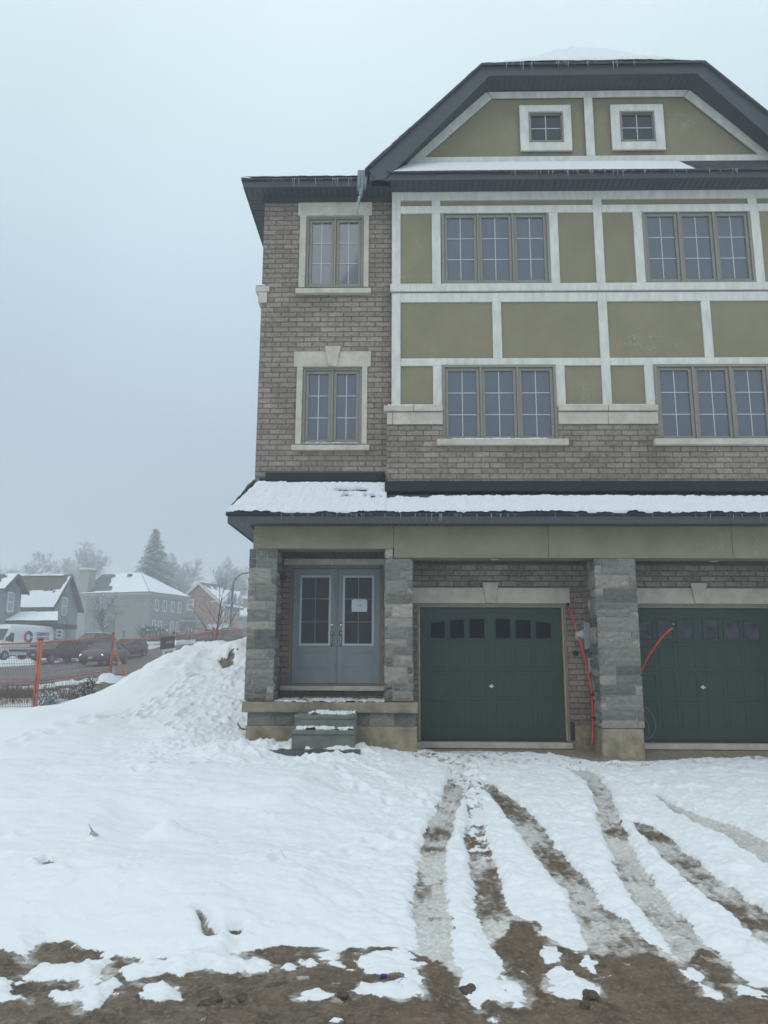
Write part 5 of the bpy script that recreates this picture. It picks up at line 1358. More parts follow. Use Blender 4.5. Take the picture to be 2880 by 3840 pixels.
fence_panel(T(1402, 803, 31.0), T(1650, 786, 34.0), 'farthest orange wire fence panel running behind the stone entry pillar', False, True)
br = empty('fence_brace', tuple(T(790, 1120, 24.4))); tag(br, 'slanting orange brace leaning on the fence beside the snowy shrubs', 'brace')
MB().tube([T(742, 925, 24.7), T(822, 1120, 23.9)], .034, 8).build('tube', m_org, br, smooth=True)
for q in ((745,925,24.66), (776,1020,24.3)):
    MB().disc_stack(tuple(T(*q)), (0,0,1), [(-.05,.05),(.05,.055)], 8).build('coupler', mat('galvanised_clamp', (.38,.34,.28), .6), br)
# signs hung on the fence
Fa, Fb = T(752, 873, 25.0), T(1128, 834, 27.8); fu = (Fb-Fa).normalized(); fn = Vector((fu.y, -fu.x, 0)).normalized()
if fn.y > 0: fn = -fn
def board(cx, w, ztop, zbot, m, name, off):
    p = Fa.lerp(Fb, cx)+fn*off
    a = p-fu*(w/2); b = p+fu*(w/2)
    return MB().prism([(a.x, a.y, a.z+ztop), (b.x, b.y, b.z+ztop), (b.x, b.y, b.z+zbot), (a.x, a.y, a.z+zbot)], tuple(fn*.012)), p
sg = empty('dark_sign', tuple(Fa.lerp(Fb, .87))); tag(sg, 'dark sign with a red panel hung on the orange fence', 'sign')
m_, p_ = board(.865, .80, -.03, -.44, m_cap, 'board', .04); m_.build('board', mat('sign_black', (.035,.035,.045), .5, var=.2), sg)
m_, p_ = board(.89, .46, -.14, -.30, None, 'panel', .053); m_.build('panel', mat('sign_maroon', (.15,.05,.06), .5, var=.2), sg)
tx_ = text_mesh('HOMES', .12, mat('sign_grey', (.30,.28,.32), .6), 'lettering', .001); face_text(tx_, p_+fn*.016+Vector((0,0,-.22)), fu, fn, sg)
wb = empty('white_board', tuple(Fa.lerp(Fb, .9))); tag(wb, 'white board with black letters hung under the dark sign on the fence', 'sign')
m_, p_ = board(.90, .74, -.46, -.78, None, 'board', .04); m_.build('board', mat('board_white', (.52,.52,.50), .7, var=.12), wb)
tx_ = text_mesh('MAIN', .17, mat('board_black', (.03,.03,.04), .6), 'lettering', .004); face_text(tx_, p_+fn*.016+Vector((0,0,-.60)), fu, fn, wb)
# ================================================================== VEHICLES
m_tyre = mat('tyre_rubber', (.018,.018,.02), .8); m_rim = mat('alloy_rim', (.35,.36,.37), .35, .8)
m_vg = glass_mat('vehicle_glass', (.03,.037,.045), 1.5)
m_lampon = mat('headlight_on', (.9,.85,.75), .3, emit=(1,.82,.62,2.6)); m_lamp = mat('headlight_lens', (.55,.56,.58), .15); m_tail = mat('tail_lamp', (.25,.02,.02), .3)
m_plate = mat('number_plate', (.55,.57,.60), .5); m_dark = mat('dark_plastic', (.03,.03,.033), .6)
def loft(stations, closed=True):
    """stations: (x, [(y,z) ... half profile bottom->top]) mirrored into a full ring"""
    mb = MB(); rings = []
    for x, prof in stations:
        ring = [(x, y, z) for y, z in prof]+[(x, -y, z) for y, z in reversed(prof)]
        rings.append(range(len(mb.v), len(mb.v)+len(ring))); mb.v += ring
    for a, b in zip(rings[:-1], rings[1:]):
        n = len(a)
        for i in range(n): mb.f.append((a[i], a[(i+1) % n], b[(i+1) % n], b[i]))
    mb.f.append(tuple(rings[0])[::-1]); mb.f.append(tuple(rings[-1])); return mb
def wheel(root, x, y, r=.33, w=.22):
    s = 1 if y > 0 else -1
    t = MB(); t.disc_stack((x, y-s*w/2, r), (0, s, 0), [(0, r*.8), (.02, r), (w-.03, r), (w, r*.82), (w+.002, r*.68)], 20)
    wh = t.build('wheel', m_tyre, root, smooth=False)
    h = MB(); h.disc_stack((x, y+s*w/2, r), (0, s, 0), [(-.01, r*.66), (.006, r*.64), (.0, r*.52), (.01, r*.15), (.02, r*.1)], 20); h.build('rim', m_rim, wh)
def body_profile(x, zl, zb, w, crown=.03, zmid=None):
    zmid = zmid or (zl+zb)/2
    return (x, [(w*.80, zl), (w*.97, zl+.10), (w, zmid), (w*.97, zb-.08), (w*.90, zb), (w*.5, zb+crown*.8), (0.001, zb+crown)])
def car(name, label, cat, group, kind, m_body, loc, ang, lit=False, snowy=False, sc_=1.0):
    root = empty(name, (0,0,0)); tag(root, label, cat, group)
    if kind == 'sedan':
        L, W, rw = 4.55, .89, .33; ax = (.82, 3.55)
        st_ = [(0,.38,.82,.70),(.10,.28,.98,.82),(.7,.22,1.02,.87),(1.6,.2,.98,.885),(2.8,.2,.95,.89),(3.45,.2,.93,.885),(4.05,.22,.84,.86),(4.4,.26,.70,.80),(4.55,.34,.60,.66)]
        gh = [(.35,1.0,.80),(1.15,1.42,.60),(2.35,1.43,.60),(3.40,.93,.80)]
    elif kind == 'suv':
        L, W, rw = 4.7, .93, .37; ax = (.85, 3.75)
        st_ = [(0,.45,1.0,.78),(.08,.32,1.12,.88),(.8,.28,1.13,.92),(2.0,.26,1.12,.93),(3.3,.26,1.10,.93),(3.9,.28,1.05,.91),(4.45,.32,.95,.86),(4.65,.36,.85,.80),(4.7,.42,.75,.72)]
        gh = [(.05,1.10,.84),(.45,1.68,.66),(2.6,1.72,.68),(3.45,1.09,.84)]
    else:
        L, W, rw = 5.6, .98, .42; ax = (1.0, 4.5)
        st_ = [(0,.55,1.25,.90),(.06,.5,1.32,.95),(1.2,.42,1.33,.97),(2.3,.40,1.30,.98),(3.9,.40,1.25,.98),(4.7,.40,1.20,.96),(5.3,.42,1.15,.93),(5.5,.48,1.08,.88),(5.6,.55,.98,.80)]
        gh = [(1.75,1.28,.86),(2.0,1.86,.70),(3.3,1.90,.72),(4.15,1.25,.88)]
    b = loft([body_profile(x, zl, zb, w, .02 if kind != 'sedan' else .04) for x, zl, zb, w in st_])
    bd_ = b.build('body', m_body, root, smooth=True)
    (xa, za, wa), (xb, zb_, wb_), (xc, zc_, wc), (xd, zd, wd) = gh
    g = MB(); g.v = [(xa,-wa,za),(xa,wa,za),(xb,-wb_,zb_-.03),(xb,wb_,zb_-.03),(xc,-wc,zc_-.03),(xc,wc,zc_-.03),(xd,-wd,zd),(xd,wd,zd)]
    g.f = [(0,1,3,2),(2,3,5,4),(4,5,7,6),(0,2,4,6),(1,7,5,3),(0,6,7,1)]
    g.build('windows', m_vg, root)
    rf = MB(); rf.v = [(xb-.06,-wb_-.015,zb_-.04),(xb-.06,wb_+.015,zb_-.04),(xc+.06,wc+.015,zc_-.04),(xc+.06,-wc-.015,zc_-.04),(xb+.05,-wb_+.06,zb_+.02),(xb+.05,wb_-.06,zb_+.02),(xc-.05,wc-.06,zc_+.02),(xc-.05,-wc+.06,zc_+.02)]
    rf.f = [(0,3,2,1),(4,5,6,7),(0,1,5,4),(1,2,6,5),(2,3,7,6),(3,0,4,7)]; rf.build('roof', m_body, root, bevel=.03)
    for s in (-1, 1):
        pl = MB()
        pl.tube([(xa, s*wa, za-.02), (xb, s*wb_, zb_-.02)], .05, 6); pl.tube([(xd, s*wd, zd-.02), (xc, s*wc, zc_-.02)], .035, 6)
        xm = (xb+xc)/2; wm = (wb_+wc)/2; pl.tube([(xm, s*(wa+.01), (za+zd)/2), (xm, s*(wm+.01), zc_-.02)], .035, 6)
        pl.tube([(xb, s*wb_, zb_-.02), (xc, s*wc, zc_-.02)], .03, 6); pl.build('pillar_frame', m_body, root, smooth=True)
        xM = xd-.25; MB().disc_stack((xM, s*(wd+.06), zd+.10), (1,0,0), [(-.06,.03),(0,.09),(.04,.07)], 8).build('mirror', m_body, root)
        fx = L-.16
        MB().box(fx-.10, fx+.10 if kind != 'sedan' else fx+.09, s*(W*.62)-.19, s*(W*.62)+.17, st_[-2][2]-.16, st_[-2][2]-.03).build('headlight', m_lampon if lit else m_lamp, root, bevel=.03)
        MB().box(-.01, .10, s*(W*.72)-.12, s*(W*.72)+.12, st_[0][2]-.2, st_[0][2]+.0).build('tail_light', m_tail, root, bevel=.02)
        for a_ in ax: wheel(root, a_, s*(W-.09), rw)
    MB().box(L-.05, L+.012, -.42, .42, st_[-1][1]+.02, st_[-1][1]+.16).build('grille', m_dark, root, bevel=.02)
    MB().box(L+.0, L+.03, -.16, .16, st_[-1][1]+.06, st_[-1][1]+.20).build('number_plate', m_plate, root)
    MB().box(-.02, .02, -.16, .16, st_[0][2]-.14, st_[0][2]).build('number_plate', m_plate, root)
    if snowy:
        bm = MB().box(xb-.05, xc+.05, -wb_+.02, wb_-.02, zb_+.021, zb_+.09); bm.build('snow', m_snowf, root, bevel=.03)
    if kind == 'pickup':
        MB().box(.15, 1.68, -.78, .78, 1.335, 1.37).build('bed_cover', m_dark, root, bevel=.01)
    root.location = loc; root.rotation_euler = (0, 0, ang); root.scale = (sc_, sc_, sc_)
    return root
def spot(px, d): 
    p = on_y(*rA(px, 900), d); return p.x, p.y
def place(px, d, lift=.11): x, y = spot(px, d); return (x, y, gz(x, y)+lift)
def cheading(loc, ang, L):  # centre -> rear origin
    return (loc[0]-math.cos(ang)*L/2, loc[1]-math.sin(ang)*L/2, loc[2])
dm = lambda n, c: mat(n, c, .35, var=.04, spec=.6)
A1 = R_(-90); A2 = R_(-107)
G_ = 'cars on the street beyond the fence'
car('grey_car', 'dark grey oncoming car with lit headlights on the street', 'car', G_, 'sedan', dm('dark_grey_paint', (.06,.065,.075)), cheading(place(682, 50.5), A1, 4.55), A1, lit=True)
car('pickup_truck', 'black pickup truck parked just behind the white van', 'pickup truck', G_, 'pickup', dm('black_paint', (.022,.022,.026)), cheading(place(385, 53.5), R_(-112), 4.6), R_(-112), sc_=.80)
car('parked_suv', 'dark green parked SUV with snow on its roof, left of the snowy tree', 'car', G_, 'suv', dm('dark_green_paint', (.045,.055,.05)), cheading(place(600, 66), R_(-112), 4.0), R_(-112), snowy=True, sc_=.86)
car('parked_suv', 'black parked SUV just behind the grey car with lit headlights', 'car', G_, 'suv', dm('black_paint_b', (.028,.028,.032)), cheading(place(830, 58), R_(-100), 3.7), R_(-100), sc_=.80)
car('parked_suv', 'dark brown SUV seen over the snow mound below the young bare tree', 'car', G_, 'suv', dm('brown_paint', (.045,.035,.032)), cheading(place(1378, 66), R_(-98), 4.1), R_(-98), sc_=.88)
car('parked_car', 'dark car at the far right by the stone pillar, half behind the mound', 'car', G_, 'sedan', dm('slate_paint', (.06,.06,.065)), cheading(place(1475, 74), R_(-98), 4.55), R_(-98))
# white cargo van
VA = R_(-107); vl = place(95, 58); van = empty('cargo_van', (0,0,0)); tag(van, 'white high roof cargo van with blue and red lettering on its side', 'van')
m_vw = mat('white_van_paint', (.66,.69,.72), .35, var=.03, spec=.6)
def vp(x, zl, zt_, w): return (x, [(w*.9, zl), (w, zl+.12), (w, zl+(zt_-zl)*.45), (w*.97, zl+(zt_-zl)*.72), (w*.90, zt_-.12), (w*.80, zt_-.02), (.001, zt_+.03)])
v_ = loft([vp(0,.45,2.52,.94), vp(.05,.40,2.62,.98), vp(2.0,.38,2.66,1.0), vp(3.9,.38,2.64,1.0), vp(4.35,.38,2.55,.99), vp(4.7,.38,2.05,.98), vp(5.15,.38,1.36,.97), vp(5.6,.40,1.18,.93), vp(5.85,.45,.98,.85), vp(5.92,.5,.85,.78)])
v_.build('body', m_vw, van, smooth=True)
for s in (-1, 1):
    sgn = s
    MB().prism([(4.92, sgn*.955, 1.42), (4.15, sgn*.985, 1.32), (4.1, sgn*.96, 1.98), (4.42, sgn*.94, 2.0)], (0, sgn*.02, 0)).build('side_window', m_vg, van)
    MB().box(.35, 4.5, sgn*1.0-.01, sgn*1.0+.018, .62, .80).build('rub_strip', m_dark, van)
    for a_ in (1.15, 4.85): wheel(van, a_, s*.90, .36, .24)
    MB().box(5.62, 5.86, sgn*.66-.16, sgn*.66+.12, .82, 1.08).build('headlight', m_lamp, van, bevel=.03)
    MB().box(4.86, 4.96, sgn*1.12-.07, sgn*1.12+.07, 1.40, 1.68).build('mirror', m_dark, van, bevel=.02)
MB().prism([(4.50, -.80, 2.26), (4.50, .80, 2.26), (5.10, .90, 1.47), (5.10, -.90, 1.47)], (.05, 0, .03)).build('windscreen', m_vg, van)
MB().box(5.85, 5.95, -.5, .5, .60, .80).build('grille', m_dark, van, bevel=.02)
m_blue = mat('logo_blue', (.022,.035,.16), .6); m_lred = mat('logo_red', (.42,.05,.07), .6)
# side facing the street is +y of the van once it heads down the road
side = 1 if True else -1
def vtext(body, size, m, x, z, bold=0):
    o = text_mesh(body, size, m, 'lettering', bold, .002); face_text(o, (x, 1.004, z), (-1,0,0), (0,1,0), van)
vtext('CLIMATE', .335, m_blue, 1.25, 1.98, .012); vtext('EXPERTS', .335, m_lred, 1.22, 1.62, .012); vtext('HEATING & COOLING INC.', .115, m_dark, 1.22, 1.36, .001)
def ring_half(a0, a1, m, name):
    P = []; cx, cz = 2.72, 1.72
    for k in range(13):
        a = a0+(a1-a0)*k/12; P.append((cx-math.cos(a)*.46, cz+math.sin(a)*.46))
    for k in range(12, -1, -1):
        a = a0+(a1-a0)*k/12; P.append((cx-math.cos(a)*.22, cz+math.sin(a)*.22))
    MB().prism([(x, 1.006, z) for x, z in P], (0, .004, 0)).build(name, m, van)
ring_half(R_(90), R_(270), m_lred, 'logo'); ring_half(R_(-90), R_(-8), m_blue, 'logo'); ring_half(R_(8), R_(90), m_blue, 'logo')
MB().box(.45, 2.5, 1.004, 1.010, .98, 1.16).build('stripe', m_blue, van)
van.location = cheading(vl, VA, 5.9); van.rotation_euler = (0, 0, VA)
# ================================================================== HOUSES ACROSS THE STREET
def cross2(a, b): return a[0]*b[1]-a[1]*b[0]
class Fr:
    """ground frame: origin at a measured pixel column and distance, e1 horizontal direction, e2 to its left"""
    def __init__(s, px, d, e1):
        r = ray(*rA(px, 950)); s.o = Vector((r.x/r.y*d, d)); s.e1 = Vector(e1).normalized(); s.e2 = Vector((-s.e1.y, s.e1.x))
    def P(s, a, b, z): q = s.o+s.e1*a+s.e2*b; return (q.x, q.y, z)
    def ta(s, px, b=0):      # a such that P(a,b) projects to column px
        r = ray(*rA(px, 950)); o = s.o+s.e2*b; return -cross2(o, (r.x, r.y))/cross2(s.e1, (r.x, r.y))
    def tb(s, px, a=0):
        r = ray(*rA(px, 950)); o = s.o+s.e1*a; return -cross2(o, (r.x, r.y))/cross2(s.e2, (r.x, r.y))
    def box(s, mb, a0, a1, b0, b1, z0, z1):
        return mb.prism([s.P(a0,b0,z0), s.P(a1,b0,z0), s.P(a1,b1,z0), s.P(a0,b1,z0)], (0,0,z1-z0))
    def z(s, px, py, a, b):  # height of a pixel at frame position (a,b)
        q = s.o+s.e1*a+s.e2*b; return on_y(*rA(px, py), q.y).z
def fmat(c, name, **k): return mat(name, c, .9, var=.07, scale=.7, **k)
m_greyA = fmat((.225,.25,.26), 'grey_render'); m_greyB = fmat((.195,.195,.175), 'taupe_stucco'); m_quoin = fmat((.27,.27,.245), 'quoin_stucco')
m_wht = fmat((.62,.64,.65), 'white_joinery'); m_gld = glass_mat('far_glass', (.05,.06,.07), 1.5, .1); m_gldc = mat('curtained_glass', (.28,.32,.34), .3)
m_rfb = mat('brown_shingles', (.135,.115,.085), .9, var=.2, scale=2, bump=.4, bscale=6); m_rfd = mat('charcoal_shingles', (.08,.085,.09), .9, var=.3, scale=2)
m_tr = fmat((.10,.095,.085), 'dark_barge'); m_tr2 = fmat((.24,.24,.21), 'pale_barge')
m_br2 = brick_mat('red_brick', c1=(.44,.22,.15), c2=(.36,.175,.12), mort=(.28,.2,.17), w=.24, h=.08); m_br3 = fmat((.26,.145,.11), 'far_red_brick')
def fwin(fr, axis, p0, p1, z0, z1, parent, mull=1, rail=False, pane=None, out=.06, frm=None, sill=True, t=.09):
    """window on a frame wall; axis 'a': lies along e1 on the wall b=const, 'b': along e2 on a=const"""
    fm = MB(); pn = MB()
    if axis[0] == 'a':
        c = axis[1]; B = lambda mb, u0, u1, w0, w1, o0, o1: fr.box(mb, u0, u1, c-o1, c-o0, w0, w1)
    else:
        c = axis[1]; B = lambda mb, u0, u1, w0, w1, o0, o1: fr.box(mb, c-o1, c-o0, u0, u1, w0, w1)
    B(fm, p0, p0+t, z0, z1, 0, out); B(fm, p1-t, p1, z0, z1, 0, out); B(fm, p0+t, p1-t, z1-t, z1, 0, out); B(fm, p0+t, p1-t, z0, z0+t, 0, out)
    for k in range(1, mull+1):
        xm = p0+(p1-p0)*k/(mull+1); B(fm, xm-t*.45, xm+t*.45, z0+t, z1-t, 0, out-.01)
    if rail: zm = (z0+z1)/2; B(fm, p0+t, p1-t, zm-t*.4, zm+t*.4, 0, out-.012)
    w = fm.build('window', frm or m_wht, parent)
    B(pn, p0+t, p1-t, z0+t, z1-t, 0.0, .025); pn.build('pane', pane or m_gld, w)
    if sill: sm = MB(); B(sm, p0-.08, p1+.08, z0-.16, z0-.01, 0, out+.08); sm.build('sill', m_quoin, w)
    return w
def hip(fr, a0, a1, b0, b1, ze, zr, ov, ra0, ra1, rb0, rb1):
    a0 -= ov; a1 += ov; b0 -= ov; b1 += ov
    c = [fr.P(a0,b0,ze), fr.P(a1,b0,ze), fr.P(a1,b1,ze), fr.P(a0,b1,ze)]; r0 = fr.P(ra0, rb0, zr); r1 = fr.P(ra1, rb1, zr)
    return c, r0, r1
# --- taupe two-storey office -----------------------------------------------------
B_ = Fr(940, 95, (.31,.95)); la = B_.ta(1190); lb = B_.tb(517)
zeB = B_.z(940, 562, 0, 0); zbB = gz(*B_.P(0,0,0)[:2])-1.2
ob = empty('office_building', B_.P(la/2, lb/2, zbB)); tag(ob, 'grey two-storey stucco building with pale quoins and a snow-covered hip roof', 'building')
mb = MB(); B_.box(mb, 0, la, 0, lb, zbB, zeB); mb.build('wall', m_greyB, ob)
ra = la/2; rb0 = B_.tb(880, ra); rb1 = B_.tb(625, ra); zrB = B_.z(880, 430, ra, rb0)
c, q0, q1 = hip(B_, 0, la, 0, lb, zeB+.15, zrB, .35, ra, ra, rb0, rb1)
mb = MB(); mb.v = [*c, q0, q1]; mb.f = [(0,1,4), (1,2,5,4), (2,3,5), (3,0,4,5), (0,3,2,1)]; mb.build('roof', m_rfd, ob)
mb = MB(); B_.box(mb, -.35, la+.35, -.35, lb+.35, zeB-.18, zeB+.14); mb.build('eaves', m_quoin, ob)
mb = MB(); B_.box(mb, -.12, la+.12, -.12, lb+.12, zeB-.45, zeB-.18); mb.build('cornice', m_quoin, ob)
def far_snow(pts, th, parent, seed=1, name='snow', ragged=None, nu=60, nv=24):
    """snow sheet over a quad P00,P10,P11,P01 with an optional ragged mask"""
    P = [Vector(p) for p in pts]; mb = MB(); nrm = (P[1]-P[0]).cross(P[3]-P[0]).normalized()
    if nrm.z < 0: nrm = -nrm
    U_, V_ = np.meshgrid(np.linspace(0,1,nu+1), np.linspace(0,1,nv+1)); n = fbm(U_.ravel()*8, V_.ravel()*5, 1.0, seed, 4).reshape(U_.shape)
    ok = np.ones(U_.shape, bool) if ragged is None else ragged(U_, V_, n) > 0
    for i in range(nv+1):
        for j in range(nu+1):
            u, v = U_[i,j], V_[i,j]; p = (P[0]*(1-u)+P[1]*u)*(1-v)+(P[3]*(1-u)+P[2]*u)*v; mb.v.append(tuple(p+nrm*(th*(1+.3*n[i,j]))))
    for i in range(nv):
        for j in range(nu):
            if ok[i,j] and ok[i+1,j+1]: q = i*(nu+1)+j; mb.f.append((q, q+1, q+nu+2, q+nu+1))
    o = mb.build(name, m_snowf, parent, smooth=True); o['kind'] = 'stuff'; return o
far_snow([c[3], c[0], q0, q1], .08, ob, 3, ragged=lambda U_, V_, n: np.maximum(U_-.37+.09*n+.10*(V_-.5), .09+.05*n-V_+.0*U_))
far_snow([c[0], c[1], tuple(Vector(q0)+Vector((.05,.05,0))), q0], .08, ob, 4, nu=40)
for px in (697, 810):
    b_ = B_.tb(px, ra-.9); p = B_.P(ra-.95, b_, zrB-.45); MB().disc_stack(p, (0,-.3,1), [(0,.34),(.22,.34),(.26,.2)], 10).build('roof_vent', m_rfd, ob)
zu1_, zu0_ = B_.z(995, 602, B_.ta(995), 0), B_.z(995, 674, B_.ta(995), 0)
for a, b in ((984,1008), (1036,1060), (1089,1111), (1136,1157)): fwin(B_, ('a', 0), B_.ta(a), B_.ta(b), zu0_, zu1_, ob)
zl1_, zl0_ = B_.z(987, 736, B_.ta(987), 0), B_.z(987, 826, B_.ta(987), 0)
for a, b in ((975,998), (1014,1037), (1092,1112), (1130,1149)): fwin(B_, ('a', 0), B_.ta(a), B_.ta(b), zl0_, zl1_, ob, sill=False)
a, b = B_.ta(1054), B_.ta(1077); zd1, zd0 = B_.z(1065, 768, a, 0), zl0_-.9
mb = MB(); B_.box(mb, a-.12, b+.12, -.10, 0, zd0, zd1+.12); fr_ = mb.build('door_surround', m_quoin, ob)
mb = MB(); B_.box(mb, a, b, -.13, -.10, zd0, zd1); dd = mb.build('door', fmat((.075,.06,.06), 'brown_door'), ob)
q = Vector(B_.P((a+b)/2, -.135, zd1-.85)); nB = -B_.e2
disc = MB(); disc.v = [tuple(q+Vector((B_.e1.x*math.cos(t_)*.2, B_.e1.y*math.cos(t_)*.2, math.sin(t_)*.42))) for t_ in np.linspace(0, 2*math.pi, 20, endpoint=False)]; disc.f = [tuple(range(20))]
dm_ = MB().prism(disc.v, (nB.x*.02, nB.y*.02, 0)); dm_.build('oval_light', m_wht, dd)
t_ = text_mesh('Lily Rose', .55, m_tr, 'lettering', .004); face_text(t_, B_.P((a+b)/2, -.02, zd1+.65), (B_.e1.x, B_.e1.y, 0), (nB.x, nB.y, 0), ob)
k = 0; z = zbB
while z < zeB-.5:
    w = .62 if k % 2 else .46
    mb = MB(); B_.box(mb, -.05, w, -.05, w, z+.03, z+.40); mb.build('quoin', m_quoin, ob)
    mb = MB(); B_.box(mb, la-w, la+.05, -.05, w, z+.03, z+.40); mb.build('quoin', m_quoin, ob); z += .43; k += 1
bs = B_.tb(705); mb = MB(); B_.box(mb, -.06, -.001, bs-.6, bs+.75, zbB, B_.z(705, 735, 0, bs)); mb.build('side_door', m_tr, ob)
mb = MB(); bb = B_.tb(590); B_.box(mb, -.12, -.01, bb-.06, bb+.06, zbB, zeB-.45); mb.build('downpipe', m_quoin, ob)
ch0, ch1 = B_.tb(540), B_.tb(470); zc1_ = B_.z(505, 400, 0, ch0)
mb = MB(); B_.box(mb, -.1, 1.3, ch0, ch1, zbB, zc1_-.35); chm = mb.build('chimney', m_quoin, ob, bevel=.12)
mb = MB(); B_.box(mb, -.2, 1.4, ch0-.12, ch1+.12, zc1_-.35, zc1_-.1); mb.build('chimney_cap', m_quoin, chm, bevel=.04)
mb = MB(); B_.box(mb, 0, 1.2, ch0, ch1, zc1_-.1, zc1_+.08); mb.build('snow', m_snowf, chm, bevel=.07)
# --- grey gabled house with the porch ----------------------------------------------
A_ = Fr(310, 68, (.10,.995)); lA = A_.ta(481); zeA = A_.z(322, 636, 0, 0); zrA = A_.z(435, 450, lA/2, 0); bA = A_.tb(-60)
zbA = gz(*A_.P(0,0,0)[:2])-1.2
oa = empty('gabled_house', A_.P(lA/2, 3, zbA)); tag(oa, 'pale grey gabled house with arched windows and a snowy porch roof behind the van', 'house')
mb = MB(); mb.prism([A_.P(0,0,zbA), A_.P(lA,0,zbA), A_.P(lA,0,zeA), A_.P(lA/2,0,zrA-.15), A_.P(0,0,zeA)], tuple(A_.e2*bA)+(0,)); mb.build('wall', m_greyA, oa)
def gable_roof(fr, a0, a1, b0, b1, ze, zr, parent, m, ov=.35, ovb=.45, th=.16, barge=m_tr):
    am = (a0+a1)/2; sl = (zr-ze)/(am-a0); zo = ze-sl*ov
    for s in (0, 1):
        aE = a0-ov if s == 0 else a1+ov
        mb = MB(); mb.prism([fr.P(aE, b0-ovb, zo), fr.P(am, b0-ovb, zr), fr.P(am, b1+ovb, zr), fr.P(aE, b1+ovb, zo)], (0,0,th)); mb.build('roof', m, parent)
        mb = MB(); mb.prism([fr.P(aE, b0-ovb-.05, zo-.12), fr.P(am, b0-ovb-.05, zr-.12), fr.P(am, b0-ovb-.05, zr+th+.02), fr.P(aE, b0-ovb-.05, zo+th+.02)], tuple(fr.e2*.05)+(0,)); mb.build('barge_board', barge, parent)
    return zo+th, zr+th
t0_, t1_ = gable_roof(A_, 0, lA, 0, bA, zeA, zrA, oa, m_rfb)
far_snow([A_.P(-.35,bA+.4,t0_), A_.P(-.35,-.42,t0_), A_.P(lA/2,-.42,t1_), A_.P(lA/2,bA+.4,t1_)], .07, oa, 7, ragged=lambda U_, V_, n: np.maximum(.52+.16*n-V_, np.minimum(U_-.955+.02*n, .93-V_)), nu=90, nv=40)
far_snow([A_.P(lA/2-.3,bA+.4,t1_-.2), A_.P(lA/2-.3,.2,t1_-.2), A_.P(lA/2,.2,t1_), A_.P(lA/2,bA+.4,t1_)], .09, oa, 8, ragged=lambda U_, V_, n: .2+n)
za1, za0 = A_.z(390, 580, lA*.45, 0), A_.z(390, 704, lA*.45, 0)
p0, p1 = A_.ta(371), A_.ta(409)
# A's gable end lies along e1 on b=0
fwin(A_, ('a', 0), p0+.05, p1-.05, za0, za1-.1, oa, 0, True, pane=m_gldc, t=.10)
def arch(fr, a0, a1, c, ztop, h, parent, m):
    mb = MB(); P = []; n = 8
    for i in range(n+1): u = a0+(a1-a0)*i/n; P.append(fr.P(u, c-.10, ztop+h*math.sin(math.pi*i/n)))
    for i in range(n, -1, -1): u = a0+(a1-a0)*i/n; P.append(fr.P(u, c-.10, ztop+h*math.sin(math.pi*i/n)+.26))
    mb.prism(P, tuple(fr.e2*.10)+(0,)); return mb.build('arch_hood', m, parent)
arch(A_, p0-.15, p1+.15, 0, za1-.12, .22, oa, fmat((.16,.17,.175), 'arch_grey'))
zb1_, zb0_ = A_.z(375, 795, 1, 0), A_.z(375, 850, 1, 0); p0, p1 = A_.ta(352), A_.ta(392)
fwin(A_, ('a', 0), p0+.05, p1-.05, zb0_, zb1_, oa, 0, True, t=.10); arch(A_, p0-.12, p1+.12, 0, zb1_, .18, oa, fmat((.16,.17,.175), 'arch_grey'))
mb = MB(); A_.box(mb, -.16, -.02, .25, .42, zbA, zeA-.05); mb.build('downpipe', m_greyA, oa)
mb = MB(); mb.prism([A_.P(-.40, -.45, zeA-.65), A_.P(-.30, -.45, zeA-.5), A_.P(-.30, bA, zeA-.5), A_.P(-.40, bA, zeA-.65)], (0,0,.16)); mb.build('gutter', m_tr, oa)
# front wing and its gable
W_ = Fr(-25, 60, (.10,.995)); lW = W_.ta(104); zeW = W_.z(118, 545, lW, 0); zrW = W_.z(73, 452, lW*.62, 0)
mb = MB(); mb.prism([W_.P(0,0,zbA), W_.P(lW,0,zbA), W_.P(lW,0,zeW), W_.P(lW/2,0,zrW-.15), W_.P(0,0,zeW)], tuple(W_.e2*3.2)+(0,)); mb.build('wall', m_greyA, oa)
u0_, u1_ = gable_roof(W_, 0, lW, 0, 3.2, zeW, zrW, oa, m_rfb)
far_snow([W_.P(-.35,3.2,u0_), W_.P(-.35,-.42,u0_), W_.P(lW/2,-.42,u1_), W_.P(lW/2,3.2,u1_)], .07, oa, 9, ragged=lambda U_, V_, n: U_-.72+.1*n)
wz1, wz0 = W_.z(35, 555, lW*.5, 0), W_.z(35, 682, lW*.5, 0); p0, p1 = W_.ta(12), W_.ta(55)
fwin(W_, ('a', 0), p0, p1, wz0, wz1, oa, 0, True, pane=m_gldc, t=.10); arch(W_, p0-.12, p1+.12, 0, wz1, .22, oa, fmat((.16,.17,.175), 'arch_grey'))
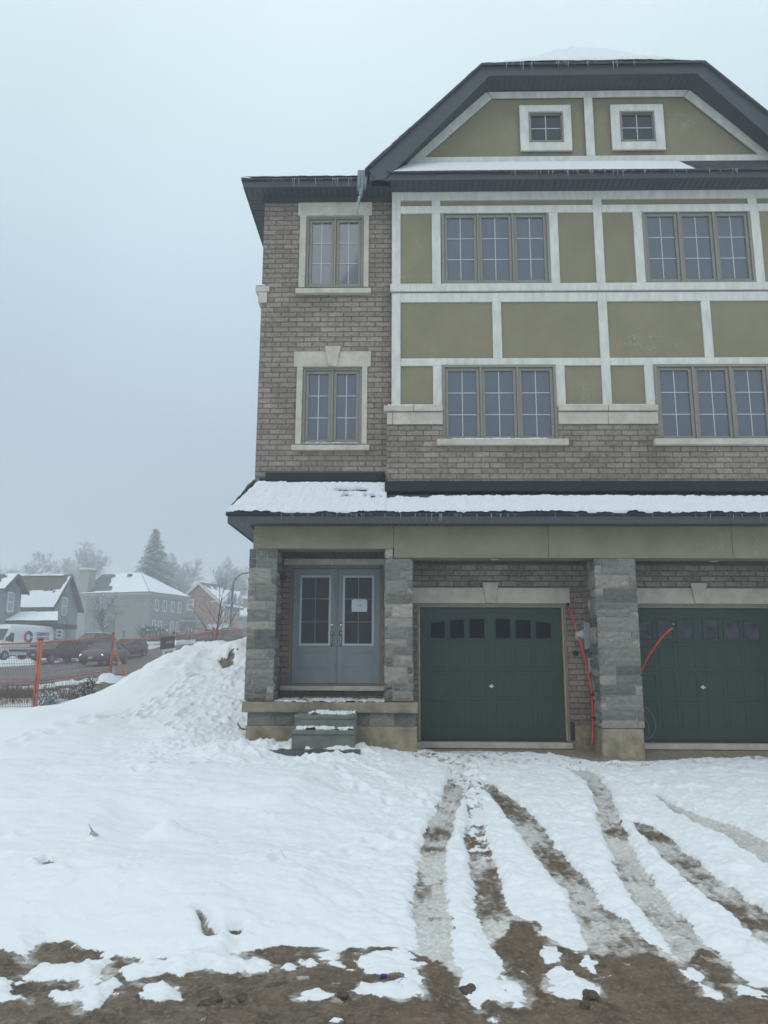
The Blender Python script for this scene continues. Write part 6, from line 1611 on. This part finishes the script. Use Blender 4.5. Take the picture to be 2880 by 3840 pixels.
# porch with snow on top
Q_ = Fr(352, 60.5, (.10,.995)); pz1 = Q_.z(352, 752, 0, 0); pb = Q_.tb(-60)
mb = MB(); Q_.box(mb, 0, 3.2, 0, pb, pz1-.42, pz1-.05); mb.build('porch_beam', m_tr, oa)
mb = MB(); mb.prism([Q_.P(-.2,-.2,pz1-.05), Q_.P(-.2,pb,pz1-.05), Q_.P(1.8,pb,pz1+.75), Q_.P(1.8,1.0,pz1+.75)], (0,0,.12)); mb.build('porch_roof', m_rfb, oa)
far_snow([Q_.P(-.22,pb,pz1+.09), Q_.P(-.22,-.2,pz1+.09), Q_.P(1.8,1.0,pz1+.9), Q_.P(1.8,pb,pz1+.9)], .10, oa, 11)
for px in (304, 120):
    bc = Q_.tb(px); mb = MB(); Q_.box(mb, .05, .35, bc-.15, bc+.15, zbA, pz1-.42); mb.build('porch_column', m_greyA, oa)
# --- red brick gabled house ------------------------------------------------------------
C_ = Fr(1440, 108, (.31,.95)); lc = C_.ta(1545); wc_ = C_.tb(1112); zeC = C_.z(1442, 642, 0, 0); zrC = C_.z(1272, 497, 0, wc_/2); zbC = gz(*C_.P(0,0,0)[:2])-1.5
oc = empty('brick_house', C_.P(lc/2, wc_/2, zbC)); tag(oc, 'red brick gabled house with white eaves and small dormers beyond the grey building', 'house')
mb = MB(); mb.prism([C_.P(0,0,zbC), C_.P(0,0,zeC), C_.P(0,wc_/2,zrC-.2), C_.P(0,wc_,zeC), C_.P(0,wc_,zbC)], tuple(C_.e1*lc)+(0,)); mb.build('wall', m_br2, oc)
slC = (zrC-zeC)/(wc_/2)
for s in (0, 1):
    bE, bM = (-.45, wc_/2) if s == 0 else (wc_+.45, wc_/2)
    mb = MB(); mb.prism([C_.P(-.35,bE,zeC-slC*.45), C_.P(lc+.3,bE,zeC-slC*.45), C_.P(lc+.3,bM,zrC), C_.P(-.35,bM,zrC)], (0,0,.2)); mb.build('roof', m_rfd, oc)
    mb = MB(); mb.prism([C_.P(-.42,bE,zeC-slC*.45-.2), C_.P(-.42,bM,zrC-.2), C_.P(-.42,bM,zrC+.24), C_.P(-.42,bE,zeC-slC*.45+.24)], tuple(C_.e1*.06)+(0,)); mb.build('barge_board', m_wht, oc)
    far_snow([C_.P(-.3,bE,zeC-slC*.45+.2), C_.P(lc+.3,bE,zeC-slC*.45+.2), C_.P(lc+.3,bM,zrC+.2), C_.P(-.3,bM,zrC+.2)], .08, oc, 15+s, ragged=lambda U_, V_, n: .86-V_+.3*n)
for k, px in enumerate((1462, 1500, 1530)):
    a = C_.ta(px, .0); zz0 = zeC-.1; mb = MB()
    mb.prism([C_.P(a-.7,-.05,zz0), C_.P(a+.7,-.05,zz0), C_.P(a+.7,-.05,zz0+.9), C_.P(a,-.05,zz0+2.2), C_.P(a-.7,-.05,zz0+.9)], tuple(C_.e2*2.2)+(0,)); dm2 = mb.build('dormer', m_tr2, oc)
    for s in (-1, 1):
        mb = MB(); mb.prism([C_.P(a,-.3,zz0+2.3), C_.P(a+s*.95,-.3,zz0+.65), C_.P(a+s*.95,2.2,zz0+.65), C_.P(a,2.2,zz0+2.3)], (0,0,.12)); mb.build('roof', m_snowf, dm2)
    fwin(C_, ('a', -.05), a-.32, a+.32, zz0-1.9, zz0+.5, oc, 0, True, sill=False)
    fwin(C_, ('a', 0), a-.35, a+.35, zz0-5.4, zz0-3.2, oc, 0, True, sill=False)
b0_, b1_ = C_.tb(1240), C_.tb(1197); z1_, z0_ = C_.z(1218, 598, 0, b0_), C_.z(1218, 672, 0, b0_)
fwin(C_, ('b', 0), b0_, b1_, z0_, z1_, oc, 0, True, pane=m_gldc, t=.16)
mb = MB(); C_.box(mb, -.08, -.0, -.06, .2, zbC, zeC-.4); mb.build('corner_board', m_wht, oc)
# --- shop front with awning -------------------------------------------------------------
E_ = Fr(1250, 101, (.95,-.12)); le = 0; wE = E_.ta(1183)
ez1 = E_.z(1220, 728, 0, 0); ez0 = gz(*E_.P(0,0,0)[:2])-1.2
oe = empty('corner_shop', E_.P(wE/2, 1, ez0)); tag(oe, 'small shop entrance with a dark lettered awning and snow on top', 'shop')
lo, hi = min(0, wE), max(0, wE)
mb = MB(); E_.box(mb, lo+.15, hi-.15, .6, 3, ez0, ez1-.3); mb.build('wall', m_greyB, oe)
m_awn = mat('awning_purple', (.085,.08,.11), .7); zaw = E_.z(1220, 770, 0, 0)
mb = MB(); mb.prism([E_.P(lo,0,zaw), E_.P(lo,0,zaw+1.05), E_.P(lo,.9,ez1), E_.P(lo,.9,zaw)], (E_.e1.x*(hi-lo), E_.e1.y*(hi-lo), 0)); mb.build('awning', m_awn, oe)
far_snow([E_.P(lo,-.02,zaw+1.08), E_.P(hi,-.02,zaw+1.08), E_.P(hi,.9,ez1+.02), E_.P(lo,.9,ez1+.02)], .08, oe, 20, nu=12, nv=6)
nE = -E_.e2; t_ = text_mesh('Heritage Dental Centre', .30, m_wht, 'lettering', .004); face_text(t_, E_.P((lo+hi)/2, -.02, zaw+.62), (E_.e1.x, E_.e1.y, 0), (nE.x, nE.y, 0), oe)
t_ = text_mesh('Family Dentistry', .20, m_quoin, 'lettering', .002); face_text(t_, E_.P((lo+hi)/2, -.02, zaw+.2), (E_.e1.x, E_.e1.y, 0), (nE.x, nE.y, 0), oe)
mb = MB(); E_.box(mb, lo+.5, hi-.6, .52, .6, ez0, zaw-.1); mb.build('glazing', m_gld, oe)
for u in (.35, .62): mb = MB(); E_.box(mb, lo+(hi-lo)*u-.05, lo+(hi-lo)*u+.05, .46, .52, ez0, zaw-.1); mb.build('door_frame', m_wht, oe)
# --- far houses on the right ---------------------------------------------------------------
D_ = Fr(1436, 138, (1,.02)); wd_ = D_.ta(1660); zeD = D_.z(1540, 596, 0, 0); zrD = D_.z(1540, 527, 0, 4); zbD = gz(*D_.P(0,0,0)[:2])-2
od = empty('brick_house', D_.P(wd_/2, 4, zbD)); tag(od, 'distant brick house with a wide snow-covered roof beside the street lamp', 'house')
mb = MB(); D_.box(mb, 0, wd_, 0, 8, zbD, zeD); mb.build('wall', m_br3, od)
c2 = [D_.P(-.5,-.5,zeD), D_.P(wd_+.5,-.5,zeD), D_.P(wd_+.5,8.5,zeD), D_.P(-.5,8.5,zeD)]; g0_, g1_ = D_.P(3.2,4,zrD), D_.P(wd_-3,4,zrD)
mb = MB(); mb.v = [*c2, g0_, g1_]; mb.f = [(0,1,5,4), (1,2,5), (2,3,4,5), (3,0,4), (0,3,2,1)]; mb.build('roof', m_snowf, od)
for px in (1545, 1572): p = D_.P(D_.ta(px, 2), 1.9, (zeD+zrD)/2+.6); MB().disc_stack(p, (0,-.4,1), [(0,.5),(.3,.5),(.35,.3)], 8).build('roof_vent', m_rfd, od)
D2 = Fr(1536, 122, (1,.02)); w2_ = D2.ta(1640); ze2 = D2.z(1570, 712, 0, 0); zr2 = D2.z(1570, 664, 0, 3)
o2 = empty('low_building', D2.P(w2_/2, 3, zbD)); tag(o2, 'low grey building with a plain white snowy roof at the far right', 'building')
mb = MB(); D2.box(mb, 0, w2_, 0, 6, zbD, ze2); mb.build('wall', m_greyB, o2)
mb = MB(); mb.prism([D2.P(-.4,-.4,ze2), D2.P(w2_+.4,-.4,ze2), D2.P(w2_+.4,3,zr2), D2.P(-.4,3,zr2)], (0,0,.2)); mb.prism([D2.P(-.4,6.4,ze2), D2.P(w2_+.4,6.4,ze2), D2.P(w2_+.4,3.001,zr2), D2.P(-.4,3.001,zr2)], (0,0,.2)); mb.build('roof', m_snowf, o2)
# ================================================================== TREES
def bark(name, c): return mat(name, c, .9, var=.2, scale=3)
m_bark = bark('dark_bark', (.055,.045,.04)); m_barkm = bark('grey_bark', (.12,.11,.105)); m_hazed = bark('haze_pale_twigs', (.44,.45,.465)); m_hazed2 = bark('haze_pale_limbs', (.40,.405,.415))  # far twigs and limbs: base colour paled to imitate fading in haze
def branch(P, d, L, r, lev, maxlev, rr, out, cfg):
    """grow one limb; out[lev] collects (points, radii)"""
    n = 5 if lev < 2 else 3; pts = [P.copy()]; rad = [r]; q = P.copy(); dd = d.copy()
    for i in range(n):
        dd = (dd+Vector((rr.gauss(0,1), rr.gauss(0,1), rr.gauss(0,1)))*cfg['wig']+Vector((0,0,cfg['up']))*.5).normalized()
        q = q+dd*(L/n); pts.append(q.copy()); rad.append(r*(1-(i+1)/n*.62))
    out.append((lev, pts, rad))
    if lev >= maxlev: return
    k = cfg['kids'][lev]
    for i in range(k):
        t = (.32 if lev == 0 else .18)+(1-(.32 if lev == 0 else .18))*(i+rr.random()*.8)/k; t = min(t, .99)
        j = min(int(t*n), n-1); b = pts[j].lerp(pts[j+1], t*n-j); ax = (pts[j+1]-pts[j]).normalized()
        az = rr.random()*6.283 if lev else (i*2.4+rr.random()*.6); u = ax.cross(Vector((0,0,1)) if abs(ax.z) < .9 else Vector((1,0,0))).normalized(); w = ax.cross(u)
        ang = R_(rr.uniform(*cfg['ang'])); nd = (ax*math.cos(ang)+(u*math.cos(az)+w*math.sin(az))*math.sin(ang)).normalized()
        branch(b, nd, L*cfg['len']*(1.15-.5*t)*rr.uniform(.8,1.15), max(r*(1-.6*t)*cfg['rad'], cfg['minr']), lev+1, maxlev, rr, out, cfg)
def bare_tree(name, label, x, y, z, Ht, r0, cfg, seed, mt, mc, group=None, snow=False, trunk_frac=.5, cut=1):
    rr = random.Random(seed); out = []; root = empty(name, (x, y, z)); tag(root, label, 'tree', group)
    branch(Vector((x, y, z-.2)), Vector((rr.uniform(-.04,.04), 0, 1)), Ht*trunk_frac, r0, 0, cfg['lev'], rr, out, cfg)
    tr = MB(); cw = MB(); sn = MB()
    for lev, p, rd in out:
        (tr if lev <= cut else cw).tube(p, rd, 7 if lev == 0 else (5 if lev == 1 else 3), caps=lev < 2)
        if snow and 0 < lev <= 2: sn.tube([q+Vector((0,0,a*.7+.012)) for q, a in zip(p, rd)], [max(a*.75, .016) for a in rd], 4, caps=True)
    tr.build('trunk', mt, root, smooth=True); cw.build('crown', mc, root, smooth=False)
    if snow: s_ = sn.build('snow', m_snowf, root, smooth=True); s_['kind'] = 'stuff'
    return root
BIG = dict(lev=5, kids=[10, 7, 5, 4, 4], ang=(22, 58), len=.62, rad=.62, wig=.13, up=.10, minr=.030)
def far_px(px, d): r = ray(*rA(px, 950)); return r.x/r.y*d, d
def far_tree(name, label, px, pytop, d, **k):
    x, y = far_px(px, d); z = gz(x, y)-.5; top = on_y(*rA(px, pytop), d).z; return x, y, z, (top-z)*(1.22 if d > 100 and px != 962 else 1.04)
G2 = 'bare trees fading into the fog'
for nm, lb, px, py, d, sd in (('bare_tree', 'wide haze-tinted bare tree fading in fog above the grey gabled house roof', 300, 292, 128, 3), ('bare_tree', 'tall haze-tinted bare tree in fog just left of the chimney', 500, 262, 132, 8), ('bare_tree', 'faint haze-tinted bare tree in fog at the left edge of the photo', 55, 322, 140, 5),
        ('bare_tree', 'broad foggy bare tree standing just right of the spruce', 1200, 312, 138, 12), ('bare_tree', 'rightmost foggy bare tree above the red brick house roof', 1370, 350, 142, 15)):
    x, y, z, Ht = far_tree(nm, lb, px, py, d); bare_tree(nm, lb, x, y, z, Ht, .42, BIG, sd, m_hazed2, m_hazed, G2, trunk_frac=.58)
MID = dict(lev=4, kids=[9, 6, 5, 3], ang=(25, 60), len=.60, rad=.60, wig=.10, up=.16, minr=.011)
x, y, z, Ht = far_tree('', '', 678, 480, 74); bare_tree('snowy_tree', 'bare tree with snow lying along its lower limbs before the grey building', x, y, z, Ht, .19, MID, 21, m_barkm, m_barkm, snow=True, trunk_frac=.60)
YNG = dict(lev=3, kids=[11, 5, 4], ang=(30, 52), len=.50, rad=.52, wig=.06, up=.15, minr=.007)
x, y, z, Ht = far_tree('', '', 1388, 498, 40); bare_tree('young_tree', 'young dark bare tree rising behind the orange fence near the pillar', x, y, z, Ht, .065, YNG, 4, m_bark, m_bark, trunk_frac=.86)
x, y, z, Ht = far_tree('', '', 425, 660, 62); bare_tree('sapling', 'thin leafless sapling before the grey gable wall', x, y, z, Ht, .05, dict(YNG, kids=[5,2,1]), 9, m_barkm, m_barkm, trunk_frac=.95)
x, y, z, Ht = far_tree('', '', 1560, 660, 90); bare_tree('sapling', 'small haze-tinted sapling before the low white-roofed building', x, y, z, Ht, .05, dict(YNG, kids=[8,4,2]), 19, m_hazed, m_hazed, trunk_frac=.9)
# spruce
x, y, z, Ht = far_tree('', '', 962, 158, 128); sp0 = empty('spruce_tree', (x, y, z)); tag(sp0, 'tall dark spruce rising out of the fog behind the grey building', 'tree')
MB().tube([(x, y, z), (x, y, z+Ht)], [.38, .03], 8).build('trunk', m_hazed2, sp0, smooth=True)
rr = random.Random(5); cw = MB(); hgt_ = z+Ht*.12
while hgt_ < z+Ht*.985:
    f = (hgt_-z)/Ht; reach = (1-f)**.92*8.2*rr.uniform(.8,1.12)+.12; nb = 9 if f < .8 else 6; a0_ = rr.random()*6
    for k in range(nb):
        R0 = reach*rr.uniform(.55,1.12); az = a0_+k*6.283/nb+rr.uniform(-.25,.25); dx_, dy_ = math.cos(az), math.sin(az); n = max(3, int(R0/.30))
        droop = .32+.25*(1-f)
        for i in range(1, n+1):
            t = i/n; c3 = Vector((x+dx_*R0*t, y+dy_*R0*t, hgt_+.25*t*R0*.3-droop*R0*t*t*.55)); wd3 = (.78*(1-.5*t)+.16)*min(1, .35+reach/4)
            for s in (-1, 1):
                for m3 in range(3):
                    e_ = Vector((dx_*.35-dy_*s*.8, dy_*.35+dx_*s*.8, rr.uniform(-.45,.05))).normalized()*wd3*rr.uniform(.6,1.25); f_ = Vector((dx_, dy_, -.3)).normalized()*.36
                    p = c3+Vector((rr.uniform(-.12,.12), rr.uniform(-.12,.12), rr.uniform(-.1,.1))); cw.v += [tuple(p-f_*.5), tuple(p+f_*.5), tuple(p+e_+f_*.2)]; q = len(cw.v); cw.f.append((q-3, q-2, q-1))
    hgt_ += .42*(1.15-.55*f)
cw.build('crown', mat('haze_pale_spruce', (.42,.46,.46), .9, var=.3, scale=.6), sp0)  # haze painted in: needles paled beyond what the fog box fades
# hedges and shrubs before the buildings
def shrub(name, label, x, y, z, w, h, n, seed, m, mleaf=None, leaf=.1, group=None, cat='shrub', snow=0):
    rr = random.Random(seed); root = empty(name, (x, y, z)); tag(root, label, cat, group); st_ = MB(); lf = MB(); sn = MB()
    for k in range(n):
        az = rr.random()*6.283; rad = rr.random()**.5; bx, by = x+math.cos(az)*w*.25*rad, y+math.sin(az)*w*.25*rad
        tx, ty, tz = x+math.cos(az)*w*.5*rad*rr.uniform(.7,1.2), y+math.sin(az)*w*.5*rad*rr.uniform(.7,1.2), z+h*rr.uniform(.5,1.0)*(1-.3*rad)
        mid = Vector(((bx+tx)/2+rr.uniform(-.08,.08)*w, (by+ty)/2, z+(tz-z)*.6)); st_.tube([(bx, by, z-.05), mid, (tx, ty, tz)], [.007*h+.002, .005*h+.002, .0015], 3, caps=False)
        for i in range(3):
            p = mid.lerp(Vector((tx, ty, tz)), rr.random()); e = p+Vector((rr.uniform(-.2,.2)*w, rr.uniform(-.2,.2)*w, rr.uniform(.02,.22)*h)); st_.tube([p, e], [.003*h+.0015, .0012], 3, caps=False)
            for j in range(3 if mleaf else 0):
                c3 = p.lerp(e, rr.random()); a_, b_ = Vector((rr.gauss(0,1), rr.gauss(0,1), rr.gauss(0,1))).normalized()*leaf, Vector((rr.gauss(0,1), rr.gauss(0,1), rr.gauss(0,1))).normalized()*leaf
                tgt = sn if rr.random() < snow else lf
                tgt.v += [tuple(c3-a_*.5), tuple(c3+b_*.5), tuple(c3+a_*.5), tuple(c3-b_*.5)]; q = len(tgt.v); tgt.f.append((q-4, q-3, q-2, q-1))
    st_.build('stems', m, root)
    if mleaf and lf.v: lf.build('leaves', mleaf, root)
    if sn.v: s_ = sn.build('snow', m_snowf, root); s_['kind'] = 'stuff'
    return root
m_lf = mat('dull_green_leaf', (.045,.07,.045), .8, var=.3); m_dry = mat('dry_brown_leaf', (.13,.085,.06), .9, var=.35, scale=4); m_stem = bark('weed_stem', (.11,.065,.045)); m_frost = mat('frosted_leaf', (.30,.31,.31), .9, var=.2)
for px, d, w, h, sd, lb in ((968, 91, 3.2, 1.9, 1, 'rounded evergreen bush at the corner of the grey building'), (1015, 92, 2.6, 1.6, 2, 'lower evergreen bush left of the brown office door')):
    x, y = far_px(px, d); shrub('bush', lb, x, y, gz(x, y), w, h, 260, sd, m_bark, m_lf, .26, None, 'bush', .06)
for px, d, w, h, sd, lb in ((1165, 88, 3.4, 1.5, 3, 'twiggy leafless bush before the shop front, the left one'), (1225, 86, 3.0, 1.4, 4, 'twiggy leafless bush before the shop front, the right one')):
    x, y = far_px(px, d); shrub('bush', lb, x, y, gz(x, y), w, h, 160, sd, m_barkm, m_dry, .10, None, 'bush', .15)
# weeds and shrubs along the fence
SH = 'snow-dusted shrubs along the fence'
for i, (px, py, d, w, h, sd, lb) in enumerate(((668, 1100, 24.0, .9, .8, 11, 'snow-dusted shrub at the left foot of the second orange post'), (745, 1130, 23.2, .8, .75, 12, 'snow-dusted shrub right before the second orange post'), (835, 1110, 23.0, .9, .75, 13, 'snow-dusted shrub under the end of the slanting brace'), (905, 1085, 24.0, .8, .6, 14, 'snow-dusted shrub rightmost in the row along the fence'),
        (575, 1170, 23.5, .8, .55, 15, 'low snow-dusted shrub just left of the snow-capped boulder'), (340, 1230, 21.0, .6, .45, 16, 'low snow-dusted shrub just right of the nearest orange post'))):
    x, y = far_px(px, d); z = gz(x, y); shrub('shrub', lb, x, y, z, w, h+.25, 85, sd, m_bark, m_frost if i % 2 else m_dry, .055, SH, 'shrub', .38)
wd4 = MB(); rr = random.Random(77)
for k in range(2600):
    px = rr.choice([rr.uniform(-60, 262), rr.uniform(285, 620), rr.uniform(-60, 262)]); d = rr.uniform(22.6, 26.5); x, y = far_px(px, d); z = gz(x, y)
    h = rr.uniform(.15, .55)*(1.5 if rr.random() < .04 else 1); lx, ly = rr.uniform(-.16,.16), rr.uniform(-.12,.12)
    wd4.tube([(x, y, z), (x+lx*.4, y+ly*.4, z+h*.6), (x+lx, y+ly, z+h)], [.0045, .0035, .0015], 3, caps=False)
    if rr.random() < .5: wd4.tube([(x+lx*.3, y, z+h*.5), (x+lx*.3+rr.uniform(-.12,.12), y, z+h*.85)], [.0035, .001], 3, caps=False)
w5 = wd4.build('dry_weeds', m_stem); tag(w5, 'dead brown weeds growing in a strip behind the orange fence', 'weeds', kind='stuff')
for px, py, d, seed, lb in ((122, 1085, 22.9, 3, 'taller bare twig plant among the weeds left of the nearest post'), (305, 1120, 23.5, 4, 'taller bare twig plant among the weeds right of the nearest post')):
    x, y = far_px(px, d); z = gz(x, y); bare_tree('twig_plant', lb, x, y, z, .95, .014, dict(lev=2, kids=[6,3], ang=(25,50), len=.5, rad=.6, wig=.1, up=.1, minr=.003), seed, m_stem, m_stem, 'twig plants in the weeds', trunk_frac=.95)
# boulders and dirt showing through the snow
def at(px, py, d): return on_y(*rA(px, py), d)
p = at(690, 1188, 16.9); boulder('boulder', p.x, p.y, p.z+.07, .25, .21, .17, 3, m_rock, .6, 'brown boulder with a thick cap of snow at the edge of the lawn', 'boulder')
p = at(806, 1168, 17.4); boulder('stone', p.x, p.y, p.z-.03, .07, .09, .13, 5, m_rfd, 0, 'small dark stone standing on the snow ridge by the shrubs', 'stone')
for px, py, d, s_ in ((1540, 925, 17.3, .03), (1375, 1085, 15.6, .025), (1395, 1110, 15.4, .03)):
    p = Vector(hit_ground(rA, px, py)); boulder('clod', p.x, p.y, p.z, s_, s_, s_*.7, int(px), m_clod, 0, 'small dark clod of earth lying on the snow mound', 'clod', 'clods on the snow mound')
def gp3(reg, px, py): x, y = to_ground(reg, px, py); return x, y, gz(x, y)
RG = random.Random(3)
clods = [(g6, 40, 318, .035), (g6, 425, 515, .03), (g6, 400, 690, .022), (g6, 878, 632, .02), (g6, 545, 1740, .06), (g6, 520, 1790, .035), (g5, 1420, 1690, .05), (g5, 20, 1740, .045), (g5, 640, 1720, .035), (g4, 1340, 1925, .04), (g4, 1300, 1850, .03), (g4, 570, 1790, .035), (g4, 1280, 1940, .035)]
for reg, px, py, s_ in clods:
    x, y, z = gp3(reg, px, py); boulder('mud_clod', x, y, z+.005, s_*.75*RG.uniform(.8,1.3), s_*.75*RG.uniform(.8,1.2), s_*RG.uniform(.4,.6), int(px+py), m_clod, 0, 'clod of wet brown mud lying in the driveway', 'clod', 'mud clods in the driveway')
x, y, z = gp3(g5, 893, 1608)
tag(box(x-.017, x+.017, y-.010, y+.012, z+.0, z+.02).build('plastic_scrap', mat('blue_plastic', (.01,.03,.25), .4), bevel=.006), 'small blue plastic scrap lying in the mud between snow patches', 'litter')
x, y, z = gp3(g4, 578, 985)
lf_ = MB(); lf_.poly([(x-.05, y, z+.10), (x-.03, y+.01, z+.16), (x-.055, y, z+.22), (x+.0, y-.01, z+.16), (x+.04, y, z+.13), (x+.0, y-.02, z+.10)]); lf2 = lf_.build('dead_leaf', mat('pale_leaf', (.42,.42,.36), .8)); 
sm_ = lf2.modifiers.new('s', 'SOLIDIFY'); sm_.thickness = .003; tag(lf2, 'pale curled dead leaf poking out of the smooth snow', 'leaf')
# ------------------------------------------------------------------ street lamp and small street signs
x, y = far_px(1487, 45); z = gz(x, y); lp_ = empty('street_lamp', (x, y, z)); tag(lp_, 'curved grey street lamp post standing left of the entry pillar', 'street lamp')
xt, yt = far_px(1640, 45); zt5 = on_y(*rA(1600, 429), 45).z; zk5 = on_y(*rA(1495, 520), 45).z
arc = [(x, y, z-.3), (x+.01, y, z+2), (x+.03, y, zk5)]
for k in range(1, 9):
    a = k/8*math.pi/2; arc.append((x+.03+(1-math.cos(a))*(xt-x)*.62, y, zk5+math.sin(a)*(zt5-zk5)))
arc.append((xt+.1, yt, zt5+.02))
m_pole = mat('galvanised_pole', (.20,.23,.24), .5, .3, var=.1)
MB().tube(arc, [.10,.095,.075]+[.055]*9, 8).build('pole', m_pole, lp_, smooth=True)
MB().tube([(xt+.1, yt, zt5+.02), (xt+.3, yt, zt5+.0), (xt+.75, yt, zt5-.06)], [.05,.10,.06], 8).build('lamp_head', m_pole, lp_, smooth=True)
x, y = far_px(1412, 84); z = gz(x, y); so_ = empty('shop_sign', (x, y, z)); tag(so_, 'pale blue and white sign board behind the young bare tree', 'sign')
zz1 = on_y(*rA(1412, 762), 84).z
MB().box(x-1.3, x+1.3, y-.08, y+.08, zz1-1.6, zz1).build('board', m_wht, so_, bevel=.03); MB().box(x-1.15, x+1.15, y-.10, y-.082, zz1-1.25, zz1-.75).build('panel', mat('sign_blue', (.09,.12,.30), .6), so_)
for s in (-1.2, 1.2): MB().box(x+s-.06, x+s+.06, y-.06, y+.06, z-.2, zz1-1.6).build('post', m_tr, so_)
x, y = far_px(793, 80); z = gz(x, y)
ps_ = empty('parking_sign', (x, y, z)); tag(ps_, 'thin dark sign post edge-on before the grey building', 'sign post')
zt6 = on_y(*rA(793, 805), 80).z; MB().tube([(x, y, z-.3), (x, y, zt6)], .04, 6).build('post', m_tr, ps_); MB().box(x-.05, x+.05, y-.2, y+.2, zt6-.7, zt6).build('plate', m_tr, ps_)
